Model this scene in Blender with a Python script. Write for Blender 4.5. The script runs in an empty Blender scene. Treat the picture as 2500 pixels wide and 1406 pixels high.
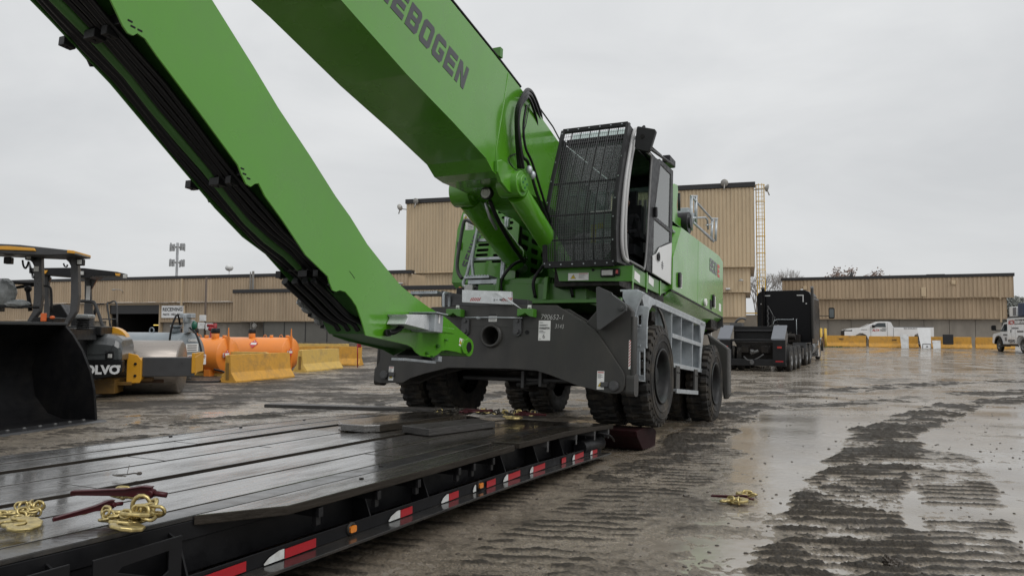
import bpy, bmesh, math, random
import numpy as np
from mathutils import Vector, Matrix, geometry
random.seed(7); rng = np.random.RandomState(11)
R = math.radians
S = bpy.context.scene
COL = S.collection
# ------------------------------------------------------------------ camera
FPX, CAMH = 1850.0, 1.6
PITCH, ROLL = math.atan(105 / FPX), R(0.3)
cp, sp = math.cos(PITCH), math.sin(PITCH)
FW = Vector((0, cp, sp)); _r = Vector((1, 0, 0)); _u = Vector((0, -sp, cp))
CR = _r * math.cos(ROLL) + _u * math.sin(ROLL)
CU = -_r * math.sin(ROLL) + _u * math.cos(ROLL)
CAM = Vector((0, 0, CAMH))
cd = bpy.data.cameras.new('camera'); cam = bpy.data.objects.new('camera', cd); COL.objects.link(cam)
cd.sensor_width = 36; cd.lens = FPX / 2500 * 36; cd.clip_start = 0.05; cd.clip_end = 3000
cam.matrix_world = Matrix(((CR.x, CU.x, -FW.x, CAM.x), (CR.y, CU.y, -FW.y, CAM.y), (CR.z, CU.z, -FW.z, CAM.z), (0, 0, 0, 1)))
S.camera = cam
# ------------------------------------------------------------------ sky and light
SUN_EL, SUN_AZ = R(48), R(128)
W = bpy.data.worlds.new('World'); S.world = W; W.use_nodes = True
nt = W.node_tree; nt.nodes.clear()
def N(nt, t, **k):
    n = nt.nodes.new(t)
    for a, b in k.items(): setattr(n, a, b)
    return n
sky = N(nt, 'ShaderNodeTexSky', sky_type='NISHITA', sun_disc=False)
sky.sun_elevation = SUN_EL; sky.sun_rotation = SUN_AZ
tc = N(nt, 'ShaderNodeTexCoord'); mp = N(nt, 'ShaderNodeMapping'); mp.inputs['Scale'].default_value = (1, 1, 2.6)
nz = N(nt, 'ShaderNodeTexNoise'); nz.inputs['Scale'].default_value = 2.3; nz.inputs['Detail'].default_value = 8; nz.inputs['Roughness'].default_value = .52; nz.inputs['Distortion'].default_value = .5
cr = N(nt, 'ShaderNodeValToRGB')
cr.color_ramp.elements[0].position = .34; cr.color_ramp.elements[0].color = (5.95, 6.08, 6.2, 1)
cr.color_ramp.elements[1].position = .66; cr.color_ramp.elements[1].color = (7.25, 7.35, 7.4, 1)
mx = N(nt, 'ShaderNodeMixRGB'); mx.inputs[0].default_value = .97
bg = N(nt, 'ShaderNodeBackground'); bg.inputs[1].default_value = .1
wo = N(nt, 'ShaderNodeOutputWorld')
L = nt.links.new
L(tc.outputs['Generated'], mp.inputs[0]); L(mp.outputs[0], nz.inputs['Vector']); L(nz.outputs[0], cr.inputs[0])
sx_ = N(nt, 'ShaderNodeSeparateXYZ'); L(tc.outputs['Generated'], sx_.inputs[0])        # overcast luminance rises smoothly towards the zenith
g1 = N(nt, 'ShaderNodeMath', operation='MAXIMUM'); g1.inputs[1].default_value = 0; L(sx_.outputs[2], g1.inputs[0])
g2 = N(nt, 'ShaderNodeMath', operation='MULTIPLY_ADD'); g2.inputs[1].default_value = .42; g2.inputs[2].default_value = .17; L(g1.outputs[0], g2.inputs[0])
g3 = N(nt, 'ShaderNodeMath', operation='MULTIPLY_ADD'); g3.inputs[2].default_value = 1.0; L(g1.outputs[0], g3.inputs[0]); L(g2.outputs[0], g3.inputs[1])
g4 = N(nt, 'ShaderNodeVectorMath', operation='SCALE'); L(cr.outputs[0], g4.inputs[0]); L(g3.outputs[0], g4.inputs['Scale'])
L(sky.outputs[0], mx.inputs[1]); L(g4.outputs[0], mx.inputs[2]); L(mx.outputs[0], bg.inputs[0]); L(bg.outputs[0], wo.inputs[0])
sl = bpy.data.lights.new('sun', 'SUN'); so = bpy.data.objects.new('sun', sl); COL.objects.link(so)
sl.energy = 1.25; sl.angle = R(40); sl.color = (1, .98, .95)
so.rotation_euler = (-Vector((math.sin(SUN_AZ) * math.cos(SUN_EL), math.cos(SUN_AZ) * math.cos(SUN_EL), math.sin(SUN_EL)))).to_track_quat('-Z', 'Y').to_euler()
S.view_settings.view_transform = 'Standard'; S.view_settings.look = 'None'
S.view_settings.exposure = 0; S.view_settings.gamma = 1; S.view_settings.use_curve_mapping = False
try:
    S.cycles.max_bounces = 6; S.cycles.diffuse_bounces = 2; S.cycles.glossy_bounces = 3; S.cycles.transmission_bounces = 4
except Exception: pass
# ------------------------------------------------------------------ materials
def mat(name, col, rough=.5, metal=0., var=.12, vs=2., bump=0., bs=30., coat=0., spec=.5, dirt=None, da=.5, ds=3., rvar=0., stretch=(1, 1, 1), emit=0., world=False):
    m = bpy.data.materials.new(name); m.use_nodes = True
    t = m.node_tree; b = t.nodes['Principled BSDF']; l = t.links.new
    b.inputs['Metallic'].default_value = metal; b.inputs['Roughness'].default_value = rough
    b.inputs['Specular IOR Level'].default_value = spec
    b.inputs['Coat Weight'].default_value = coat; b.inputs['Coat Roughness'].default_value = .08
    c = (*col, 1)
    tcn = N(t, 'ShaderNodeTexCoord'); mpn = N(t, 'ShaderNodeMapping'); mpn.inputs['Scale'].default_value = stretch
    l(N(t, 'ShaderNodeNewGeometry').outputs['Position'] if world else tcn.outputs['Object'], mpn.inputs[0])
    n1 = N(t, 'ShaderNodeTexNoise'); n1.inputs['Scale'].default_value = vs; n1.inputs['Detail'].default_value = 6; n1.inputs['Roughness'].default_value = .6
    l(mpn.outputs[0], n1.inputs['Vector'])
    mr = N(t, 'ShaderNodeMapRange'); mr.inputs[1].default_value = .25; mr.inputs[2].default_value = .75; mr.inputs[3].default_value = 1 - var; mr.inputs[4].default_value = 1 + var
    l(n1.outputs[0], mr.inputs[0])
    vm = N(t, 'ShaderNodeVectorMath', operation='SCALE'); vm.inputs[0].default_value = col; l(mr.outputs[0], vm.inputs['Scale'])
    out = vm.outputs[0]
    if world:      # each sheet weathered a little differently
        oi = N(t, 'ShaderNodeObjectInfo'); ro = N(t, 'ShaderNodeMapRange'); ro.inputs[3].default_value = .93; ro.inputs[4].default_value = 1.05; l(oi.outputs['Random'], ro.inputs[0])
        vo = N(t, 'ShaderNodeVectorMath', operation='SCALE'); l(out, vo.inputs[0]); l(ro.outputs[0], vo.inputs['Scale']); out = vo.outputs[0]
    if dirt:
        n2 = N(t, 'ShaderNodeTexNoise'); n2.inputs['Scale'].default_value = ds; n2.inputs['Detail'].default_value = 8; n2.inputs['Roughness'].default_value = .7
        l(mpn.outputs[0], n2.inputs['Vector'])
        r2 = N(t, 'ShaderNodeMapRange'); r2.inputs[1].default_value = .45; r2.inputs[2].default_value = .75; r2.inputs[3].default_value = 0; r2.inputs[4].default_value = da
        l(n2.outputs[0], r2.inputs[0])
        mm = N(t, 'ShaderNodeMixRGB'); l(r2.outputs[0], mm.inputs[0]); l(out, mm.inputs[1]); mm.inputs[2].default_value = (*dirt, 1); out = mm.outputs[0]
    l(out, b.inputs['Base Color'])
    if rvar:
        r3 = N(t, 'ShaderNodeMapRange'); r3.inputs[1].default_value = .3; r3.inputs[2].default_value = .7; r3.inputs[3].default_value = max(.02, rough - rvar); r3.inputs[4].default_value = min(1, rough + rvar)
        n3 = N(t, 'ShaderNodeTexNoise'); n3.inputs['Scale'].default_value = vs * 2.3; n3.inputs['Detail'].default_value = 5; l(mpn.outputs[0], n3.inputs['Vector'])
        l(n3.outputs[0], r3.inputs[0]); l(r3.outputs[0], b.inputs['Roughness'])
    if bump:
        n4 = N(t, 'ShaderNodeTexNoise'); n4.inputs['Scale'].default_value = bs; n4.inputs['Detail'].default_value = 5; l(mpn.outputs[0], n4.inputs['Vector'])
        bn = N(t, 'ShaderNodeBump'); bn.inputs['Strength'].default_value = bump; bn.inputs['Distance'].default_value = .02
        l(n4.outputs[0], bn.inputs['Height']); l(bn.outputs[0], b.inputs['Normal'])
        if coat: l(bn.outputs[0], b.inputs['Coat Normal'])
    if emit:
        b.inputs['Emission Color'].default_value = c; b.inputs['Emission Strength'].default_value = emit
    return m
def glassmat(name, tint, rough=.02, op=.35):
    m = bpy.data.materials.new(name); m.use_nodes = True; t = m.node_tree; t.nodes.clear(); l = t.links.new
    g = N(t, 'ShaderNodeBsdfGlossy'); g.inputs['Roughness'].default_value = rough; g.inputs[0].default_value = (1, 1, 1, 1)
    tr = N(t, 'ShaderNodeBsdfTransparent'); tr.inputs[0].default_value = (*tint, 1)
    fr = N(t, 'ShaderNodeFresnel'); fr.inputs[0].default_value = 1.5
    df = N(t, 'ShaderNodeBsdfDiffuse'); df.inputs[0].default_value = (tint[0] * .5, tint[1] * .5, tint[2] * .5, 1)
    m1 = N(t, 'ShaderNodeMixShader'); m1.inputs[0].default_value = op; l(tr.outputs[0], m1.inputs[1]); l(df.outputs[0], m1.inputs[2])
    m2 = N(t, 'ShaderNodeMixShader'); l(fr.outputs[0], m2.inputs[0]); l(m1.outputs[0], m2.inputs[1]); l(g.outputs[0], m2.inputs[2])
    o = N(t, 'ShaderNodeOutputMaterial'); l(m2.outputs[0], o.inputs[0]); return m
M = {}
M['green'] = mat('green_paint', (.076, .272, .012), .27, var=.06, vs=.6, coat=.62, dirt=(.085, .20, .045), da=.35, ds=1.6, rvar=.10, bump=.015, bs=60)
M['green2'] = mat('green_paint_shaded', (.044, .172, .010), .38, var=.08, vs=2, coat=.25, rvar=.08)  # same green paint, darkened so the colour carries the boom foot's occlusion
M['black'] = mat('black_paint', (.007, .007, .008), .45, var=.3, vs=4, rvar=.12, bump=.05, bs=40, spec=.22)
M['grime'] = mat('grimy_black', (.012, .010, .009), .55, spec=.25, var=.4, vs=6, rvar=.2, bump=.3, bs=25, dirt=(.06, .048, .036), da=.35, ds=4)
M['char'] = mat('charcoal_paint', (.033, .032, .030), .48, var=.10, vs=1.5, rvar=.1, bump=.06, bs=50, dirt=(.060, .055, .046), da=.5, ds=2.2, stretch=(2, 2, .7))
M['char2'] = mat('charcoal_paint_worn', (.052, .052, .054), .38, var=.15, vs=3, rvar=.12)
M['galv'] = mat('galvanised_steel', (.42, .45, .47), .42, metal=.55, var=.22, vs=7, rvar=.12, bump=.05, bs=30, dirt=(.25, .27, .28), da=.5, ds=9)
M['steelw'] = mat('bright_sheet_steel', (.62, .64, .65), .35, metal=.4, var=.12, vs=6, rvar=.15, dirt=(.4, .42, .42), da=.5, ds=10)
M['rubber'] = mat('tyre_rubber', (.020, .0195, .019), .68, spec=.3, var=.25, vs=5, rvar=.12, bump=.15, bs=60, dirt=(.10, .082, .060), da=.75, ds=3.2)
M['hose'] = mat('hydraulic_hose', (.006, .006, .007), .38, spec=.28, var=.2, vs=10)
M['white'] = mat('white_paint', (.78, .79, .80), .22, var=.03, vs=2, coat=.4, dirt=(.5, .48, .44), da=.3, ds=3)
M['dirtywhite'] = mat('dirty_white_panel', (.62, .63, .63), .4, var=.1, vs=3, dirt=(.22, .2, .18), da=.7, ds=4)
M['sticker'] = mat('white_sticker', (.72, .72, .70), .4, var=.05, vs=30)
M['ink'] = mat('black_ink', (.015, .015, .015), .5, var=.05)
M['greyink'] = mat('grey_ink', (.16, .16, .17), .5, var=.1, vs=40)
M['logo'] = mat('dark_grey_lettering', (.032, .034, .04), .35, var=.1, vs=3, coat=.2)
M['red'] = mat('red_sticker', (.42, .03, .025), .4, var=.1)
M['logored'] = mat('red_lettering', (.45, .05, .04), .4, var=.05)
M['maroon'] = mat('dark_red_paint', (.050, .005, .008), .4, var=.2, vs=8, rvar=.1, spec=.35)
M['rampred'] = mat('muddy_dark_red_steel', (.016, .002, .003), .7, spec=.2, var=.3, vs=6, dirt=(.02, .012, .01), da=.7, ds=5)
M['plankside'] = mat('wet_plank_edge', (.022, .018, .014), .7, spec=.18, var=.4, vs=2, bump=.4, bs=8, stretch=(6, .7, 6), dirt=(.05, .042, .033), da=.4, ds=3)
M['darkchain'] = mat('dark_greasy_chain', (.045, .04, .032), .35, metal=.6, var=.4, vs=20)
M['gold'] = mat('yellow_zinc_steel', (.52, .42, .19), .36, metal=.85, var=.25, vs=20, rvar=.12, dirt=(.12, .09, .05), da=.7, ds=30)
M['yellow'] = mat('yellow_machine_paint', (.62, .30, .02), .35, var=.06, vs=3, coat=.3)
M['sign_yellow'] = mat('warning_yellow', (.75, .55, .02), .4, var=.02)
M['reflw'] = mat('white_reflective_tape', (.58, .59, .58), .35, var=.08, vs=60, dirt=(.25, .22, .18), da=.6, ds=12)
M['reflr'] = mat('red_reflective_tape', (.34, .012, .018), .3, var=.12, vs=80)
M['amber'] = mat('amber_lens', (.65, .20, .02), .15, var=.2, vs=60, coat=.5)
M['orange'] = mat('orange_tank_paint', (.80, .25, .035), .38, var=.06, vs=2, coat=.2, dirt=(.5, .17, .05), da=.4, ds=2)
M['tankgrey'] = mat('grey_tank_paint', (.20, .23, .25), .35, var=.08, vs=2, coat=.2)
M['barrier'] = mat('yellow_painted_concrete', (.60, .31, .045), .7, var=.14, vs=2.5, bump=.35, bs=25, dirt=(.20, .13, .06), da=.8, ds=2.6)
M['barrier2'] = mat('faded_yellow_concrete', (.60, .40, .10), .72, var=.12, vs=3, bump=.4, bs=25, dirt=(.26, .19, .10), da=.8, ds=3)
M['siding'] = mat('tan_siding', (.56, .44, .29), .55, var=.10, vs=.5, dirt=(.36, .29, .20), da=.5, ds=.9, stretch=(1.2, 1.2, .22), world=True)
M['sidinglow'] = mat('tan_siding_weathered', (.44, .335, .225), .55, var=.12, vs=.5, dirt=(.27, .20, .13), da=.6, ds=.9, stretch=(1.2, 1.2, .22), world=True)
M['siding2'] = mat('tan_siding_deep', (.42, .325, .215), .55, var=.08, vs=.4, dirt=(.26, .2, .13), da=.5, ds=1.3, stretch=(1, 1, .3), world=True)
M['coping'] = mat('black_coping', (.018, .018, .02), .4, var=.1)
M['precast'] = mat('precast_concrete', (.27, .245, .21), .8, var=.14, vs=.8, bump=.2, bs=12, dirt=(.15, .13, .115), da=.6, ds=1.0, stretch=(1, 1, .5), world=True)
M['darkwall'] = mat('dark_ribbed_panel', (.13, .125, .11), .6, var=.1, vs=1)
M['interior'] = mat('dark_interior', (.015, .014, .013), .8)
M['roofgrey'] = mat('roof_grey', (.15, .15, .15), .7)
M['pipe'] = mat('galvanised_conduit', (.33, .32, .30), .5, metal=.3, var=.1)
M['lampglass'] = mat('lamp_glass', (.45, .45, .43), .15, var=.1, vs=20, coat=.4)
M['glow'] = mat('lit_tube', (1.0, .72, .18), .5, emit=1.1)
M['drum'] = mat('brushed_drum_steel', (.30, .27, .245), .33, metal=.6, var=.14, vs=3, rvar=.1, stretch=(.3, 3, 3), dirt=(.2, .17, .14), da=.5, ds=3)
M['rust'] = mat('rusty_brown', (.10, .05, .025), .7, var=.3, vs=6, dirt=(.03, .02, .015), da=.6)
M['plastic'] = mat('milky_plastic_wrap', (.22, .23, .23), .25, var=.3, vs=8, bump=.5, bs=15, rvar=.1)
M['blue'] = mat('blue_plastic', (.03, .09, .30), .35)
M['orangep'] = mat('orange_plastic', (.65, .13, .03), .4)
M['redp'] = mat('red_paint', (.26, .012, .016), .4)
M['greenp'] = mat('dark_green_enamel', (.01, .10, .06), .3)
M['cloth'] = mat('dark_cloth', (.02, .02, .024), .85, var=.2, vs=12, bump=.3, bs=60)
M['skin'] = mat('skin', (.36, .19, .13), .5, var=.08)
M['glass'] = glassmat('cab_glass', (.55, .66, .62), .02, .22)
M['dglass'] = mat('dark_window_glass', (.02, .03, .035), .06, var=.1, spec=.8)
M['mirror'] = mat('mirror_glass', (.20, .22, .23), .25, metal=.5)
M['chrome'] = mat('polished_aluminium', (.6, .61, .62), .2, metal=.9, var=.1)
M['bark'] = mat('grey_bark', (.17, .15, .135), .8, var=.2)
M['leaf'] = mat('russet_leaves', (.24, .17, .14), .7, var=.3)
M['leaf2'] = mat('hazed_green_leaves', (.25, .26, .24), .8, var=.3)  # leaves paled to grey: distance haze is mixed into the colour
M['grass'] = mat('weed_green', (.06, .09, .03), .7, var=.3)
M['clod'] = mat('wet_mud_clod', (.055, .044, .034), .42, var=.3, vs=9, bump=.6, bs=40)

def plankmat():
    m = mat('wet_timber', (.028, .024, .019), .22, var=.45, vs=1.8, bump=.34, bs=6, stretch=(9, .45, 9), rvar=.16, dirt=(.055, .045, .032), da=.6, ds=1.5, spec=.62)
    b_ = m.node_tree.nodes['Principled BSDF']; b_.inputs['Coat IOR'].default_value = 2.0
    t = m.node_tree; l = t.links.new; tcn = N(t, 'ShaderNodeTexCoord'); mpn = N(t, 'ShaderNodeMapping'); mpn.inputs['Scale'].default_value = (2.6, .55, 2.6); l(tcn.outputs['Object'], mpn.inputs[0])
    nn = N(t, 'ShaderNodeTexNoise'); nn.inputs['Scale'].default_value = 1.3; nn.inputs['Detail'].default_value = 8; nn.inputs['Roughness'].default_value = .65; l(mpn.outputs[0], nn.inputs['Vector'])
    for nm, a, b2, c, d in (('Coat Weight', .36, .52, .35, 1.), ('Coat Roughness', .4, .7, .16, .05)):       # water stands on the boards in long patches
        r_ = N(t, 'ShaderNodeMapRange'); r_.inputs[1].default_value = a; r_.inputs[2].default_value = b2; r_.inputs[3].default_value = c; r_.inputs[4].default_value = d; l(nn.outputs[0], r_.inputs[0]); l(r_.outputs[0], b_.inputs[nm])
    return m
M['plank'] = plankmat()
M['wetsteel'] = mat('wet_black_steel', (.02, .02, .02), .16, var=.3, vs=3, rvar=.1, bump=.12, bs=12, dirt=(.075, .06, .045), da=.6, ds=2.2, spec=.6)
M['black2'] = mat('black_steel_worn', (.011, .011, .012), .42, var=.3, vs=5, rvar=.1, spec=.28)
M['galvdark'] = mat('dull_bracket_steel', (.10, .10, .10), .4, metal=.3)
M['rimdark'] = mat('dark_grey_rim', (.014, .014, .015), .5, spec=.3, var=.1, vs=4, dirt=(.06, .08, .07), da=.4, ds=4)
M['wire'] = mat('guard_wire', (.10, .10, .105), .4, metal=.3, var=.1)
M['railgrey'] = mat('grey_rail_paint', (.42, .42, .42), .3, var=.05)
M['sealgrey'] = mat('grey_seal', (.16, .16, .16), .45)
M['lightgrey'] = mat('light_grey_paint', (.58, .58, .57), .3, var=.03, coat=.3)
M['paper'] = mat('paper', (.6, .62, .6), .6)
M['redlens'] = mat('red_lens', (.35, .02, .015), .15, coat=.4)
M['greenshade'] = mat('green_paint_underside_shade', (.04, .13, .025), .5, var=.2)  # green paint with the stick's underside shade put into the colour
M['chalk'] = mat('chalk_writing', (.5, .5, .48), .8)
M['glasspale'] = glassmat('pale_door_glass', (.80, .86, .84), .03, .35)
M['yellowladder'] = mat('yellow_safety_paint', (.62, .40, .06), .5, var=.1, vs=3)
M['farsteel'] = mat('distant_grey_steel', (.30, .31, .32), .6)
M['pipebrown'] = mat('brown_pole', (.09, .065, .05), .6)
M['barrierdark'] = mat('barrier_slot', (.22, .13, .03), .8)
M['hazred'] = mat('hazard_red', (.55, .05, .05), .4)
M['yellow_dirt_shade'] = mat('dirty_shaded_yellow_paint', (.16, .085, .015), .5, dirt=(.08, .05, .03), da=.7, ds=6)  # base darkened to hold the lower frame's shadow, real dirt mixed over it
M['hoodgrey'] = mat('hood_grey_paint', (.055, .060, .062), .30, var=.05, coat=.4, rvar=.05)
M['bucket'] = mat('black_bucket_paint', (.006, .006, .007), .5, dirt=(.022, .020, .018), da=.6, ds=2.5, spec=.2, var=.2, vs=3, rvar=.1, bump=.05, bs=20)
M['bucketedge'] = mat('bucket_edge_steel', (.03, .03, .032), .3, var=.2, vs=8)
M['ramp'] = mat('grey_ramp_plate', (.14, .15, .17), .3, var=.1)
M['glossblack'] = mat('black_truck_paint', (.004, .004, .005), .35, spec=.2, rvar=.08, var=.1)
M['fendergrey'] = mat('dark_grey_fender', (.03, .035, .035), .2, coat=.6)
M['bluedark'] = mat('dark_blue_box', (.03, .05, .10), .4)
M['barkfar'] = mat('hazed_bark', (.24, .22, .205), .8, var=.1)  # paler bark, air haze painted into the base colour
M['rimgrey'] = mat('dull_aluminium_rim', (.17, .17, .17), .4, metal=.5, var=.15, dirt=(.08, .07, .06), da=.6, ds=8)
M['timber'] = mat('rough_wet_timber', (.035, .032, .029), .38, var=.4, vs=2, bump=.4, bs=8, stretch=(6, .7, 6), rvar=.15)

# ------------------------------------------------------------------ helpers
def tag(o, label=None, cat=None, group=None, kind=None):
    if label: o['label'] = label
    if cat: o['category'] = cat
    if group: o['group'] = group
    if kind: o['kind'] = kind
    return o
def empty(name, mtx):
    o = bpy.data.objects.new(name, None); o.empty_display_size = .3; COL.objects.link(o); o.matrix_world = mtx; return o
def frame(x, y, deg, z=0.):            # local axes: x right, y forward, z up, heading clockwise from +Y
    a = R(deg); c, s = math.cos(a), math.sin(a)
    return Matrix(((c, s, 0, x), (-s, c, 0, y), (0, 0, 1, z), (0, 0, 0, 1)))
def thing(name, label, cat, mtx, group=None):
    return tag(empty(name, mtx), label, cat, group)
def ray(px, py): return FW + CR * ((px - 1250) / FPX) - CU * ((py - 703) / FPX)
AX = {'x': 0, 'y': 1, 'z': 2}
def P(mtx, px, py, axis, val):         # the point of a local plane seen at a picture position
    inv = mtx.inverted(); c = inv @ CAM; d = (inv.to_3x3() @ ray(px, py)); i = AX[axis]
    return c + d * ((val - c[i]) / d[i])
class MB:
    def __init__(s, off=(0, 0, 0)): s.v = []; s.f = []; s.m = []; s.off = Vector(off); s.sm = []
    def add(s, vs, fs, mi=0, smooth=False):
        n = len(s.v); s.v += [Vector(p) for p in vs]; s.f += [tuple(i + n for i in f) for f in fs]; s.m += [mi] * len(fs); s.sm += [smooth] * len(fs); return s
    def box(s, x0, x1, y0, y1, z0, z1, mi=0, mtx=None):
        vs = [Vector((x, y, z)) for x in (x0, x1) for y in (y0, y1) for z in (z0, z1)]
        if mtx: vs = [mtx @ v for v in vs]
        return s.add(vs, [(0, 1, 3, 2), (4, 6, 7, 5), (0, 4, 5, 1), (2, 3, 7, 6), (0, 2, 6, 4), (1, 5, 7, 3)], mi)
    def prism(s, poly, axis, a0, a1, mi=0, holes=(), mtx=None):
        loops = [list(poly)] + [list(h) for h in holes]
        def mk(p, a):
            v = Vector({'x': (a, p[0], p[1]), 'y': (p[0], a, p[1]), 'z': (p[0], p[1], a)}[axis]); return mtx @ v if mtx else v
        flat = [p for lp in loops for p in lp]; n = len(flat)
        tri = geometry.tessellate_polygon([[Vector((p[0], p[1], 0)) for p in lp] for lp in loops])
        vs = [mk(p, a0) for p in flat] + [mk(p, a1) for p in flat]
        fs = [tuple(t) for t in tri] + [tuple(i + n for i in t[::-1]) for t in tri]
        k = 0
        for lp in loops:
            m = len(lp)
            for i in range(m): j = (i + 1) % m; fs.append((k + i, k + j, k + j + n, k + i + n))
            k += m
        return s.add(vs, fs, mi)
    def tube(s, pts, r, n=8, mi=0, cap=True):
        pts = [Vector(p) for p in pts]; m = len(pts); rs = r if isinstance(r, (list, tuple)) else [r] * m
        vs = []; up = Vector((0, 0, 1)); prev = None
        for i, p in enumerate(pts):
            t = (pts[min(i + 1, m - 1)] - pts[max(i - 1, 0)]).normalized()
            if prev is None:
                a = up.cross(t)
                if a.length < .1: a = Vector((1, 0, 0)).cross(t)
            else:
                a = prev - t * prev.dot(t)
            a.normalize(); prev = a; b = t.cross(a)
            for k in range(n):
                q = 2 * math.pi * k / n; vs.append(p + (a * math.cos(q) + b * math.sin(q)) * rs[i])
        fs = [(i * n + k, i * n + (k + 1) % n, (i + 1) * n + (k + 1) % n, (i + 1) * n + k) for i in range(m - 1) for k in range(n)]
        s.add(vs, fs, mi, True)
        if cap: n0 = len(s.v) - len(vs); s.f += [tuple(n0 + k for k in range(n))[::-1], tuple(n0 + (m - 1) * n + k for k in range(n))]; s.m += [mi] * 2; s.sm += [False] * 2
        return s
    def ring(s, pts, r, n=8, mi=0):    # closed tube
        pts = [Vector(p) for p in pts]; m = len(pts); vs = []
        cen = sum(pts, Vector()) / m; nor = (pts[0] - cen).cross(pts[m // 4] - cen).normalized()
        for i, p in enumerate(pts):
            t = (pts[(i + 1) % m] - pts[i - 1]).normalized(); b = t.cross(nor).normalized(); c = b.cross(t)
            for k in range(n): q = 2 * math.pi * k / n; vs.append(p + (b * math.cos(q) + c * math.sin(q)) * r)
        fs = [(i * n + k, i * n + (k + 1) % n, ((i + 1) % m) * n + (k + 1) % n, ((i + 1) % m) * n + k) for i in range(m) for k in range(n)]
        return s.add(vs, fs, mi, True)
    def lathe(s, prof, axis='x', n=32, c=(0, 0, 0), mi=0, mod=None, smooth=True):   # prof (along, radius)
        vs = []; m = len(prof); c = Vector(c)
        for k in range(n):
            q = 2 * math.pi * k / n
            for j, (a, r) in enumerate(prof):
                if mod: r = mod(j, k, r)
                p = {'x': (a, r * math.cos(q), r * math.sin(q)), 'y': (r * math.cos(q), a, r * math.sin(q)), 'z': (r * math.cos(q), r * math.sin(q), a)}[axis]
                vs.append(c + Vector(p))
        fs = [(k * m + j, ((k + 1) % n) * m + j, ((k + 1) % n) * m + j + 1, k * m + j + 1) for k in range(n) for j in range(m - 1)]
        s.add(vs, fs, mi, smooth); return s
    def cyl(s, c0, c1, r, n=24, mi=0, r1=None): return s.tube([c0, c1], [r, r if r1 is None else r1], n, mi)
    def sphere(s, c, r, n=10, mi=0, sc=(1, 1, 1), jit=0):
        c = Vector(c); vs = []
        for i in range(1, n):
            a = math.pi * i / n
            for k in range(n * 2):
                q = math.pi * k / n; rr = r * (1 + random.uniform(-jit, jit))
                vs.append(c + Vector((rr * math.sin(a) * math.cos(q) * sc[0], rr * math.sin(a) * math.sin(q) * sc[1], rr * math.cos(a) * sc[2])))
        m = n * 2; vs += [c + Vector((0, 0, r * sc[2])), c - Vector((0, 0, r * sc[2]))]; t = len(vs)
        fs = [(i * m + k, (i + 1) * m + k, (i + 1) * m + (k + 1) % m, i * m + (k + 1) % m) for i in range(n - 2) for k in range(m)]
        fs += [(t - 2, k, (k + 1) % m) for k in range(m)] + [(t - 1, (n - 2) * m + (k + 1) % m, (n - 2) * m + k) for k in range(m)]
        return s.add(vs, fs, mi, not jit)
    def mesh(s, name, mats):
        me = bpy.data.meshes.new(name)
        me.from_pydata([tuple(v + s.off) for v in s.v], [], s.f)
        for m in (mats if isinstance(mats, (list, tuple)) else [mats]): me.materials.append(M[m] if isinstance(m, str) else m)
        me.polygons.foreach_set('material_index', s.m); me.polygons.foreach_set('use_smooth', s.sm)
        bm = bmesh.new(); bm.from_mesh(me); bmesh.ops.recalc_face_normals(bm, faces=bm.faces); bm.to_mesh(me); bm.free(); me.update(); return me
    def build(s, name, mats, parent=None, bevel=0., mtx=None, seg=2):
        o = bpy.data.objects.new(name, s.mesh(name, mats)); COL.objects.link(o)
        if parent is not None: o.parent = parent
        if mtx is not None: o.matrix_local = mtx
        if bevel:
            b = o.modifiers.new('bevel', 'BEVEL'); b.width = bevel; b.segments = seg; b.limit_method = 'ANGLE'; b.angle_limit = R(35)
            b.harden_normals = False
        return o
def inst(o, parent, mtx, name=None):
    c = o.copy(); COL.objects.link(c); c.parent = parent; c.matrix_local = mtx
    if name: c.name = name
    return c
def copy_tree(o, parent=None, depth=0):
    c = o.copy(); COL.objects.link(c); c.parent = parent
    for ch in list(o.children): copy_tree(ch, c, depth + 1)
    return c
def arc(cx, cy, r, a0, a1, n=8): return [(cx + r * math.cos(R(a0 + (a1 - a0) * i / n)), cy + r * math.sin(R(a0 + (a1 - a0) * i / n))) for i in range(n + 1)]
def circ(cx, cy, r, n=24): return arc(cx, cy, r, 0, 360 - 360 / n, n - 1)
def rrect(x0, x1, y0, y1, r, n=4):
    return arc(x1 - r, y1 - r, r, 0, 90, n) + arc(x0 + r, y1 - r, r, 90, 180, n) + arc(x0 + r, y0 + r, r, 180, 270, n) + arc(x1 - r, y0 + r, r, 270, 360, n)
def bez(pts, n=8):                     # Catmull-Rom through the points
    p = [Vector(q) for q in pts]; p = [p[0] * 2 - p[1]] + p + [p[-1] * 2 - p[-2]]; out = []
    for i in range(1, len(p) - 2):
        for k in range(n):
            t = k / n; a, b, c, d = p[i - 1:i + 3]
            out.append(.5 * ((2 * b) + (c - a) * t + (2 * a - 5 * b + 4 * c - d) * t * t + (3 * b - a - 3 * c + d) * t ** 3))
    return out + [p[-2]]
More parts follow.
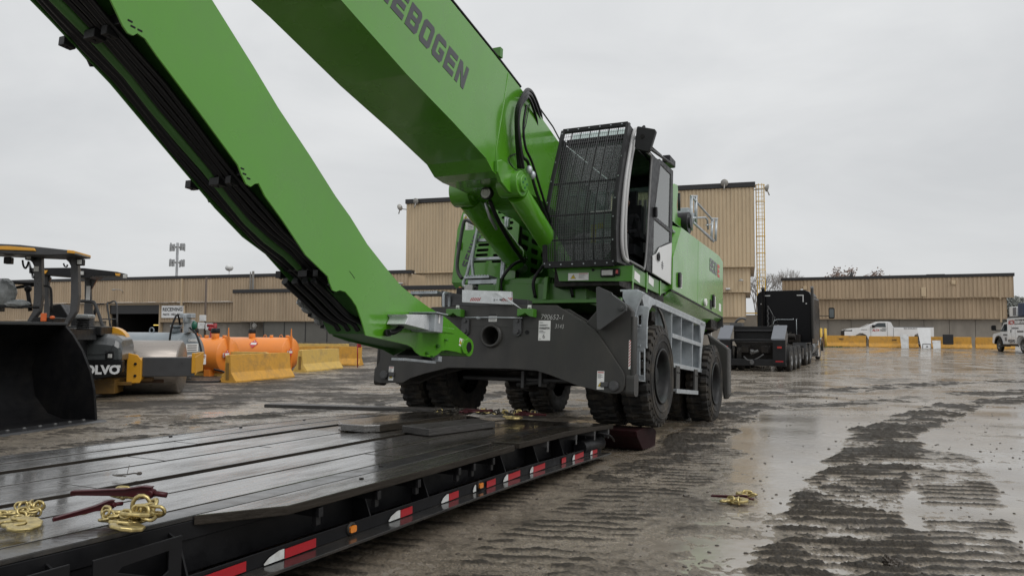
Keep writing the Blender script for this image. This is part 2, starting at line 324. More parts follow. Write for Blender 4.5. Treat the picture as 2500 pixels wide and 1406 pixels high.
def text(name, s, m, parent, org, xd, yd, w=None, h=None, bold=.02, ext=.004, shear=0., off=(0, 0, 0)):
    """flat lettering: org = lower-left corner, xd / yd = directions, w and h = size of the whole word"""
    cu = bpy.data.curves.new(name, 'FONT'); cu.body = s; cu.size = 1; cu.offset = bold; cu.shear = shear; cu.extrude = .0; cu.resolution_u = 3; cu.space_line = 1.05
    o = bpy.data.objects.new(name, cu); COL.objects.link(o)
    dg = bpy.context.evaluated_depsgraph_get(); dg.update(); me = bpy.data.meshes.new_from_object(o.evaluated_get(dg)); bpy.data.objects.remove(o); bpy.data.curves.remove(cu)
    co = np.empty(len(me.vertices) * 3); me.vertices.foreach_get('co', co); co = co.reshape(-1, 3)
    mn, mxx = co.min(0), co.max(0); sx = (w / (mxx[0] - mn[0])) if w else None; sy = (h / (mxx[1] - mn[1])) if h else None
    sx = sx or sy; sy = sy or sx
    xd = Vector(xd).normalized(); yd = Vector(yd).normalized(); nd = xd.cross(yd).normalized(); org = Vector(org) + Vector(off)
    out = [org + xd * ((c[0] - mn[0]) * sx) + yd * ((c[1] - mn[1]) * sy) + nd * ext for c in co]
    me.vertices.foreach_set('co', [x for v in out for x in v]); me.materials.clear(); me.materials.append(M[m]); me.update()
    ob = bpy.data.objects.new(name, me); COL.objects.link(ob); ob.parent = parent; return ob
def quadsheet(name, m, parent, org, xd, yd, w, h, ext=.003, th=.002, off=(0, 0, 0)):
    xd = Vector(xd).normalized(); yd = Vector(yd).normalized(); nd = xd.cross(yd).normalized(); o = Vector(org) + Vector(off) + nd * ext
    vs = [o + xd * a + yd * b - nd * c for c in (0, th) for a, b in ((0, 0), (w, 0), (w, h), (0, h))]
    b = MB(); b.add(vs, [(0, 1, 2, 3), (7, 6, 5, 4), (0, 4, 5, 1), (1, 5, 6, 2), (2, 6, 7, 3), (3, 7, 4, 0)]); return b.build(name, m, parent)
def warning(parent, org, xd, yd, w, h, vertical=True, off=(0, 0, 0)):
    s = quadsheet('warning_sticker', 'sticker', parent, org, xd, yd, w, h, .003, .002, off)
    xd = Vector(xd).normalized(); yd = Vector(yd).normalized(); nd = xd.cross(yd).normalized(); o = Vector(org) + Vector(off)
    t = (w * .42 if vertical else h * .42)
    c = o + (xd * w * .5 + yd * h * .24 if vertical else xd * w * .25 + yd * h * .42) + nd * .0045
    def tri(k, e): return [c + nd * e + xd * (k * t * math.sin(R(a))) * 1.1 + yd * (k * t * math.cos(R(a)) * .95) for a in (0, 120, 240)]
    b = MB(); b.add(tri(1, 0), [(0, 1, 2)], 0); b.add(tri(.78, .0012), [(0, 1, 2)], 1); b.add(tri(.32, .0024), [(0, 1, 2)], 0)
    b.build('warning_triangle', ['ink', 'sign_yellow'], s)
    b = MB()
    if vertical:
        lines = [(.08, .92, .90, .955, 1)] + [(.1, random.uniform(.5, .85), .82 - k * .05, .84 - k * .05, 0) for k in range(5)]
    else: lines = [(.52, .95, .86, .94, 1)] + [(.52, random.uniform(.7, .95), .72 - k * .12, .76 - k * .12, 0) for k in range(5)]
    for a0, a1, b0, b1, mi in lines:
        b.add([o + nd * .0045 + xd * w * a + yd * h * q for a, q in ((a0, b0), (a1, b0), (a1, b1), (a0, b1))], [(0, 1, 2, 3)], mi)
    b.build('printed_lines', ['greyink', 'red'], s); return s

# ------------------------------------------------------------------ ground
def _hash(i, j, s): 
    h = (i * 374761393 + j * 668265263 + s * 974634777) & 0xffffffff
    h = ((h ^ (h >> 13)) * 1274126177) & 0xffffffff
    return ((h ^ (h >> 16)) & 0xffff) / 65535. * 2 - 1
def vnoise(x, y, s=0):
    i = np.floor(x).astype(np.int64); j = np.floor(y).astype(np.int64); fx = x - i; fy = y - j
    fx = fx * fx * (3 - 2 * fx); fy = fy * fy * (3 - 2 * fy)
    a = _hash(i, j, s); b = _hash(i + 1, j, s); c = _hash(i, j + 1, s); d = _hash(i + 1, j + 1, s)
    return (a * (1 - fx) + b * fx) * (1 - fy) + (c * (1 - fx) + d * fx) * fy
def fbm(x, y, o=4, s=0, g=.5):
    t = 0; a = 1; n = 0
    for k in range(o): t = t + a * vnoise(x * 2 ** k + 17.3 * k, y * 2 ** k - 9.1 * k, s + k); n += a; a *= g
    return t / n
def gz(x, y): 
    y = np.asarray(y, float); return .02 * np.clip(y - 33, 0, 30)
def sstep(a, b, x): t = np.clip((x - a) / (b - a), 0, 1); return t * t * (3 - 2 * t)
TRACKS = [  # centre line points (x, y), half width, height, lug spacing
    ([(1.75, 3.6), (2.15, 5.0), (3.25, 7.4), (4.6, 9.6), (6.1, 12.4), (9.8, 16.8), (15.5, 20.5)], .55, .045, .21),
    ([(2.75, 4.2), (3.55, 6.0), (4.9, 8.5), (5.6, 10.2)], .42, .026, .19),
    ([(-.5, 4.6), (.6, 6.3), (1.6, 8.2), (2.7, 10.3)], .5, .022, .17),
    ([(-2.6, 3.2), (-.9, 6.2), (.5, 9.0)], .5, .018, .17),
    ([(5.5, 19.5), (9, 21), (14, 24.5), (22, 27)], .6, .04, .25),
    ([(2.5, 10.9), (3.4, 12.8), (4.5, 15.2), (5.2, 17.0)], .5, .040, .16),
    ([(1.2, 8.4), (2.2, 10.4), (3.0, 12.0)], .35, .03, .15),
    ([(3.5, 15.5), (6, 16.5), (9.5, 18.2)], .5, .03, .22),
    ([(12, 20.0), (17, 22.0), (25, 23)], .7, .04, .25),
    ([(-9, 10), (-6, 12.5), (-3.2, 16), (-1.5, 21)], .45, .03, .2),
    ([(-7, 9), (-4.5, 12), (-2, 15), (0, 20)], .45, .03, .2),
]
def mud(x, y):
    d = np.hypot(x, y)
    wx = x + .25 * fbm(x * .8, y * .8, 2, 50); wy = y + .25 * fbm(x * .8, y * .8, 2, 60)
    h = .019 * fbm(wx * .33, wy * .45, 3, 1) + .013 * fbm(wx * 1.3, wy * 1.9, 3, 5) + .010 * fbm(x * 5, y * 6.5, 3, 9, .6)
    grain = fbm(x * 24, y * 24, 2, 20); h = h + .006 * grain; h = h + .006 * (1 - sstep(1.0, 2.6, x - .22 * (y - 5))) * fbm(x * 14, y * 17, 3, 41, .7)
    rt = sstep(1.0, 2.6, x - .22 * (y - 5)) ; h = h + (1 - rt) * .003 - rt * .015
    # long scrape marks, streaking across the view
    h = h + .008 * fbm(x * .45 + .2 * y, y * 3.2 - .25 * x, 3, 31) * sstep(7, 14, d)
    h = h + .009 * sstep(11, 26, d)
    for pts, hw, amp, lug in TRACKS:
        best = np.full(x.shape, 99.)
        for (x0, y0), (x1, y1) in zip(pts[:-1], pts[1:]):
            dx, dy = x1 - x0, y1 - y0; L2 = dx * dx + dy * dy; t = np.clip(((x - x0) * dx + (y - y0) * dy) / L2, 0, 1)
            best = np.minimum(best, np.hypot(x - x0 - t * dx, y - y0 - t * dy))
        e = best + .16 * fbm(x * 2.3, y * 2.3, 3, 77)
        mk = 1 - sstep(hw * .75, hw * 1.05, e)
        if mk.max() <= 0: continue
        ph = (y + .10 * x + .11 * fbm(x * 1.5, y * 1.3, 3, 81)) / lug * 2 * np.pi
        rid = np.clip(np.sin(ph) * .5 + .5, 0, 1) ** 1.3
        brk = .22 + .78 * sstep(-.36, .12, fbm(x * 2.2, y * 3.3, 3, 90))
        clump = np.abs(fbm(x * 9, y * 12, 5, 95, .75))
        h = h * (1 - .6 * mk) + mk * (amp * (rid * .85 * brk + .16 * brk - .22 + 1.05 * clump))
    return h
def build_ground():
    nr, na = 1000, 850
    ds = 1.3 * (170 / 1.3) ** (np.linspace(0, 1, nr)); an = np.linspace(R(-47), R(47), na)
    D, A = np.meshgrid(ds, an, indexing='ij'); X = D * np.sin(A); Y = D * np.cos(A)
    Z = gz(X, Y) + mud(X, Y) * np.clip(1.4 - D / 120, .3, 1)
    edge = np.minimum(sstep(0, .01, (A + R(47))), sstep(0, .01, (R(47) - A))) * sstep(1.3, 1.5, D) * (1 - sstep(160, 170, D)); Z = Z - (1 - edge) * .25
    nv = nr * na; co = np.stack([X, Y, Z], -1).reshape(-1, 3)
    i = np.arange(nr - 1)[:, None] * na + np.arange(na - 1)[None, :]
    q = np.stack([i, i + na, i + na + 1, i + 1], -1).reshape(-1, 4)
    def fast(name, co, q, m, att=None):
        me = bpy.data.meshes.new(name); me.vertices.add(len(co)); me.vertices.foreach_set('co', co.ravel().astype(np.float32))
        me.loops.add(q.size); me.loops.foreach_set('vertex_index', q.ravel().astype(np.int32)); me.polygons.add(len(q))
        me.polygons.foreach_set('loop_start', np.arange(0, q.size, 4, dtype=np.int32)); me.polygons.foreach_set('loop_total', np.full(len(q), 4, np.int32))
        me.update(); me.validate(); me.polygons.foreach_set('use_smooth', np.ones(len(q), bool)); me.materials.append(m)
        if att is not None: a_ = me.attributes.new('relief', 'FLOAT', 'POINT'); a_.data.foreach_set('value', att)
        o = bpy.data.objects.new(name, me); COL.objects.link(o); return o
    q = q[:, ::-1]
    relief = (mud(X, Y)).ravel().astype(np.float32)
    # mud material
    m = bpy.data.materials.new('wet_mud'); m.use_nodes = True; t = m.node_tree; b = t.nodes['Principled BSDF']; l = t.links.new
    tcn = N(t, 'ShaderNodeTexCoord')
    n1 = N(t, 'ShaderNodeTexNoise'); n1.inputs['Scale'].default_value = .6; n1.inputs['Detail'].default_value = 10; n1.inputs['Roughness'].default_value = .66
    mg = N(t, 'ShaderNodeMapping'); mg.inputs['Scale'].default_value = (.5, 1.9, 1); mg.inputs['Rotation'].default_value = (0, 0, .12); l(tcn.outputs['Object'], mg.inputs[0]); l(mg.outputs[0], n1.inputs['Vector'])
    c1 = N(t, 'ShaderNodeValToRGB'); e = c1.color_ramp.elements; e[0].position = .3; e[0].color = (.132, .104, .072, 1); e[1].position = .7; e[1].color = (.24, .195, .142, 1)
    l(n1.outputs[0], c1.inputs[0])
    n2 = N(t, 'ShaderNodeTexNoise'); n2.inputs['Scale'].default_value = 55; n2.inputs['Detail'].default_value = 4; l(tcn.outputs['Object'], n2.inputs['Vector'])
    r2 = N(t, 'ShaderNodeMapRange'); r2.inputs[1].default_value = .3; r2.inputs[2].default_value = .75; r2.inputs[3].default_value = .35; r2.inputs[4].default_value = 1.9; l(n2.outputs[0], r2.inputs[0])
    vm = N(t, 'ShaderNodeVectorMath', operation='SCALE'); l(c1.outputs[0], vm.inputs[0]); l(r2.outputs[0], vm.inputs['Scale'])
    at_ = N(t, 'ShaderNodeAttribute'); at_.attribute_name = 'relief'
    rc = N(t, 'ShaderNodeMapRange'); rc.inputs[1].default_value = .0; rc.inputs[2].default_value = .016; rc.inputs[3].default_value = 1.1; rc.inputs[4].default_value = .19; l(at_.outputs['Fac'], rc.inputs[0])
    v2 = N(t, 'ShaderNodeVectorMath', operation='SCALE'); l(vm.outputs[0], v2.inputs[0]); l(rc.outputs[0], v2.inputs['Scale']); l(v2.outputs[0], b.inputs['Base Color'])
    n3 = N(t, 'ShaderNodeTexNoise'); n3.inputs['Scale'].default_value = 1.1; n3.inputs['Detail'].default_value = 7; l(tcn.outputs['Object'], n3.inputs['Vector'])
    r3 = N(t, 'ShaderNodeMapRange'); r3.inputs[1].default_value = .35; r3.inputs[2].default_value = .65; r3.inputs[3].default_value = .16; r3.inputs[4].default_value = .5; l(n3.outputs[0], r3.inputs[0])
    rr = N(t, 'ShaderNodeMapRange'); rr.inputs[1].default_value = .0; rr.inputs[2].default_value = .016; rr.inputs[3].default_value = .0; rr.inputs[4].default_value = .30; l(at_.outputs['Fac'], rr.inputs[0])
    cw = N(t, 'ShaderNodeMapRange'); cw.inputs[1].default_value = .001; cw.inputs[2].default_value = .014; cw.inputs[3].default_value = .55; cw.inputs[4].default_value = .04; l(at_.outputs['Fac'], cw.inputs[0]); l(cw.outputs[0], b.inputs['Coat Weight'])
    sw = N(t, 'ShaderNodeMapRange'); sw.inputs[1].default_value = .001; sw.inputs[2].default_value = .014; sw.inputs[3].default_value = .7; sw.inputs[4].default_value = .35; l(at_.outputs['Fac'], sw.inputs[0]); l(sw.outputs[0], b.inputs['Specular IOR Level'])
    ra_ = N(t, 'ShaderNodeMath', operation='ADD'); l(r3.outputs[0], ra_.inputs[0]); l(rr.outputs[0], ra_.inputs[1]); l(ra_.outputs[0], b.inputs['Roughness'])
    b.inputs['Specular IOR Level'].default_value = .7; b.inputs['Coat Weight'].default_value = .45; b.inputs['Coat Roughness'].default_value = .30; b.inputs['Coat IOR'].default_value = 1.6
    bn = N(t, 'ShaderNodeBump'); bn.inputs['Strength'].default_value = 1.0; bn.inputs['Distance'].default_value = .018
    n5 = N(t, 'ShaderNodeTexNoise'); n5.inputs['Scale'].default_value = 70; n5.inputs['Detail'].default_value = 5; n5.inputs['Roughness'].default_value = .7; l(tcn.outputs['Object'], n5.inputs['Vector'])
    l(n5.outputs[0], bn.inputs['Height']); l(bn.outputs[0], b.inputs['Normal']); l(bn.outputs[0], b.inputs['Coat Normal'])
    g = fast('ground', co, q, m, relief); tag(g, kind='structure')
    # standing water: one sheet that the mud breaks through
    k = 260; D2 = 1.2 * (175 / 1.2) ** np.linspace(0, 1, k); A2 = np.linspace(R(-50), R(50), 90); D2, A2 = np.meshgrid(D2, A2, indexing='ij')
    X2 = D2 * np.sin(A2); Y2 = D2 * np.cos(A2); co2 = np.stack([X2, Y2, gz(X2, Y2) - .001], -1).reshape(-1, 3)
    i2 = np.arange(k - 1)[:, None] * 90 + np.arange(89)[None, :]; q2 = np.stack([i2, i2 + 90, i2 + 91, i2 + 1], -1).reshape(-1, 4)[:, ::-1]
    w = bpy.data.materials.new('muddy_water'); w.use_nodes = True; t = w.node_tree; b = t.nodes['Principled BSDF']; l = t.links.new
    tcn = N(t, 'ShaderNodeTexCoord'); n1 = N(t, 'ShaderNodeTexNoise'); n1.inputs['Scale'].default_value = .8; n1.inputs['Detail'].default_value = 5; l(tcn.outputs['Object'], n1.inputs['Vector'])
    c1 = N(t, 'ShaderNodeValToRGB'); e = c1.color_ramp.elements; e[0].position = .3; e[0].color = (.18, .152, .12, 1); e[1].position = .7; e[1].color = (.31, .275, .23, 1); l(n1.outputs[0], c1.inputs[0]); l(c1.outputs[0], b.inputs['Base Color'])
    b.inputs['IOR'].default_value = 2.15
    nr_ = N(t, 'ShaderNodeTexNoise'); nr_.inputs['Scale'].default_value = .7; nr_.inputs['Detail'].default_value = 6; l(tcn.outputs['Object'], nr_.inputs['Vector'])
    mr_ = N(t, 'ShaderNodeMapRange'); mr_.inputs[1].default_value = .35; mr_.inputs[2].default_value = .65; mr_.inputs[3].default_value = .05; mr_.inputs[4].default_value = .28; l(nr_.outputs[0], mr_.inputs[0]); l(mr_.outputs[0], b.inputs['Roughness'])
    n2 = N(t, 'ShaderNodeTexNoise'); n2.inputs['Scale'].default_value = 9; n2.inputs['Detail'].default_value = 6; l(tcn.outputs['Object'], n2.inputs['Vector'])
    bn = N(t, 'ShaderNodeBump'); bn.inputs['Strength'].default_value = .30; bn.inputs['Distance'].default_value = .01; l(n2.outputs[0], bn.inputs['Height']); l(bn.outputs[0], b.inputs['Normal'])
    wo_ = fast('puddle_water', co2, q2, w); tag(wo_, kind='structure')
    # far ground all round
    b2 = MB(); b2.add([(-900, -300, -.3), (900, -300, -.3), (900, 60, -.3), (-900, 60, -.3), (-900, 165, .5), (900, 165, .5), (-900, 2500, .5), (900, 2500, .5)], [(0, 1, 2, 3), (3, 2, 5, 4), (4, 5, 7, 6)])
    tag(b2.build('far_ground', m), kind='structure')
build_ground()
# ------------------------------------------------------------------ lowboy trailer deck
TM = frame(2.108, 10.6, 26.3)
ZS = [(-12, .68), (-10, .645), (-8.5, .61), (-7, .575), (-5.5, .55), (-4, .53), (-2.8, .50), (-1.8, .455), (-.9, .39)]
def dz(s): return float(np.interp(s, [a for a, b in ZS], [b for a, b in ZS]))
trailer = thing('lowboy_trailer', 'wet black lowboy trailer deck of timber planks lying in the foreground under the green arm', 'trailer', TM @ Matrix.Translation((-2.1, -5, 0)))
TOFF = (2.1, 5, 0)
def strip(mb, u0, u1, s0, s1, top, bot, mi=0, dz0=None, n=None, wob=0.):
    n = n or max(2, int((s1 - s0) / .5)); vs = []
    for i in range(n + 1):
        s = s0 + (s1 - s0) * i / n; z = dz(s); j = (random.uniform(-wob, wob) if wob else 0)
        vs += [(u0 + j, s, z + bot), (u1 + j, s, z + bot), (u1 + j, s, z + top), (u0 + j, s, z + top)]
    fs = [(0, 1, 2, 3), tuple(4 * n + k for k in (3, 2, 1, 0))]
    for i in range(n):
        for k in range(4): a = 4 * i; fs.append((a + k, a + 4 + k, a + 4 + (k + 1) % 4, a + (k + 1) % 4))
    mb.add(vs, fs, mi); return mb
def tp(name, mb, m, parent=trailer, bevel=.004):
    mb.off = Vector(TOFF); o = mb.build(name, [m, 'plankside'] if m == 'plank' else m, parent, bevel)
    if m == 'plank':
        for f in o.data.polygons: f.material_index = 0 if f.normal.z > .7 else 1
    return o
boards = [(-1.24, -.825, 0), (-1.665, -1.252, 0), (-2.17, -1.755, 0), (-2.345, -2.182, -.004), (-2.79, -2.357, 0), (-3.22, -2.905, 0), (-3.56, -3.232, .004)]
for bi, (u0, u1, dzz) in enumerate(boards):
    cuts = [-11.5, [-9.0, -8.2, -7.2, -9.4, -6.2, -5.4, -8.0][bi], [-5.1, -4.4, -3.9, -5.2, -2.9, -2.2, -4.4][bi], -1.05]
    for a, b in zip(cuts[:-1], cuts[1:]):
        j = random.uniform(-.003, .003); strip_mb = strip(MB(), u0 + random.uniform(0, .006), u1 - random.uniform(0, .006), a + .004, b - .004, dzz + j, dzz - .045, wob=.004)
        tp('plank', strip_mb, 'plank', bevel=.006)
mb = strip(MB(), -.775, -.60, -11.5, -1.0, .006, -.02); tp('edge_rail', mb, 'wetsteel')
mb = strip(MB(), -3.60, -3.572, -11.5, -1.0, .006, -.02); tp('edge_rail', mb, 'wetsteel')
for u0, u1 in ((-.815, -.785), (-1.75, -1.67), (-2.90, -2.80)):     # sunken gaps between the boards
    tp('floor_channel', strip(MB(), u0 - .006, u1 + .006, -11.5, -1.05, -.044, -.06), 'interior')
mb = MB(); strip(mb, -.68, -.60, -11.5, -1.0, -.021, -.12); strip(mb, -.63, -.612, -11.5, -1.0, -.12, -.30); tp('side_beam', mb, 'black')
mb = MB(); strip(mb, -3.6, -3.52, -11.5, -1.0, -.021, -.30); tp('side_beam', mb, 'black')
# lower outer rail
def rz(s): return float(np.interp(s, [-11, -7.34, -4.88, -3.66, -1.89, -1.2], [.32, .28, .24, .215, .15, .12]))
def rstrip(mb, u0, u1, s0, s1, t, b, mi=0):
    n = max(2, int((s1 - s0) / .5)); vs = []
    for i in range(n + 1):
        s = s0 + (s1 - s0) * i / n; z = rz(s); vs += [(u0, s, z + b), (u1, s, z + b), (u1, s, z + t), (u0, s, z + t)]
    fs = [(0, 1, 2, 3), tuple(4 * n + k for k in (3, 2, 1, 0))]
    for i in range(n):
        for k in range(4): a = 4 * i; fs.append((a + k, a + 4 + k, a + 4 + (k + 1) % 4, a + (k + 1) % 4))
    return mb.add(vs, fs, mi)
tp('lower_flange', rstrip(MB(), -.62, -.31, -11.2, -1.3, -.035, -.055), 'wetsteel', bevel=.003)
tp('side_web', rstrip(MB(), -.455, -.445, -11.2, -1.3, .05, -.035), 'black')
tp('under_frame', rstrip(rstrip(MB(), -3.5, -.66, -11.2, -1.3, .10, .02), -.60, -.50, -11.2, -1.3, -.06, -.13), 'grime')
for s in (-10, -8.7, -7.4, -6.1, -4.8, -3.5, -2.2):
    tp('cross_member', MB().box(-3.5, -.64, s - .05, s + .05, rz(s) - .05, dz(s) - .06), 'grime')
# gussets and brackets on the near side
for s in (-9.6, -8.95, -8.25, -7.6, -6.05, -5.3, -3.95, -3.2, -2.5, -1.7):
    z0, z1 = rz(s) - .03, dz(s) - .03
    tp('gusset', MB().prism([(-.61, z0), (-.45, z0), (-.45, z0 + .07), (-.52, z1 - .06), (-.61, z1 - .02)], 'y', s - .006, s + .006), 'black', bevel=.002)
for s in (-8.45, -7.85):        # plates with triangular lightening holes
    z0, z1 = rz(s) + .03, dz(s) - .05
    tp('web_plate', MB().prism([(s - .27, z0), (s + .22, z0), (s + .22, z1), (s - .27, z1)], 'x', -.475, -.463, holes=[[(s + .10, z0 + .05), (s + .14, z0 + .07), (s + .14, z1 - .06), (s - .12, z1 - .07), (s - .14, z1 - .09)]]), 'black', bevel=.004)
for s0, s1 in ((-7.05, -4.15), ):
    for s in (-6.7, -6.1, -5.6, -5.0, -4.75, -4.4): tp('outrigger_bracket', MB().box(-.6, -.345, s - .02, s + .02, dz(s) - .12, dz(s) - .062).box(-.40, -.365, s - .02, s + .02, dz(s) - .17, dz(s) - .062), 'black2', bevel=.003)
for s in (-3.2, -2.4, -1.8, -1.3): tp('outrigger_bracket', MB().box(-.6, -.345, s - .02, s + .02, dz(s) - .1, dz(s) - .04).box(-.36, -.345, s - .012, s + .012, dz(s) - .15, dz(s) - .04), 'galvdark', bevel=.003)
def plank3(name, c, m, top, th, parent=None, off=(0, 0, 0)):      # c: 4 plan corners (u,s)
    b = MB(off); n = len(c)
    vs = [(u, s, z + top) for (u, s, z) in c] + [(u, s, z + top - th) for (u, s, z) in c]
    b.add(vs, [tuple(range(n)), tuple(range(n, 2 * n))[::-1]] + [(i, (i + 1) % n, (i + 1) % n + n, i + n) for i in range(n)]); return b
def oplank(u0, u1, a, b, e, top, cut=.30):
    mb = MB(); n = 8; us = []
    for i in range(n + 1):
        s = a + (b - a) * i / n; z = dz(s)
        uo = u1 if i else u0 + .05
        us += [(u0, s, z + top - .055), (uo, s, z + top - .055), (uo, s, z + top), (u0, s, z + top)]
    fs = [(0, 1, 2, 3), tuple(4 * n + k for k in (3, 2, 1, 0))]
    for i in range(n):
        for k in range(4): q = 4 * i; fs.append((q + k, q + 4 + k, q + 4 + (k + 1) % 4, q + (k + 1) % 4))
    # square first section, slanted nose handled by a short first step
    s0 = a; mb.add(us, fs); return mb
def oplank2(u0, u1, a, b, top, nose):
    c = [(u0, a), (u1, a + nose)]; mb = MB(); n = 7; vs = []
    for i in range(n + 1):
        t = i / n
        for (u, s0) in ((u0, a), (u1, a + nose)):
            s = s0 + (b - s0) * t; z = dz(s) + top; vs += [(u, s, z - .055), (u, s, z)]
    fs = [(0, 1, 3, 2), tuple(4 * n + k for k in (2, 3, 1, 0))]
    for i in range(n):
        q = 4 * i; fs += [(q, q + 4, q + 5, q + 1), (q + 1, q + 5, q + 7, q + 3), (q + 3, q + 7, q + 6, q + 2), (q + 2, q + 6, q + 4, q)]
    return mb.add(vs, fs)
tp('outrigger_plank', oplank2(-.592, -.335, -7.45, -4.0, .006, .45), 'plank', bevel=.006)
tp('outrigger_plank', oplank2(-.592, -.335, -3.95, -1.15, .016, .05), 'plank', bevel=.006)
# bolt heads on the planks
for (u, s) in ((-.5, -6.1), (-3.5, -5.2), (-3.5, -4.3), (-3.5, -3.3), (-.7, -5.6)):
    tp('stake_bolt', MB().box(u - .012, u + .012, s - .014, s + .014, dz(s) - .01, dz(s) + .014), 'grime', bevel=.004)
# reflective tape and marker lamps
def tape(a, b, m, h=.055, slant=False, u=-.436):
    z = rz((a + b) / 2) - .028
    if slant: poly = [(a, z), (b, z), (b, z + h), (a + (b - a) * .75, z + h), (a + (b - a) * .25, z + h * .62), (a, z + h * .15)]
    else: poly = [(a, z), (b, z), (b, z + h), (a, z + h)]
    tp('reflective_tape', MB().prism(poly, 'x', u, u + .004), m, bevel=0)
for a, b, m_, sl_ in ((-7.75, -7.22, 'reflr', 0), (-7.08, -6.92, 'reflw', 1), (-6.915, -6.64, 'reflr', 0), (-5.86, -5.72, 'reflw', 1), (-5.715, -5.56, 'reflr', 0), (-5.14, -5.03, 'reflw', 1), (-5.025, -4.87, 'reflr', 0),
                     (-4.62, -4.57, 'reflw', 1), (-4.37, -4.2, 'reflr', 0), (-4.04, -3.945, 'reflw', 1), (-3.94, -3.68, 'reflr', 0), (-3.45, -3.375, 'reflw', 1), (-3.37, -3.08, 'reflr', 0), (-2.62, -2.5, 'reflr', 0), (-2.3, -2.235, 'reflw', 1), (-2.23, -1.95, 'reflr', 0), (-1.72, -1.65, 'reflw', 1), (-1.645, -1.48, 'reflr', 0)):
    tape(a, b, m_, .055, sl_)
for s in (-6.28, -4.49):
    mk = tp('marker_lamp', MB().lathe([(-.45, 0), (-.45, .045), (-.435, .045), (-.43, .03)], 'x', 20, (0, s, rz(s) + .01)), 'rubber', bevel=0)
    b = MB(TOFF); b.prism(rrect(s - .032, s + .032, rz(s) - .012, rz(s) + .032, .012), 'x', -.436, -.418); b.build('amber_lens', 'amber', mk, .004)
# end of the deck: rear cross tube, small tank, hoses
tp('end_cross_tube', MB().box(-3.6, -.5, -1.02, -.9, .22, .38), 'black2', bevel=.01)
tp('air_tank', MB().cyl((-.5, -1.9, .22), (-.5, -1.2, .19), .085, 20), 'black2')
tp('air_hose', MB().tube(bez([(-.42, -1.5, .36), (-.33, -1.3, .3), (-.36, -1.05, .2), (-.5, -.95, .3)], 6), .012, 6), 'hose', bevel=0)
mb = MB((2.1, 5, 0)); trailer['label'] = trailer['label']
# ------------------------------------------------------------------ ramps under the excavator
def wedge(u0, u1, mtlabel):
    b = MB(); b.prism([(-.74, .30), (-.70, .22), (-.44, .02), (.16, -.02), (.22, .20), (.05, .265), (-.3, .30)], 'x', u0, u1)
    return b
r1 = wedge(-1.0, -.16, 0).build('loading_ramp', 'rampred', None, .01); r1.matrix_world = TM; tag(r1, 'dark red steel ramp wedge under the nearest front tyre at the end of the trailer', 'ramp', 'ramps at the trailer end')
r2 = wedge(-4.0, -3.05, 0).build('loading_ramp', 'black', None, .01); r2.matrix_world = TM; tag(r2, 'black ramp wedge under the far front tyre at the end of the trailer', 'ramp', 'ramps at the trailer end')
# ------------------------------------------------------------------ loose timbers
def timber(label, c, th, z0, m='timber'):
    b = MB(); n = len(c); vs = [(u, s, z0(s) + th) for u, s in c] + [(u, s, z0(s)) for u, s in c]
    b.add(vs, [tuple(range(n)), tuple(range(n, 2 * n))[::-1]] + [(i, (i + 1) % n, (i + 1) % n + n, i + n) for i in range(n)])
    o = b.build('timber_mat', [m, 'plankside'], None, .008)
    for f in o.data.polygons: f.material_index = 0 if f.normal.z > .7 else 1; o.matrix_world = TM; return tag(o, label, 'timber', 'loose timbers lying on the trailer deck')
timber('thick wet timber with clipped corners lying across the far planks left of the shorter block', [(-2.42, -3.95), (-2.13, -3.95), (-2.02, -3.8), (-2.05, -1.9), (-2.75, -1.9), (-2.62, -3.75)], .075, lambda s: dz(s) + .004, 'plank')
timber('short thick timber block lying on the deck right of the clipped timber', [(-1.80, -3.72), (-1.38, -3.85), (-1.22, -2.7), (-1.62, -2.5)], .075, lambda s: dz(s) + .004)
def bar(label, a, b, w, t, m='timber'):
    a, b = Vector(a), Vector(b); d = (b - a).normalized(); n = d.cross(Vector((0, 0, 1))).normalized() * w / 2; up = Vector((0, 0, t))
    vs = [a - n, a + n, b + n, b - n]; vs = vs + [v + up for v in vs]
    o = MB().add(vs, [(0, 1, 2, 3), (7, 6, 5, 4), (0, 4, 5, 1), (1, 5, 6, 2), (2, 6, 7, 3), (3, 7, 4, 0)]).build('timber_beam', m, None, .008); o.matrix_world = TM; return tag(o, label, 'timber')
pa = P(TM, 712, 980, 'y', -1.75); pb = (-2.2, -1.5, dz(-1.5) + .03)
bar('long dark timber beam sticking out beyond the far edge of the trailer deck', (-5.15, -2.2, .50), (-2.2, -1.45, .50), .2, .05)
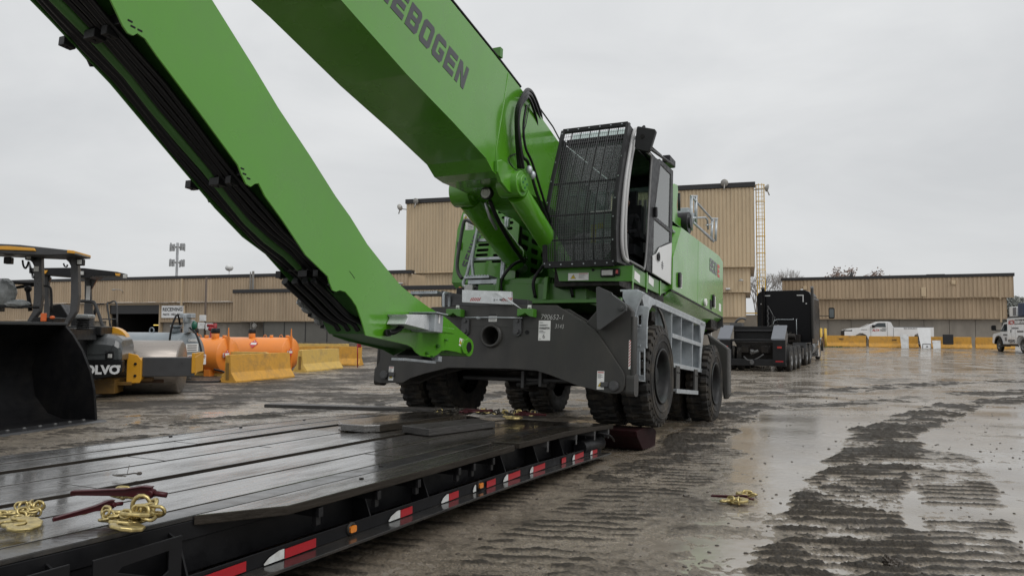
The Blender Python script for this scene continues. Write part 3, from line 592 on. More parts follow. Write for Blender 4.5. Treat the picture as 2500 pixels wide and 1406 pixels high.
# ------------------------------------------------------------------ chains and binders
def link_mesh(l=.056, w=.037, r=.0062):
    pts = []
    for k in range(16):
        q = 2 * math.pi * k / 16; x = math.cos(q) * w / 2; y = math.sin(q) * w / 2 + (l - w) / 2 * (1 if math.sin(q) >= 0 else -1); pts.append((x, y, 0))
    return MB().ring(pts, r, 8)
LINK = link_mesh().mesh('chain_link_mesh', 'gold'); LINKD = link_mesh().mesh('dark_link_mesh', 'darkchain')
def chain_pile(cx, cy, cz, n, spread, parent, sc=1., seed=1, mtx=None, length=1.4, dark=0.):
    rs = random.Random(seed); x, y, z = cx, cy, cz; a = rs.uniform(0, 6)
    for k in range(n):
        a += rs.uniform(-.9, .9)
        x += math.cos(a) * .042 * sc; y += math.sin(a) * .042 * sc
        if abs(x - cx) > spread * length or abs(y - cy) > spread: a += math.pi * .7; x = cx + (x - cx) * .8; y = cy + (y - cy) * .8
        o = bpy.data.objects.new('chain_link', LINKD if rs.random() < dark else LINK); COL.objects.link(o); o.parent = parent
        tilt = (R(rs.uniform(55, 100)) if k % 2 else R(rs.uniform(-22, 22)))
        hz = cz + .009 * sc + (abs(math.sin(tilt)) * .014 + (rs.random() ** 2) * .035 * (1 if n > 14 else .4)) * sc
        o.matrix_local = Matrix.Translation((x, y, hz)) @ Matrix.Rotation(a - math.pi / 2, 4, 'Z') @ Matrix.Rotation(tilt, 4, 'Y') @ Matrix.Scale(sc * rs.uniform(.95, 1.12), 4)
def hook(parent, mtx, sc=1.):
    """forged grab hook with a broad flattened body"""
    out = [(-.015, .01), (.035, .0), (.075, -.035), (.088, -.085), (.07, -.135), (.02, -.165), (-.035, -.155), (-.068, -.115), (-.068, -.07), (-.045, -.05), (-.030, -.062), (-.034, -.09), (-.018, -.11), (.008, -.108), (.022, -.082), (.018, -.045), (-.012, -.028)]
    o = MB().prism([(a * sc, b * sc) for a, b in out], 'z', -.009 * sc, .009 * sc).build('grab_hook', 'gold', parent, .006 * sc, mtx, 3)
    pts = [(.022 * math.cos(q) * sc, (.016 + .022 * math.sin(q)) * sc, 0) for q in [2 * math.pi * i / 14 for i in range(14)]]
    MB().ring(pts, .0085 * sc, 8).build('hook_eye', 'gold', o); return o
def binder(parent, mtx, sc=1.):
    """lever load binder: I-section handle that ends in a yoke, two swivels"""
    h = MB(); h.prism([(-.42, -.010), (-.42, .012), (-.10, .020), (.0, .034), (.05, .030), (.07, .0), (.05, -.03), (.0, -.032), (-.10, -.016)], 'y', -.010, .010)
    h.prism([(-.41, .008), (-.41, .018), (-.10, .027), (.0, .042), (.055, .036), (.05, .028), (.0, .032), (-.10, .018)], 'y', -.021, .021)
    o = h.build('lever_handle', 'maroon', parent, .003, mtx)
    MB().cyl((-.02, 0, -.005), (-.16, .03, -.012), .014, 12).build('swivel_barrel', 'maroon', o)
    MB().cyl((.045, -.032, 0), (.045, .032, 0), .017, 14).build('pivot_pin', 'maroon', o)
    MB().cyl((.05, 0, .0), (.13, .01, -.015), .016, 12).build('swivel_barrel', 'maroon', o)
    pts = [(-.172 + .03 * math.cos(q), .033 + .045 * math.sin(q) * .7, -.014) for q in [2 * math.pi * i / 14 for i in range(14)]]
    MB().ring(pts, .008, 8).build('swivel_ring', 'gold', o); return o
def TX(u, s, z, yaw, pitch=0, roll=0, sc=1.): return Matrix.Translation((u, s, z)) @ Matrix.Rotation(R(yaw), 4, 'Z') @ Matrix.Rotation(R(pitch), 4, 'X') @ Matrix.Rotation(R(roll), 4, 'Y') @ Matrix.Scale(sc, 4)
def local(px, py, z): q = P(TM, px, py, 'z', z); return q
def chainset(label, name, px, py, z, build, group='load chains and binders'):
    q = local(px, py, z); t = thing(name, label, 'chain binder', TM @ Matrix.Translation((q.x, q.y, z)), group); build(t, q); return t
def w2l(t, px, py, dz_=0.):
    return P(t.matrix_world, px, py, 'z', dz_)
bpy.context.view_layer.update()
def cs1(t, q):
    bpy.context.view_layer.update()
    a = w2l(t, 30, 1262, .0); chain_pile(a.x, a.y, 0, 34, .085, t, 1.0, 3)
    b = w2l(t, 85, 1253, 0); chain_pile(b.x, b.y, 0.01, 7, .03, t, 1.05, 9)
    c = w2l(t, 45, 1268, .05); hook(t, Matrix.Translation((c.x, c.y, .055)) @ Matrix.Rotation(R(70), 4, 'Z') @ Matrix.Rotation(R(10), 4, 'X'), 1.0)
    d = w2l(t, 10, 1285, .03); hook(t, Matrix.Translation((d.x - .06, d.y - .02, .04)) @ Matrix.Rotation(R(130), 4, 'Z'), 1.0)
def cs2(t, q):
    bpy.context.view_layer.update()
    a0 = w2l(t, 112, 1278, .02); a1 = w2l(t, 262, 1232, .05); d = a1 - a0
    binder(t, Matrix.Translation((a1.x, a1.y, .045)) @ Matrix.Rotation(math.atan2(d.y, d.x), 4, 'Z') @ Matrix.Rotation(R(-3), 4, 'Y') @ Matrix.Scale(d.length / .47, 4))
    b0 = w2l(t, 152, 1212, .06); b1 = w2l(t, 350, 1214, .06); d = b1 - b0
    binder(t, Matrix.Translation((b1.x, b1.y, .085)) @ Matrix.Rotation(math.atan2(d.y, d.x), 4, 'Z') @ Matrix.Rotation(R(-1), 4, 'Y') @ Matrix.Scale(d.length / .47, 4))
    c = w2l(t, 310, 1262, .03); chain_pile(c.x, c.y, 0, 16, .06, t, 1.15, 5)
    c = w2l(t, 350, 1258, .03); chain_pile(c.x, c.y, .01, 8, .035, t, 1.4, 15)
    for (px, py, z, yaw) in ((295, 1250, .055, 95), (262, 1270, .02, 100), (300, 1275, .025, 60)):
        c = w2l(t, px, py, z); hook(t, Matrix.Translation((c.x, c.y, z)) @ Matrix.Rotation(R(yaw), 4, 'Z') @ Matrix.Rotation(R(12), 4, 'Y'), 1.05)
    c = w2l(t, 345, 1235, .06)
    pts = [(.045 * math.cos(k / 14 * 6.283), 0, .055 * math.sin(k / 14 * 6.283)) for k in range(14)]
    MB().ring(pts, .011, 8).build('ring', 'gold', t, 0, Matrix.Translation((c.x, c.y, .06)) @ Matrix.Rotation(R(35), 4, 'Z'))
    c = w2l(t, 365, 1240, .05); MB().ring(pts, .011, 8).build('ring', 'gold', t, 0, Matrix.Translation((c.x, c.y, .045)) @ Matrix.Rotation(R(-20), 4, 'Z') @ Matrix.Rotation(R(-35), 4, 'X'))
    c = w2l(t, 305, 1200, .07); chain_pile(c.x, c.y, .03, 4, .02, t, 1.5, 4)
def cs3(t, q):
    bpy.context.view_layer.update()
    for px, n, sd in ((1085, 10, 1), (1120, 14, 2), (1165, 10, 3)):
        c = w2l(t, px, 1006, .02); chain_pile(c.x, c.y, 0, n, .10, t, 1.35, sd, dark=.8)
    c = w2l(t, 1090, 1012, .03); hook(t, Matrix.Translation((c.x, c.y, .03)) @ Matrix.Rotation(R(20), 4, 'Z'), 1.5)
    a0 = w2l(t, 1210, 1008, .02); a1 = w2l(t, 1140, 1003, .05); d = a1 - a0
    binder(t, Matrix.Translation((a1.x, a1.y, .05)) @ Matrix.Rotation(math.atan2(d.y, d.x), 4, 'Z') @ Matrix.Scale(d.length / .47, 4))
def cs4(t, q):
    bpy.context.view_layer.update()
    for px, n, sd in ((1240, 14, 11), (1285, 10, 12), (1205, 5, 13)):
        c = w2l(t, px, 1010, .02); chain_pile(c.x, c.y, 0, n, .09, t, 1.4, sd, dark=.55)
    a0 = w2l(t, 1340, 1020, .02); a1 = w2l(t, 1275, 1010, .05); d = a1 - a0
    binder(t, Matrix.Translation((a1.x, a1.y, .05)) @ Matrix.Rotation(math.atan2(d.y, d.x), 4, 'Z') @ Matrix.Scale(max(.8, d.length / .47), 4))
    c = w2l(t, 1238, 1017, .03); hook(t, Matrix.Translation((c.x, c.y, .03)) @ Matrix.Rotation(R(60), 4, 'Z'), 1.5)
chainset('yellow zinc chain heap with grab hook at the left end of the near trailer deck', 'chain_heap', 50, 1275, .617, cs1)
chainset('two dark red lever binders with gold hooks and rings lying on the near trailer planks', 'load_binder', 290, 1262, .617, cs2)
chainset('tangled chain and binder on the far deck end under the left front tyre', 'load_binder', 1125, 1008, .50, cs3)
chainset('gold chain and red binder on the far deck end, right of the tangled one', 'load_binder', 1250, 1012, .49, cs4)
# binder on the ground
g0 = CAM + ray(1790, 1220) * (-1.59 / ray(1790, 1220).z)
t = thing('load_binder', 'dark red lever binder with gold hooks lying on the muddy ground beside the trailer', 'chain binder', Matrix.Translation((g0.x, g0.y, .005)), 'load chains and binders')
bpy.context.view_layer.update()
a0 = w2l(t, 1726, 1211, .03); a1 = w2l(t, 1815, 1216, .03); d = a1 - a0
binder(t, Matrix.Translation((a1.x, a1.y, .035)) @ Matrix.Rotation(math.atan2(d.y, d.x), 4, 'Z') @ Matrix.Scale(d.length / .47, 4))
for px, py, yaw, s_ in ((1772, 1222, 80, 1.15), (1832, 1206, 250, .75)):
    c = w2l(t, px, py, .03); hook(t, Matrix.Translation((c.x, c.y, .03)) @ Matrix.Rotation(R(yaw), 4, 'Z') @ Matrix.Rotation(R(-4), 4, 'X'), s_ * 1.1)
for px, py, n, sd in ((1800, 1226, 4, 3), (1825, 1208, 5, 4)):
    c = w2l(t, px, py, .02); chain_pile(c.x, c.y, 0, n, .04, t, 1.5, sd)
# twig with leaves on the deck, mud lump
q = P(TM, 310, 1162, 'z', .60); b = MB()
b.tube(bez([(-.09, -.02, .004), (0, 0, .012), (.04, .02, .02), (.07, .04, .016)], 4), .005, 5); b.tube([(0, 0, .012), (-.02, .03, .07)], .002, 4); b.sphere((.07, .04, .018), .016, 6, sc=(1.6, .9, .7), jit=.2)
for k in range(10): b.sphere((-.1 + k * .012, -.03 + random.uniform(-.01, .01), .004), .009, 5, sc=(1.8, .8, .4), jit=.3)
o = b.build('twig', 'clod'); o.matrix_world = TM @ Matrix.Translation((q.x, q.y, .60)); tag(o, 'small dark twig stuck on the wet trailer planks', 'twig')
def groundpt(px, py): r_ = ray(px, py); return CAM + r_ * (-CAMH / r_.z)
g = groundpt(2180, 1388); b = MB(); b.sphere((0, 0, .03), .05, 12, sc=(1.35, 1, .75), jit=.22); b.sphere((-.04, 0, .06), .028, 8, sc=(1, 1, 1.2), jit=.3); b.sphere((.05, .01, .02), .03, 8, jit=.3)
o = b.build('mud_lump', 'clod'); o.matrix_world = Matrix.Translation((g.x, g.y, 0)); tag(o, 'brown mud lump lying in the puddle at the bottom right', 'mud lump')
# small clods and stones scattered over the mud
b = MB(); rs = random.Random(5)
for k in range(900):
    y = 4.2 + 16 * rs.random() ** 2; x = y * (.12 + .62 * rs.random()) if rs.random() < .75 else y * rs.uniform(-.25, .2)
    s = rs.uniform(.006, .018) * (1 + (rs.random() < .05) * 1.2)
    c = Vector((x, y, .0)); n = 5; vs = []
    for i in range(n): q = 2 * math.pi * i / n; vs.append(c + Vector((math.cos(q) * s * rs.uniform(.7, 1.5), math.sin(q) * s * rs.uniform(.7, 1.2), 0)))
    vs2 = [v + Vector((rs.uniform(-.3, .3) * s, 0, s * rs.uniform(.5, 1.1))) for v in vs]; vs2 = [c + (v - c) * .7 + Vector((0, 0, 0)) for v in vs2]
    b.add(vs + vs2, [tuple(range(n, 2 * n))] + [(i, (i + 1) % n, (i + 1) % n + n, i + n) for i in range(n)])
tag(b.build('mud_clods', 'clod'), 'small mud clods and stones scattered over the wet yard', 'mud clods', kind='stuff')
# ------------------------------------------------------------------ the green material handler
TH, PT = R(26.3), R(5.0)
EU = Vector((math.cos(TH), -math.sin(TH), 0)); EV = Vector((math.sin(TH) * math.cos(PT), math.cos(TH) * math.cos(PT), -math.sin(PT))); EW = EU.cross(EV)
EO = Vector((2.1086, 10.6, .9848))
OFF = (2.0, -1.85, .71)            # local numbers are measured from the near front wheel's hub; the thing's base is under the slewing ring
EM0 = Matrix(((EU.x, EV.x, EW.x, EO.x), (EU.y, EV.y, EW.y, EO.y), (EU.z, EV.z, EW.z, EO.z), (0, 0, 0, 1)))
EM = EM0 @ Matrix.Translation(-Vector(OFF))
ex = thing('material_handler', 'huge green wheeled material handler with caged cab and folded boom, driving off the trailer', 'excavator', EM)
def EP(px, py, axis, val): return P(EM0, px, py, axis, val)
def ep(name, mb, m, parent=ex, bevel=.006): mb.off = Vector(OFF); return mb.build(name, m, parent, bevel)
XO = Vector(OFF)
def etext(name, s, m, parent, org, xd, yd, **k): return text(name, s, m, parent, Vector(org) + XO, xd, yd, **k)
def V2(pts, axis, val, a, b): return [(EP(px, py, axis, val)[a], EP(px, py, axis, val)[b]) for px, py in pts]
GLY = {'E': ([(0, 0), (1, 0), (1, .24), (.30, .24), (.30, .38), (.92, .38), (.92, .62), (.30, .62), (.30, .76), (1, .76), (1, 1), (0, 1)], []),
 'N': ([(0, 0), (.30, 0), (.30, .58), (.70, 0), (1, 0), (1, 1), (.70, 1), (.70, .42), (.30, 1), (0, 1)], []),
 'B': ([(0, 0), (.86, 0), (1, .14), (1, .42), (.92, .5), (1, .58), (1, .86), (.86, 1), (0, 1)], [[(.30, .22), (.70, .22), (.70, .40), (.30, .40)], [(.30, .60), (.70, .60), (.70, .78), (.30, .78)]]),
 'O': ([(.14, 0), (.86, 0), (1, .14), (1, .86), (.86, 1), (.14, 1), (0, .86), (0, .14)], [[(.30, .24), (.70, .24), (.70, .76), (.30, .76)]]),
 'G': ([(.14, 0), (.86, 0), (1, .14), (1, .56), (.52, .56), (.52, .36), (.70, .36), (.70, .24), (.30, .24), (.30, .76), (1, .76), (1, .86), (.86, 1), (.14, 1), (0, .86), (0, .14)], []),
 'S': ([(0, 0), (.86, 0), (1, .14), (1, .50), (.86, .62), (.30, .62), (.30, .76), (1, .76), (1, 1), (.14, 1), (0, .86), (0, .52), (.14, .38), (.70, .38), (.70, .24), (0, .24)], [])}
GLY['8'] = ([(.14, 0), (.86, 0), (1, .14), (1, .86), (.86, 1), (.14, 1), (0, .86), (0, .14)], GLY['B'][1]); GLY['0'] = GLY['O']; GLY['5'] = GLY['S']
def bword(name, s, m, parent, org, xd, yd, pitch, w, h, shear, off):      # broad squared lettering, one part per letter
    xd = Vector(xd).normalized(); yd = Vector(yd).normalized(); nd = xd.cross(yd).normalized(); org = Vector(org) + Vector(off)
    M_ = Matrix(((xd.x, yd.x, nd.x, org.x), (xd.y, yd.y, nd.y, org.y), (xd.z, yd.z, nd.z, org.z), (0, 0, 0, 1)))
    for i, ch in enumerate(s):
        o, hs = GLY[ch]; f = lambda p: (i * pitch + p[0] * w + p[1] * h * shear, p[1] * h)
        MB().prism([f(p) for p in o], 'z', .0005, .004, holes=[[f(p) for p in q][::-1] for q in hs], mtx=M_).build(name, m, parent)
# --- wheels
def tyre_mesh():
    mb = MB(); NL = 30
    prof = [(-.03, .36), (-.02, .40), (-.005, .47), (.0, .56), (-.012, .625), (-.03, .655), (-.035, .70), (-.13, .71), (-.145, .70), (-.285, .70), (-.30, .71), (-.395, .70), (-.40, .655), (-.418, .625), (-.43, .56), (-.425, .47), (-.41, .40), (-.40, .36)]
    n = NL * 6
    def mod(j, k, r):
        ph = k % 6
        if j in (5, 6, 7, 8) and ph in (4, 5): return r - .045
        if j in (9, 10, 11, 12) and ph in (1, 2): return r - .045
        return r
    mb.lathe(prof, 'x', n, mod=mod, smooth=False); return mb
TY = tyre_mesh(); TY_ME = TY.mesh('tyre_mesh', 'rubber')
rim = MB(); rim.lathe([(-.02, .375), (.0, .385), (.005, .365), (-.02, .345), (-.06, .33), (-.20, .315), (-.225, .29), (-.225, .20), (-.20, .17), (-.12, .15), (-.10, .13), (-.10, .0)], 'x', 48)
for k in range(10):
    q = k * .628; rim.cyl((-.225, .245 * math.cos(q), .245 * math.sin(q)), (-.19, .245 * math.cos(q), .245 * math.sin(q)), .018, 6)
for r_ in (.52, .585): rim_dummy = None
RIM_ME = rim.mesh('rim_mesh', 'rimdark')
ringm = MB(); ringm.lathe([(-.004, .478), (.006, .485), (.006, .50), (-.003, .508)], 'x', 64); ringm.lathe([(-.004, .575), (.005, .58), (.005, .59), (-.003, .597)], 'x', 64); RING_ME = ringm.mesh('bead_mesh', 'rubber')
def wheel(u, v, w, flip, dual=True):
    e = bpy.data.objects.new('wheel', None); e.empty_display_size = .2; COL.objects.link(e); e.parent = ex; e.matrix_local = Matrix.Translation(Vector((u, v, w)) + XO) @ (Matrix.Rotation(math.pi, 4, 'Z') if flip else Matrix())
    for off in ((0, -.50) if dual else (0,)):
        for nm, me in (('tyre', TY_ME), ('rim', RIM_ME), ('sidewall_bead', RING_ME)):
            o = bpy.data.objects.new(nm, me); COL.objects.link(o); o.parent = e; o.matrix_local = Matrix.Translation((off, 0, 0)) @ Matrix.Rotation(off + v, 4, 'X')
wheel(0, 0, 0, 0); wheel(0, 3.67, 0.0, 0); wheel(-4.0, 0, 0, 1); wheel(-4.0, 3.67, 0, 1)
# --- undercarriage
b = MB(); b.box(-3.0, -1.0, -.9, 4.6, .0, .55); ep('chassis_beam', b, 'black')
for v in (0, 3.67):
    b = MB(); b.cyl((-3.4, v, 0), (-.6, v, 0), .15, 20); b.cyl((-2.3, v, 0), (-1.7, v, 0), .27, 24); b.sphere((-2, v, 0), .30, 10); b.box(-3.1, -.9, v - .18, v + .18, -.02, .25); ep('axle', b, 'grime')
b = MB(); b.cyl((-3.0, -.32, -.12), (-1.0, -.32, -.12), .035, 10); b.box(-2.0, -1.95, -.4, -.2, -.25, .0); b.box(-1.72, -1.67, -.4, -.2, -.22, .0); b.cyl((-2.1, -.32, -.2), (-1.6, -.32, -.14), .03, 8); ep('steering_cylinder', b, 'galvdark')
b = MB(); b.cyl((-2, 1.85, .55), (-2, 1.85, 1.0), .78, 48); b.cyl((-2, 1.85, .62), (-2, 1.85, .80), .88, 48); ep('slewing_ring', b, 'grime')
# front outrigger housing: pixel outline laid on its own plane
out = [(914, 905), (913, 920), (917, 930), (927, 935), (983, 934), (1002, 923), (1036, 912), (1093, 898), (1130, 898), (1240, 900), (1309, 904.5), (1343, 915.5), (1412, 942), (1480, 959), (1506, 961), (1519, 955), (1525, 940), (1525, 919), (1519, 904.5), (1471, 832), (1453, 805.5), (1430, 789), (1359, 745), (1250, 744), (1055, 749.5), (990, 790), (930, 848), (928, 862), (929, 878), (920, 893)]
pl = V2(out, 'y', -1.3, 0, 2); h0 = EP(1200, 820, 'y', -1.3)
ho = circ(h0.x, h0.z, .125, 28)
b = MB(); b.prism(pl, 'y', -1.30, -1.26, holes=[ho[::-1]]); b.prism([(x, z) for x, z in pl], 'y', -.86, -.82, holes=[ho[::-1]])
house = ep('outrigger_housing', b, 'char', bevel=.006)
b = MB(); top = [p for p in pl]
# skin that closes the housing all round, set in from the plate edges
cx = sum(p[0] for p in pl) / len(pl); cz = .35
ins = [(cx + (x - cx) * .985, cz + (z - cz) * .94) for x, z in pl]
n = len(ins); vs = [(x, -1.262, z) for x, z in ins] + [(x, -.858, z) for x, z in ins]; b.add(vs, [(i, (i + 1) % n, (i + 1) % n + n, i + n) for i in range(n)]); ep('housing_skin', b, 'char', house, 0)
b = MB(); b.lathe([(-1.34, .125), (-1.345, .135), (-1.345, .155), (-1.30, .165)], 'y', 40, (h0.x, 0, h0.z)); b.lathe([(-1.34, .125), (-1.0, .12)], 'y', 40, (h0.x, 0, h0.z)); ep('cable_port', b, 'char', house, 0)
b = MB(); b.cyl((h0.x, -1.02, h0.z), (h0.x, -1.0, h0.z), .125, 24); ep('port_back', b, 'interior', house, 0)
for px, py in ((940, 915), (1500, 942)):
    c = EP(px, py, 'y', -1.3); b = MB(); b.cyl((c.x, -1.35, c.z), (c.x, -1.29, c.z), .062, 28); b.cyl((c.x, -1.355, c.z), (c.x, -1.34, c.z), .05, 28); ep('pivot_pin', b, 'char2', house, .004)
    d = .12 if px < 1000 else -.13; b = MB(); b.box(c.x + d - .05, c.x + d + .05, -1.325, -1.29, c.z - .02, c.z + .045); ep('keeper_plate', b, 'char2', house, .01)
for px, py in ((1138, 797), (1265, 797)):
    c = EP(px, py, 'y', -1.3); b = MB(); b.prism([(x + c.x, z + c.z) for x, z in rrect(-.06, .06, -.13, .13, .055)], 'y', -1.335, -1.295); b.cyl((c.x, -1.36, c.z + .07), (c.x, -1.33, c.z + .07), .022, 12); b.cyl((c.x, -1.37, c.z - .07), (c.x, -1.33, c.z - .07), .034, 16); ep('link_bracket', b, 'char2', house, .006)
c = EP(1287, 811, 'y', -1.3); b = MB(); b.cyl((c.x, -1.31, c.z), (c.x, -1.299, c.z), .028, 16); ep('round_plug', b, 'black', house, 0)
# stabiliser legs folded up at both front corners
def leg_pair(mir, front, plate_only=False):
    s = (lambda x: -4.0 - x) if mir else (lambda x: x)
    y0 = -1.2 if front else 4.75
    yf = (lambda y: y) if front else (lambda y: 3.67 - y)
    b = MB(); b.prism([(s(a), c) for a, c in ((-.36, 1.0), (-.12, .83), (-.07, .78), (-.05, -.13), (-.07, -.22), (-.12, -.27), (-.22, -.26), (-.48, .39), (-.70, .62))], 'y', yf(-1.245), yf(-1.13)); lg = ep('stabiliser_leg', b, 'char', ex, .02)
    b = MB(); b.cyl((s(-.06), yf(-1.22), .70), (s(-.06), yf(-1.22), -.15), .035, 12); b.cyl((s(-.06), yf(-1.15), .70), (s(-.06), yf(-1.15), -.15), .03, 12); b.prism(rrect(yf(-1.27) if front else yf(-1.09), yf(-1.09) if front else yf(-1.27), -.30, -.02, .06), 'x', s(-.13), s(-.02)); ep('leg_edge', b, 'char', lg, .004)
    if front:
        b = MB(); b.prism([(s(a), c) for a, c in ((-.50, 1.05), (-.47, 1.065), (-.29, .985), (-.27, .95), (-.11, .84), (-.085, .80), (-.09, .75), (-.43, .51), (-.47, .52))], 'y', -1.44, -1.41); b.prism([(s(a), c) for a, c in ((-.50, 1.04), (-.48, 1.055), (-.46, .53), (-.48, .53))], 'y', -1.41, -1.25); ep('cylinder_guard', b, 'char2', lg, .006)
        b = MB(); b.cyl((s(-.155), -1.47, .785), (s(-.155), -1.43, .785), .035, 18); b.cyl((s(-.155), -1.48, .785), (s(-.155), -1.46, .785), .02, 12); ep('guard_bolt', b, 'char2', lg, .003)
    return lg
lr = leg_pair(0, 1); leg_pair(1, 1); leg_pair(1, 0)
# striped tape on the near leg
c0 = EP(1532, 858, 'y', -1.25); c1 = EP(1537, 918, 'y', -1.25)
for k in range(9):
    z = .36 - k * .037; b = MB(); b.add([(-.105, -1.2475, z), (-.082, -1.2475, z + .03), (-.082, -1.2475, z + .046), (-.105, -1.2475, z + .016)], [(0, 1, 2, 3)]); ep('stripe', b, 'redp' if 0 else 'red', lr, 0)
b = MB(); b.box(-.108, -.08, -1.2465, -1.245, .04, .40); ep('striped_tape', b, 'sticker', lr, 0)
# rear stabiliser seen behind the rear wheel
b = MB(); pr = V2([(1725, 812), (1731, 817), (1768, 842), (1778, 850), (1779, 962), (1775, 972), (1766, 975), (1757, 900), (1740, 870)], 'y', 4.55, 0, 2)
b.prism(pr, 'y', 4.55, 4.80); ep('stabiliser_leg', b, 'char', ex, .03)
b = MB(); b.cyl((pr[3][0] - .03, 4.78, .70), (pr[3][0] - .03, 4.80, -.2), .04, 12); ep('rear_leg_edge', b, 'char2')
# the green lashing brackets, cable and stickers
for px, sgn in ((1117, 1), (1291, -1)):
    c = EP(px, 766, 'y', -1.3); b = MB(); b.prism([(c.x - .12, c.z + .055), (c.x + .12, c.z + .055), (c.x + .12, c.z - .055), (c.x + .05, c.z - .04), (c.x, c.z - .005), (c.x - .05, c.z - .03), (c.x - .12, c.z - .045)], 'y', -1.42, -1.305); ep('lashing_bracket', b, 'green2', ex, .008)
a = EP(1135, 775, 'y', -1.36); c = EP(1275, 776, 'y', -1.36)
b = MB(); b.tube([a, (a + c) / 2 + Vector((0, 0, .003)), c], .010, 8); b.sphere(EP(1168, 776, 'y', -1.36), .018, 6, sc=(2, 1, 1), jit=.2); ep('lashing_cable', b, 'galv', ex, 0)
X, Y, Z = Vector((1, 0, 0)), Vector((0, 1, 0)), Vector((0, 0, 1))
def fst(px, py, w, h, kind='plain', v=-1.30, par=house):
    c = EP(px, py, 'y', v) + XO
    if kind == 'plain': return quadsheet('sticker', 'sticker', par, c, X, Z, w, h)
    return warning(par, c, X, Z, w, h, True)
fst(948, 928, .085, .20, 'w'); fst(1457, 950, .095, .23, 'w')
for px, s in ((1113, 'S/8'), (1288, '3/8')):
    st = fst(px, 757.5, .055, .07); c = EP(px, 757.5, 'y', -1.3) + XO; text('sticker_print', s, 'ink', st, c + Vector((.008, -.005, .012)), X, Z, w=.038, h=.03, bold=.03)
st = fst(1193, 785, .125, .105); c = EP(1193, 785, 'y', -1.3) + XO
quadsheet('sticker_band', 'ink', st, c + Vector((0, -.003, .075)), X, Z, .125, .03); 
for k in range(3): quadsheet('printed_line', 'greyink', st, c + Vector((.01, -.003, .015 + k * .017)), X, Z, .10, .005)
st = fst(1314, 831, .17, .265); c = EP(1314, 831, 'y', -1.3) + XO
text('paper_tag_print', 'CHARLESTON', 'ink', st, c + Vector((.01, -.004, .15)), X, Z, w=.15, h=.028, bold=.04)
text('paper_tag_number', '6', 'ink', st, c + Vector((.065, -.004, .03)), X, Z, h=.055, bold=-.01)
for k, (a_, w_) in enumerate(((.235, .05), (.205, .12), (.195, .09), (.125, .06), (.105, .09), (.02, .03))): quadsheet('printed_line', 'greyink', st, c + Vector((.012, -.004, a_)), X, Z, w_, .006)
c = EP(1321, 779, 'y', -1.3) + XO; text('chalk_marks', '790652-1', 'chalk', house, c, X + Vector((0, 0, -.03)), Z, w=.32, h=.065, bold=-.012, shear=.2)
c = EP(1355, 801, 'y', -1.3) + XO; text('chalk_marks', '3143', 'chalk', house, c, X + Vector((0, 0, -.05)), Z, w=.125, h=.055, bold=-.012, shear=.2)
# wrapped step box with hazard stripes
b = MB(); b.prism(V2([(1133, 709), (1252, 713), (1253, 745), (1133, 739)], 'y', -1.3, 0, 2), 'y', -1.36, -1.30); box_ = ep('step_box', b, 'steelw', ex, .006)
b = MB(); q0 = EP(1207, 713, 'y', -1.38); q1 = EP(1216, 712, 'y', -1.38); q2 = EP(1277, 757, 'y', -1.40); b.add([q0, q1, q2, q0 + Vector((0, .03, 0)), q1 + Vector((0, .03, .01)), q2 + Vector((0, .01, 0))], [(0, 2, 1), (3, 4, 5), (0, 3, 5, 2), (1, 2, 5, 4)]); ep('loose_sheet', b, 'steelw', box_, 0)
for px in (1147, 1224):
    for k in range(6):
        c = EP(px + k * 4.1, 735, 'y', -1.362); b = MB(); b.add([c, c + Vector((.014, 0, 0)), c + Vector((.042, 0, .047)), c + Vector((.028, 0, .047))], [(0, 1, 2, 3)]); ep('hazard_stripe', b, 'red', box_, 0)
b = MB(); c = EP(1205, 735, 'y', -1.363); b.box(c.x, c.x + .015, -1.363, -1.361, c.z, c.z + .03); b.box(c.x + .03, c.x + .07, -1.363, -1.361, c.z + .015, c.z + .022); b.box(c.x + .09, c.x + .13, -1.363, -1.361, c.z + .005, c.z + .03); ep('small_print', b, 'greyink', box_, 0)
# front walkway and hook rail at the far side
b = MB(); a = EP(1020, 718, 'y', -.9); c = EP(1085, 718, 'y', -.9); b.box(a.x, c.x, -1.1, -.8, a.z - .03, a.z); ep('walkway_plate', b, 'galv')
for i in range(12): b = MB(); x = a.x + (c.x - a.x) * (i + .5) / 12; b.box(x - .018, x + .012, -1.1, -.8, a.z, a.z + .018); ep('tread_tooth', b, 'galv', ex, .003)
b = MB(); b.tube(bez([EP(1083, 765, 'y', -1.2), EP(1083, 722, 'y', -1.2), EP(1088, 716, 'y', -1.1), EP(1096, 722, 'y', -1.0), EP(1096, 760, 'y', -.95)], 5), .022, 10); ep('grab_hook_rail', b, 'galv', ex, 0)
b = MB(); b.tube(bez([EP(1012, 735, 'y', -1.1), EP(1008, 722, 'y', -1.05), EP(1018, 716, 'y', -1.0), EP(1030, 724, 'y', -.95)], 5), .022, 10); ep('grab_hook_rail', b, 'galv', ex, 0)
b = MB(); b.prism(V2([(1090, 712), (1135, 722), (1300, 735), (1300, 750), (1090, 750)], 'y', -.8, 0, 2), 'y', -.95, -.8); b.prism([(-3.7, .55), (-3.0, .9), (-3.0, .6)], 'y', -.95, -.9); ep('front_bulkhead', b, 'char2', ex, .006)
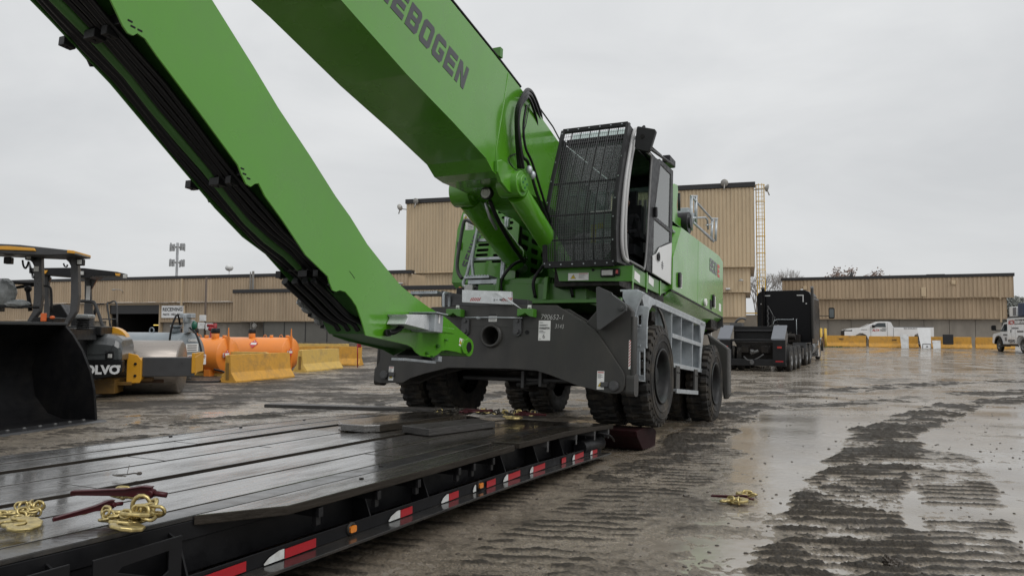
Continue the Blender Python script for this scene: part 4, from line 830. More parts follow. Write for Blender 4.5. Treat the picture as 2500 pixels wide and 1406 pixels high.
# --- galvanised side frames
fr = MB(); fr.prism(V2([(1521, 713), (1524, 711), (1567, 711), (1572, 716), (1560, 745), (1553, 770), (1548, 800), (1546, 928), (1530, 928), (1530, 745), (1521, 728)], 'y', -.95, 0, 2), 'y', -.97, -.93)
sp = [(-.76, 1.09), (-.02, 1.06), (-.02, 1.0), (-.25, .96), (-.42, .85), (-.52, .70), (-.60, .42), (-.60, -.09), (-.64, -.09), (-.64, .9), (-.76, 1.02)]
fr.prism(V2([(1541, 742), (1584, 748), (1579, 785), (1578, 850), (1573, 850), (1573, 928), (1541, 928)], 'y', -.95, 0, 2), 'y', -.925, -.90, holes=[V2([(1556, 770), (1566, 768), (1566, 790), (1556, 800)], 'y', -.95, 0, 2)[::-1], V2([(1561, 858), (1570, 858), (1570, 915), (1561, 915)], 'y', -.95, 0, 2)[::-1]]); fr.prism(sp, 'x', -.14, -.10); fr.box(-.34, -.10, -.95, -.6, 1.06, 1.09); fr.box(-.14, -.05, -.93, -.6, .34, .37); fr.box(-.14, -.05, -.93, -.6, -.10, -.07); fr.box(-.13, -.05, -.93, -.6, .60, .63)
ep('step_frame', fr, 'galv', ex, .006)
b = MB(); b.box(-.145, -.142, -.86, -.72, .62, .98); ep('frame_opening', b, 'interior', ex, 0)
b = MB(); b.box(-.18, -.10, -.97, -.93, .58, 1.0); 
# wheel arch blade
arcp = [(.74 * math.cos(R(a_)) , .02 + .80 * math.sin(R(a_))) for a_ in range(0, 100, 6)]
arci = [(.70 * math.cos(R(a_)) * .80, .02 + .76 * math.sin(R(a_))) for a_ in range(96, -4, -6)]
b = MB(); b.prism([(.86, .2), (.84, .4), (.76, .62), (.62, .80), (.42, .93), (.20, .99), (.20, .96), (.36, .90), (.54, .76), (.64, .58), (.70, .38), (.72, .2)], 'x', -.16, -.13); ep('wheel_arch', b, 'char', ex, .004)
sf = MB(); 
T_ = lambda px, py: EP(px, py, 'x', -.12)
V0_, V1_ = .66, 3.15
sf.box(-.36, -.12, .0, V1_ + .12, 1.04, 1.08); sf.box(-.15, -.12, .0, V1_ + .1, .985, 1.04); ep('shelf_top', sf, 'galv', ex, .004)
for z in (.645, .20): b = MB(); b.box(-.36, -.12, .95, V1_ - .1, z, z + .035); b.box(-.15, -.117, .95, V1_ - .1, z - .03, z + .035); ep('shelf_rail', b, 'galv', ex, .004)
for v in (.95, 1.55, 2.35, 2.95): b = MB(); b.box(-.36, -.13, v - .012, v + .012, .20, 1.0); ep('shelf_upright', b, 'galv', ex, .003)
b = MB(); b.prism([(2.85, 1.04), (3.3, 1.04), (3.15, .85), (3.05, .66), (2.95, .64)], 'x', -.15, -.12); b.prism([(2.9, .66), (3.05, .66), (2.98, .45), (2.96, .2), (2.86, .2)], 'x', -.15, -.12); ep('shelf_gusset', b, 'galv', ex, .003)
b = MB(); b.box(-.38, -.36, .9, 3.1, .2, 1.05); ep('shelf_back', b, 'galv', ex, .003)
for v0, v1, z0, z1 in ((1.0, 1.25, .80, .95), (2.45, 2.55, .70, .9), (1.7, 1.9, .35, .6)): b = MB(); b.box(-.357, -.352, v0, v1, z0, z1); ep('shelf_opening', b, 'interior', ex, 0)
b = MB(); b.box(-.28, -.08, 1.1, 2.55, -.19, -.155); b.box(-.10, -.075, 1.1, 2.55, -.22, -.155); ep('lower_step', b, 'galv', ex, .004)
for v in (1.15, 2.4): b = MB(); b.box(-.13, -.10, v, v + .22, -.16, .2); b.cyl((-.10, v + .06, .1), (-.085, v + .06, .1), .015, 8); b.cyl((-.10, v + .16, .1), (-.085, v + .16, .1), .015, 8); ep('step_hanger', b, 'char', ex, .004)
# --- upper carriage
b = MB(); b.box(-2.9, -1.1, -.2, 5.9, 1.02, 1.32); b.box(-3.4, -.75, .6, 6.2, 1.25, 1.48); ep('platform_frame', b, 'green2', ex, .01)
b = MB(); b.box(-3.4, -.75, 2.0, 5.5, .98, 1.24); ep('platform_underside', b, 'grime')
# front frame with boom feet, occlusion shade held in its green
for u in (-2.5, -1.70):
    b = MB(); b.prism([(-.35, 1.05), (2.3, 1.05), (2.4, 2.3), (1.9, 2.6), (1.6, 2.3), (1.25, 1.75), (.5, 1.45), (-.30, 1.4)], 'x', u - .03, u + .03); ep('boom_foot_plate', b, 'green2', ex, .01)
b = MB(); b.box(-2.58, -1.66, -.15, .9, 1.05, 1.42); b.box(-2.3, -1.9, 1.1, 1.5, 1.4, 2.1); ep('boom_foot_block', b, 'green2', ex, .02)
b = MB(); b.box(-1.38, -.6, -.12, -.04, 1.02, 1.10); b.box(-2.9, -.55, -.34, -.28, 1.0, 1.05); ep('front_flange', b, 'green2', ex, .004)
for u in (-2.45, -1.9, -1.3): b = MB(); b.tube(bez([(u, -.22, 1.1), (u - .02, -.26, 1.35), (u + .12, -.20, 1.6), (u + .2, .1, 1.75)], 6), .026, 10); ep('hydraulic_hose', b, 'hose', ex, 0)
# --- near side housing panels
UP = -.40
p1 = [(2.0, 1.5), (2.0, 2.05), (2.55, 2.68), (3.87, 2.72), (3.87, 1.5)]
p2 = [(3.885, 1.5), (3.885, 2.72), (5.9, 2.78), (6.32, 2.72), (6.36, 1.5)]
for pp in (p1, p2): b = MB(); b.prism(pp, 'x', UP - .04, UP); sp_ = ep('side_panel', b, 'green', ex, .008)
b = MB(); b.add([(UP - .03, 2.0, 1.5), (UP - .03, 2.0, 2.05), (UP - .03, 2.55, 2.68), (-1.3, 2.0, 1.5), (-1.3, 2.0, 2.05), (-1.3, 2.35, 2.95)], [(0, 1, 4, 3), (1, 2, 5, 4)]); ep('front_panel', b, 'green', ex, 0)
b = MB(); b.add([(UP - .03, 2.55, 2.69), (UP - .03, 3.88, 2.725), (UP - .03, 5.9, 2.785), (UP - .03, 6.34, 2.72), (-.80, 2.55, 3.02), (-.80, 3.88, 3.05), (-.80, 5.9, 3.08), (-.80, 6.2, 3.02)], [(0, 1, 5, 4), (1, 2, 6, 5), (2, 3, 7, 6)]); b.add([(-.80, 2.3, 3.02), (-.80, 6.2, 3.05), (-3.0, 6.2, 3.05), (-3.0, 2.3, 3.02)], [(0, 1, 2, 3)]); ep('roof_panel', b, 'green', ex, 0)
b = MB(); b.box(-3.8, UP - .05, 6.28, 6.36, 1.5, 2.72); b.add([(UP - .03, 6.34, 2.72), (-.8, 6.2, 3.02), (-3.4, 6.2, 3.02), (-3.8, 6.34, 2.72)], [(0, 1, 2, 3)]); ep('counterweight', b, 'green', ex, .02)
b = MB(); b.box(-3.7, -.5, 5.6, 6.3, 1.2, 2.6); ep('engine_bay', b, 'grime')
# slanted skirt with rods
b = MB(); b.add([(UP - .01, 1.95, 1.47), (UP - .01, 6.30, 1.47), (-.78, 6.1, 1.12), (-.78, 1.75, 1.12), (UP - .05, 1.95, 1.47), (UP - .05, 6.30, 1.47), (-.82, 6.1, 1.12), (-.82, 1.75, 1.12)], [(0, 1, 2, 3), (7, 6, 5, 4), (0, 4, 5, 1), (1, 5, 6, 2), (2, 6, 7, 3), (3, 7, 4, 0)]); sk = ep('skirt_panel', b, 'green', ex, .006)
b = MB(); b.box(UP - .03, UP + .004, 1.9, 6.34, 1.472, 1.497); ep('panel_seal', b, 'black', ex, 0)
for a_, c_ in (((1628, 719), (1660, 735)), ((1675, 740), (1753, 778))):
    A_, C_ = EP(*a_, 'x', -.50), EP(*c_, 'x', -.50); b = MB(); b.tube([A_, C_], .014, 8); b.box(A_.x - .03, A_.x + .01, A_.y - .16, A_.y, A_.z - .01, A_.z + .05)
    for t in (.3, .6, .97): q = A_.lerp(C_, t); b.cyl(q - Vector((0, .02, 0)), q + Vector((0, .02, 0)), .022, 8)
    ep('grab_rod', b, 'galvdark', sk, 0)
b = MB(); b.add([(UP, 6.36, 1.5), (UP, 6.36, 1.3), (-.7, 6.2, 1.1), (-3.4, 6.2, 1.1), (-3.4, 6.36, 1.5)], [(0, 1, 2, 3, 4)]); ep('rear_skirt', b, 'char2', ex, 0)
bword('model_number', '850', 'logo', ex, Vector((UP, 4.92, 2.30)), Y, Z, .25, .22, .27, 0, XO)
bword('model_letter', 'E', 'logored', ex, Vector((UP, 5.72, 2.30)), Y, Z, .25, .22, .27, 0, XO)
for (px, py, w, h) in ((1660, 702, .14, .24), (1742, 750, .2, .24)):
    c = EP(px, py, 'x', UP); st = quadsheet('sticker', 'sticker', ex, c + XO, Y, Z, w, h)
    for k in range(4): quadsheet('printed_mark', 'greyink', st, c + XO + Vector((.003, .02, .02 + k * h / 4.4)), Y, Z, w * .6, h / 9)
    b = MB(); b.prism(rrect(c.y - .16, c.y - .02, c.z - .01, c.z + .25, .05), 'x', UP, UP + .035); ep('door_lock', b, 'black2', ex, .008)
for px, py in ((1719, 738), ): 
    c = EP(px, py, 'x', UP); b = MB(); b.cyl((UP, c.y, c.z), (UP + .05, c.y, c.z), .075, 20); ep('filler_cap', b, 'sticker', ex, .01)
c = EP(1733, 748, 'x', UP); b = MB(); b.box(UP, UP + .01, c.y, c.y + .16, c.z - .05, c.z + .14); ep('dark_vent', b, 'black', ex, .004)
c = EP(1755, 758, 'x', UP); quadsheet('sticker', 'sticker', ex, c + XO, Y, Z, .22, .16)
# --- tail rails, engine parts
def rail(pts, r=.024, m='galv', axis='x', val=-1.0): b = MB(); b.tube([EP(px, py, axis, val) for px, py in pts], r, 10); return ep('guard_rail', b, m, ex, 0)
for v_, (px, t, bt) in ((-1.0, (1688, 480, 563)), (-1.0, (1699, 480, 548)), ): rail([(px, t), (px, bt)], .035)
rail([(1690, 482), (1742, 540)]); rail([(1688, 533), (1722, 531), (1727, 537), (1729, 560)]); rail([(1692, 543), (1742, 590)]); rail([(1693, 530), (1693, 542), (1744, 588)], .02)
for px in (1739, 1749): rail([(px, 534), (px - 2, 588)], .032)
rail([(1735, 534), (1752, 534)], .02); rail([(1686, 479), (1702, 479)], .02); rail([(1724, 550), (1740, 548)], .018)
b = MB(); c = EP(1672, 545, 'x', -1.1); b.cyl((-1.3, c.y, c.z), (-1.0, c.y, c.z), .24, 28); b.cyl((-1.3, c.y, c.z), (-.96, c.y, c.z), .12, 20); ep('air_filter', b, 'black2')
b = MB(); c = EP(1705, 560, 'x', -1.4); b.box(-2.2, -1.2, c.y, c.y + 1.1, 3.0, 3.38); b.cyl((-1.5, c.y + .4, 3.3), (-1.5, c.y + .4, 3.6), .09, 14); b.sphere((-1.4, c.y + .8, 3.42), .13, 8); ep('engine_top', b, 'grime')
b = MB(); c = EP(1673, 523, 'x', -1.2); b.box(-1.35, -1.1, c.y - .12, c.y + .5, c.z - .1, c.z + .12); ep('valve_bracket', b, 'galv', ex, .01)
b = MB(); b.tube([EP(1658, 472, 'x', -1.0), EP(1658, 515, 'x', -1.0)], .028, 10); ep('antenna', b, 'black2', ex, 0)
b = MB(); pg = V2([(1640, 458), (1645, 449), (1652, 452), (1654, 470), (1650, 500), (1652, 530), (1668, 535), (1660, 560), (1652, 585), (1640, 600)], 'x', -1.15, 1, 2); b.prism(pg, 'x', -1.25, -1.13); ep('cab_lift_arm', b, 'green', ex, .01)
b = MB(); b.tube(bez([EP(1640, 563, 'x', -.5), EP(1652, 572, 'x', -.5), EP(1655, 580, 'x', -.5), EP(1651, 610, 'x', -.5), EP(1641, 640, 'x', -.5)], 5), .026, 10); ep('hand_rail', b, 'galv', ex, 0)
# --- far side engine hood with slots
hv = .6
hp = V2([(1130, 517), (1252, 509), (1270, 522), (1256, 690), (1103, 690), (1112, 600), (1117, 560)], 'y', hv, 0, 2)
slots = []
for row, (y_, x0, x1, x2, x3) in enumerate(((638, 1150, 1188, 1200, 1240), (623, 1160, 1191, 1203, 1238), (611, 1163, 1193, 1205, 1230), (598, 1167, 1195, 1206, 1225), (573, 1175, 1196, 1208, 1224))):
    for a_, b_ in ((x0, x1), (x2, x3)):
        A_, B_ = EP(a_, y_ + 4, 'y', hv), EP(b_, y_ - 4.5, 'y', hv); slots.append(rrect(A_.x, B_.x, A_.z, B_.z, min(.03, (B_.z - A_.z) * .48)))
for y_, a_, b_ in ((518, 1215, 1246), (531, 1224, 1254), (544, 1240, 1254), (558, 1238, 1252)):
    A_, B_ = EP(a_, y_ + 4, 'y', hv), EP(b_, y_ - 4.5, 'y', hv); slots.append(rrect(A_.x, B_.x, A_.z, B_.z, .03))
b = MB(); b.prism(hp, 'y', hv, hv + .03, holes=[s_[::-1] for s_ in slots]); hood = ep('engine_hood_front', b, 'green', ex, .004)
b = MB(); b.prism([(x * .985 - .04, z) for x, z in [(p[0], p[1] - .02) for p in hp]], 'y', hv + .12, hv + .14); ep('radiator_core', b, 'interior', hood, 0)
x0 = min(p[0] for p in hp); x1 = max(p[0] for p in hp); zt = max(p[1] for p in hp)
b = MB(); b.add([(x0, hv + .01, 1.49), (x0 + .12, hv + .01, 2.30), (-3.70, hv + .01, zt - .03), (x0, 6.3, 1.49), (x0 + .12, 6.3, 2.30), (-3.70, 6.3, zt - .03)], [(0, 1, 4, 3), (1, 2, 5, 4)]); b.add([(-3.70, hv + .01, zt - .03), (-2.82, hv + .01, zt - .02), (-2.82, 6.3, zt - .02), (-3.70, 6.3, zt - .03)], [(0, 1, 2, 3)]); ep('engine_hood_side', b, 'green', ex, 0)
A_ = [(.63, 1.45), (2.4, 1.45), (2.4, 2.68), (.63, 2.66)]
sl2 = [rrect(.85 + i * .42, 1.15 + i * .42, 1.75 + j * .17, 1.84 + j * .17, .03) for i in range(3) for j in range(5)]
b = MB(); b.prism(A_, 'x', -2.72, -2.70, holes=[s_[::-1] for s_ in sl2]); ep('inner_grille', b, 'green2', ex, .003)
b = MB(); b.box(-2.8, -2.76, .7, 2.4, 1.5, 2.6); ep('inner_core', b, 'interior', ex, 0)
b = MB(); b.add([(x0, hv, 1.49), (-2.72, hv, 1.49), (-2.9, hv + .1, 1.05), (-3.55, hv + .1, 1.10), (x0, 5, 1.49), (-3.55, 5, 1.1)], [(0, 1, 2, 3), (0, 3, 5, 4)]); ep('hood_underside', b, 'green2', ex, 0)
c = EP(1131, 541, 'y', hv); warning(hood, c + XO, X, Z, .19, .13, False); c = EP(1136, 562, 'y', hv); st = quadsheet('sticker', 'sticker', hood, c + XO, X, Z, .16, .17)
for k in range(5): quadsheet('printed_line', 'greyink', st, c + XO + Vector((.05, -.003, .02 + k * .025)), X, Z, .10, .007)
c = EP(1143, 655, 'y', hv); bword('hood_lettering', 'SENNEBOGEN', 'logo', hood, c, Vector((.40, 0, 1.0)), Vector((-1.0, 0, .40)), .125, .10, .14, .0, XO)
b = MB(); c = EP(1117, 600, 'y', .5); b.box(c.x - .04, c.x + .02, .55, .60, c.z - .05, c.z + .08); ep('hood_latch', b, 'black', ex, .005)
# ladder
def lt(name, pts, r, m='galv', v=.3, smooth=True): b = MB(); q = [EP(px, py, 'y', v) for px, py in pts]; b.tube(bez(q, 5) if smooth else q, r, 10); return ep(name, b, m, ladder if ladder else ex, 0)
ladder = None
b = MB(); b.tube(bez([EP(*p, 'y', .12) for p in ((1168, 543), (1160, 590), (1150, 630), (1140, 670), (1133, 685), (1132, 696), (1140, 700), (1152, 692), (1155, 668), (1153, 640), (1160, 590), (1170, 545))], 6), .028, 10); ladder = ep('access_ladder', b, 'galv', ex, 0)
lt('grab_rail', [(1128, 680), (1120, 668), (1116, 650), (1119, 620), (1126, 575), (1132, 545), (1137, 538), (1145, 540), (1166, 551)], .030, 'char2', .1)
lt('ladder_stile', [(1236, 530), (1234, 600), (1229, 660), (1226, 712)], .028); lt('ladder_stile', [(1242, 532), (1240, 556)], .028); lt('ladder_stile', [(1229, 620), (1225, 660), (1224, 700)], .026)
for y_, a_, b_ in ((589, 1160, 1206), (634, 1154, 1228)): b = MB(); A_, B_ = EP(a_, y_, 'y', .2), EP(b_, y_ - 2, 'y', .2); b.box(A_.x, B_.x, .16, .26, A_.z - .02, A_.z + .025); ep('ladder_rung', b, 'galv', ladder, .005)
A_, B_ = EP(1140, 680, 'y', 0), EP(1201, 680, 'y', 0); b = MB(); b.box(A_.x, B_.x, -.1, .25, A_.z - .015, A_.z + .02); b.box(A_.x + .05, B_.x + .2, -.05, .5, A_.z - .10, A_.z - .03)
for i in range(9): x = A_.x + (B_.x - A_.x) * (i + .5) / 9; b.box(x - .016, x + .012, -.1, .25, A_.z + .02, A_.z + .035)
ep('step_plate', b, 'galv', ladder, .003)
b = MB(); c = EP(1126, 706, 'y', .2); b.cyl((c.x, .15, c.z), (c.x, .25, c.z), .035, 14); ep('side_lamp', b, 'amber', ex, .004)
b = MB(); c = EP(1145, 704, 'y', -.1); b.box(c.x - .06, c.x + .09, -.15, .05, c.z - .06, c.z + .05); ep('work_light', b, 'lampglass', ex, .01)
b = MB(); b.box(-3.35, -2.75, -.1, .4, 1.06, 1.30); b.box(-3.0, -2.8, -.12, -.10, 1.12, 1.26); ep('battery_box', b, 'black2', ex, .01)
b = MB(); c = EP(1210, 690, 'y', -.1); b.cyl((c.x, -.1, c.z - .02), (c.x, -.1, c.z - .28), .035, 10); ep('grease_tube', b, 'galv', ex, 0)
# --- boom
BT = [(-10.2, 4.05), (-9.4, 4.32), (-7, 4.35), (-5, 4.27), (-3.46, 4.10), (-2.36, 3.93), (-1.59, 3.79), (-.17, 3.46), (.9, 3.1), (1.55, 2.6), (1.6, 2.2)]
BB = [(1.3, 2.05), (.6, 2.25), (-.2, 2.38), (-.95, 2.42), (-1.75, 2.42), (-2.15, 2.40), (-2.36, 2.42), (-2.55, 2.53), (-3.37, 2.71), (-4.32, 2.89), (-5.4, 3.15), (-7, 3.45), (-9.2, 3.78), (-10.1, 3.85)]
b = MB(); b.prism(BT + BB, 'x', -2.40, -1.60); boom = ep('boom', b, 'green', ex, .012)
b = MB(); b.prism([(v, w - .012) for v, w in BB[2:]] + [(v, w - .0) for v, w in BB[2:]][::-1], 'x', -2.43, -1.57); ep('boom_lower_flange', b, 'green', boom, .003)
b = MB(); b.cyl((-2.6, -10.0, 3.9), (-1.4, -10.0, 3.9), .16, 24); ep('boom_tip_pin', b, 'char2', boom)
# flush weld seam and raised reinforcement on the boom flank
seam = [EP(*p, 'x', -1.597) for p in ((1241, 180), (1233, 235), (1222, 300), (1212, 360), (1207, 420))]
b = MB(); b.tube(seam, .008, 6); ep('weld_seam', b, 'green', boom, 0)
pad = V2([(1212, 392), (1222, 390), (1240, 402), (1262, 420), (1262, 450), (1258, 478), (1240, 468), (1222, 445), (1213, 420)], 'x', -1.56, 1, 2)
b = MB(); b.prism(pad, 'x', -1.60, -1.545); ep('cylinder_lug', b, 'green', boom, .012)
NX = EP(1130, 217, 'x', -1.6); 
bl = EP(987, 58, 'x', -1.6); br = EP(1130, 219, 'x', -1.6); up_ = EP(1142, 166, 'x', -1.6)
bdir = (br - bl).normalized(); bup = Vector((0, -bdir.z, bdir.y)); bup = bup if bup.z > 0 else -bup
hh = (up_ - br).dot(bup)
# B starts at the lower left point; the word runs back out of the picture to the left
wl = (br - bl).length; pt_ = wl / 4.82
bword('boom_lettering', 'SENNEBOGEN', 'logo', boom, Vector((-1.6, bl.y, bl.z)) - bdir * (pt_ * 5), bdir, bup, pt_, pt_ * .82, hh, .20, XO)
# boom top hoses
for k, du in enumerate((-1.62, -1.68, -1.75)):
    b = MB(); b.tube([(du, v, w + .035) for v, w in BT[1:7]], .018, 8); ep('boom_top_hose', b, 'hose', boom, 0)
c = EP(1218, 133, 'x', -1.62); b = MB(); b.box(-1.8, -1.58, c.y - .04, c.y + .04, c.z - .05, c.z + .08); ep('hose_clamp', b, 'green2', boom, .006)
# hose loops on the flank
for k in range(3):
    e = k * .045
    pts = [(1268 + k * 5, 412), (1262 + k * 2, 330), (1263 + k * 3, 268), (1279 + k * 3, 232 + k * 4), (1298, 219 + k * 9), (1320 - k * 3, 236 + k * 8), (1343 - k * 5, 282 + k * 3), (1350 - k * 4, 322)]
    q = [EP(px, py, 'x', -1.50 + e * .6) for px, py in pts]
    for i in range(4, 8): q[i].x -= .05 * (i - 3)
    b = MB(); b.tube(bez(q, 8), .030 if k < 2 else .02, 10); ep('hydraulic_hose', b, 'hose', boom, 0)
b = MB(); b.tube(bez([EP(px, py, 'x', -1.5) for px, py in ((1262, 262), (1268, 330), (1275, 380), (1290, 400), (1310, 470), (1345, 560))], 8), .022, 8); ep('hydraulic_hose', b, 'hose', boom, 0)
b = MB(); b.tube(bez([EP(px, py, 'x', -1.5) for px, py in ((1285, 258), (1278, 310), (1283, 360), (1300, 400), (1325, 480), (1350, 560))], 8), .018, 8); ep('hydraulic_hose', b, 'hose', boom, 0)
for p_ in ((1292, 415), (1300, 428)): b = MB(); c = EP(*p_, 'x', -1.42); b.sphere(c, .045, 8, sc=(1, 1, 1.3)); ep('hose_fitting', b, 'galv', boom, 0)
b = MB(); b.tube([EP(px, py, 'x', -1.59) for px, py in ((1293, 255), (1285, 300), (1276, 335))], .006, 6); b.tube(bez([EP(px, py, 'x', -1.58) for px, py in ((1262, 375), (1245, 382), (1243, 395), (1255, 412), (1270, 420))], 4), .008, 6); ep('thin_line', b, 'hose', boom, 0)
b = MB(); b.tube([EP(px, py, 'x', -1.7) for px, py in ((1300, 240), (1350, 310), (1372, 352))], .012, 6); ep('thin_line', b, 'hose', boom, 0)
# --- boom cylinders
def cyl2(u, top, bot, r=.165):
    t_, b_ = Vector((u, *top)), Vector((u, *bot)); m = MB(); m.tube([t_ + (b_ - t_) * .08, t_ + (b_ - t_) * .80, t_ + (b_ - t_) * .82], [r, r, r * 1.12], 32); m.tube([t_ + (b_ - t_) * .80, t_ + (b_ - t_) * .86], r * 1.12, 32)
    o = ep('boom_cylinder', m, 'green', ex, .004)
    m = MB(); m.tube([t_ + (b_ - t_) * .86, b_], .09, 24); ep('piston_rod', m, 'galv', o, 0)
    for q in (t_,): m = MB(); m.cyl(q - Vector((.15, 0, 0)), q + Vector((.15, 0, 0)), r * 1.15, 32); m.cyl(q - Vector((.19, 0, 0)), q + Vector((.19, 0, 0)), r * .75, 24); e = ep('cylinder_eye', m, 'green', o, .01)
    m = MB()
    for a_ in range(4): m.cyl(t_ + Vector((.185, .06 * math.cos(a_ * 1.57), .06 * math.sin(a_ * 1.57))), t_ + Vector((.197, .06 * math.cos(a_ * 1.57), .06 * math.sin(a_ * 1.57))), .016, 8)
    ep('eye_bolt', m, 'greenp', e, 0); return o
ce = EP(1280, 448, 'x', -1.42); c1_ = EP(1335, 585, 'x', -1.6); k1 = 1.9; cyl2(-1.6, (ce.y, ce.z), (ce.y + (c1_.y - ce.y) * k1, ce.z + (c1_.z - ce.z) * k1), .15)
ct_ = EP(1135, 470, 'x', -2.62); cb_ = EP(1255, 630, 'x', -2.62); cyl2(-2.62, (ct_.y, ct_.z), (cb_.y + .2 * (cb_.y - ct_.y), cb_.z + .2 * (cb_.z - ct_.z)), .185)
b = MB(); c = EP(1188, 478, 'x', -2.0); b.cyl((c.x, c.y - .03, c.z + .03), (c.x, c.y + .05, c.z + .04), .085, 24); wlp = ep('work_light', b, 'black2', ex, .006)
b = MB(); b.cyl((c.x, c.y - .036, c.z + .03), (c.x, c.y - .03, c.z + .03), .07, 24)
for k in range(7): a_ = k * .9; b.sphere((c.x + .04 * math.cos(a_), c.y - .035, c.z + .03 + .04 * math.sin(a_)), .014, 5)
ep('lamp_glass', b, 'lampglass', wlp, 0)
b = MB(); b.tube(bez([EP(px, py, 'x', -2.1) for px, py in ((1196, 490), (1215, 535), (1245, 590), (1280, 640))], 6), .03, 8); ep('hydraulic_hose', b, 'hose', ex, 0)
b = MB(); b.tube([EP(px, py, 'x', -2.2) for px, py in ((1185, 495), (1195, 530), (1212, 560))], .02, 8); ep('steel_pipe', b, 'galv', ex, 0)
# --- stick (dipper arm)
ST = [(-2.45, .27), (-2.50, .31), (-3.07, .50), (-3.45, .575), (-3.77, .66), (-4.0, .735), (-4.27, .87), (-4.6, 1.05), (-4.89, 1.26), (-5.12, 1.4), (-5.5, 1.67), (-5.92, 1.95), (-6.22, 2.18), (-6.69, 2.52), (-7.6, 3.17), (-9.0, 4.0), (-9.9, 4.25), (-10.3, 4.0), (-10.2, 3.7), (-9.6, 3.35)]
SB = [(-8.4, 2.63), (-7.48, 2.12), (-7.43, 2.06), (-7.37, 1.985), (-7.33, 1.955), (-7.29, 1.955), (-7.26, 1.985), (-7.20, 1.975), (-7.10, 1.90), (-6.71, 1.64), (-6.29, 1.35), (-6.24, 1.28), (-6.19, 1.225), (-6.14, 1.215), (-6.10, 1.25), (-6.06, 1.265), (-5.98, 1.18), (-5.75, 1.02), (-5.45, .79), (-5.14, .65), (-5.10, .58), (-5.06, .535), (-5.01, .53), (-4.96, .55), (-4.88, .545), (-4.78, .49), (-4.7, .43), (-4.62, .32), (-4.58, .26), (-4.53, .17), (-3.94, .14), (-3.80, .13), (-3.71, .11), (-3.64, .065), (-3.55, .035), (-3.32, .03), (-3.22, .06), (-3.12, .115), (-3.02, .13), (-2.8, .125), (-2.5, .10), (-2.44, .12), (-2.42, .19)]
b = MB(); b.prism(ST + SB, 'x', -1.715, -1.70); stick = ep('stick', b, 'green', ex, .003)
SL = [(-8.4, 2.55), (-7.5, 2.09), (-7.0, 1.82), (-6.63, 1.58), (-6.24, 1.33), (-5.93, 1.13), (-5.6, .95), (-5.31, .85), (-4.83, .57), (-4.5, .36), (-4.32, .24), (-4.27, .18), (-4.06, .15), (-3.4, .10), (-3.19, .05), (-3.0, .11), (-2.5, .10), (-2.42, .19)]
b = MB(); b.prism(ST + SL, 'x', -2.315, -2.30); ep('far_side_plate', b, 'greenshade', stick, .003)
core = [(v, w - .01) for v, w in ST[1:]]
CB = [(-8.4, 2.78), (-7.4, 2.24), (-6.7, 1.80), (-6.1, 1.42), (-5.5, 1.02), (-5.0, .74), (-4.7, .55), (-4.45, .30), (-4.35, .20), (-3.9, .16), (-3.4, .13), (-2.5, .13)]
b = MB(); b.prism(core + CB, 'x', -2.30, -1.715); ep('box_core', b, 'greenshade', stick, 0)
b = MB(); b.cyl((-2.34, -2.62, .20), (-1.675, -2.62, .20), .085, 28); b.cyl((-2.32, -2.52, .20), (-1.688, -2.52, .20), .11, 28); tipb = ep('tip_boss', b, 'green', stick, .004)
b = MB(); b.cyl((-2.345, -2.55, .20), (-1.67, -2.55, .20), .062, 24); ep('tip_pin', b, 'black2', stick, .004)
def lowcurve(v): a = sorted(SL); return float(np.interp(v, [p[0] for p in a], [p[1] for p in a]))
hs = [(-2.26, .03, 'hose'), (-2.19, .04, 'hose'), (-2.11, .045, 'greenshade'), (-2.04, .028, 'hose'), (-1.98, .028, 'hose'), (-1.91, .03, 'hose'), (-1.85, .022, 'hose')]
for k, (u, r_, m_) in enumerate(hs):
    pts = []
    for v in np.linspace(-9.0, -4.75 if k < 4 else -4.55, 18):
        sag = .012 * math.sin(v * 6.2 + k); d_ = .0 if v < -5.6 else .10 * (v + 5.6)
        pts.append((u + .006 * math.sin(v * 3 + k), v, lowcurve(v) + .035 + sag + max(0, v + 5.2) * .12))
    b = MB(); b.tube(pts, r_, 10, 0); ep('stick_hose' if m_ == 'hose' else 'stick_pipe', b, m_, stick, 0)
for k, (u, r_) in enumerate(((-2.2, .035), (-2.08, .035), (-1.96, .035), (-1.86, .03))):
    b = MB(); b.tube(bez([(u, -5.15, .62), (u, -4.9, .50), (u + .02, -4.65, .36), (u + .04, -4.45, .30), (u + .05, -4.38, .24)], 6), r_, 10); ep('stick_hose', b, 'hose', stick, 0)
for v in (-7.33, -6.16, -5.05):
    z = lowcurve(v)
    b = MB(); b.box(-2.32, -1.72, v - .02, v + .05, z + .03, z + .11); ep('clamp_rail', b, 'black2', stick, .004)
    for u0, u1, g in ((-2.375, -2.31, 0), (-2.10, -1.99, 1), (-1.92, -1.86, 1)):
        b = MB(); b.box(u0, u1, v - .045, v + .045, z - .035, z + .03); b.cyl(((u0 + u1) / 2, v, z - .045), ((u0 + u1) / 2, v, z - .03), .012, 8); ep('hose_clamp', b, 'black2', stick, .01)
    b = MB(); b.prism([(v + .06, z - .02), (v + .14, z - .07), (v + .17, z - .11), (v + .22, z - .09), (v + .2, z - .03)], 'x', -2.33, -2.31); ep('clamp_lug', b, 'black2', stick, .004)
for k in range(5):
    c = EP(738 + k * 15, 738 + k * 14, 'x', -2.34); b = MB(); b.sphere(c, .055 + .01 * (k % 2), 8, sc=(.8, 1.3, .9), jit=.16); ep('wrapped_coupling', b, 'plastic', stick, 0)
    if k in (1, 3): b = MB(); c2 = EP(745 + k * 15, 745 + k * 14, 'x', -2.34); b.cyl(c2 - Vector((0, .02, .06)), c2 + Vector((0, .0, .07)), .02, 6); ep('tie_band', b, 'black2', stick, 0)
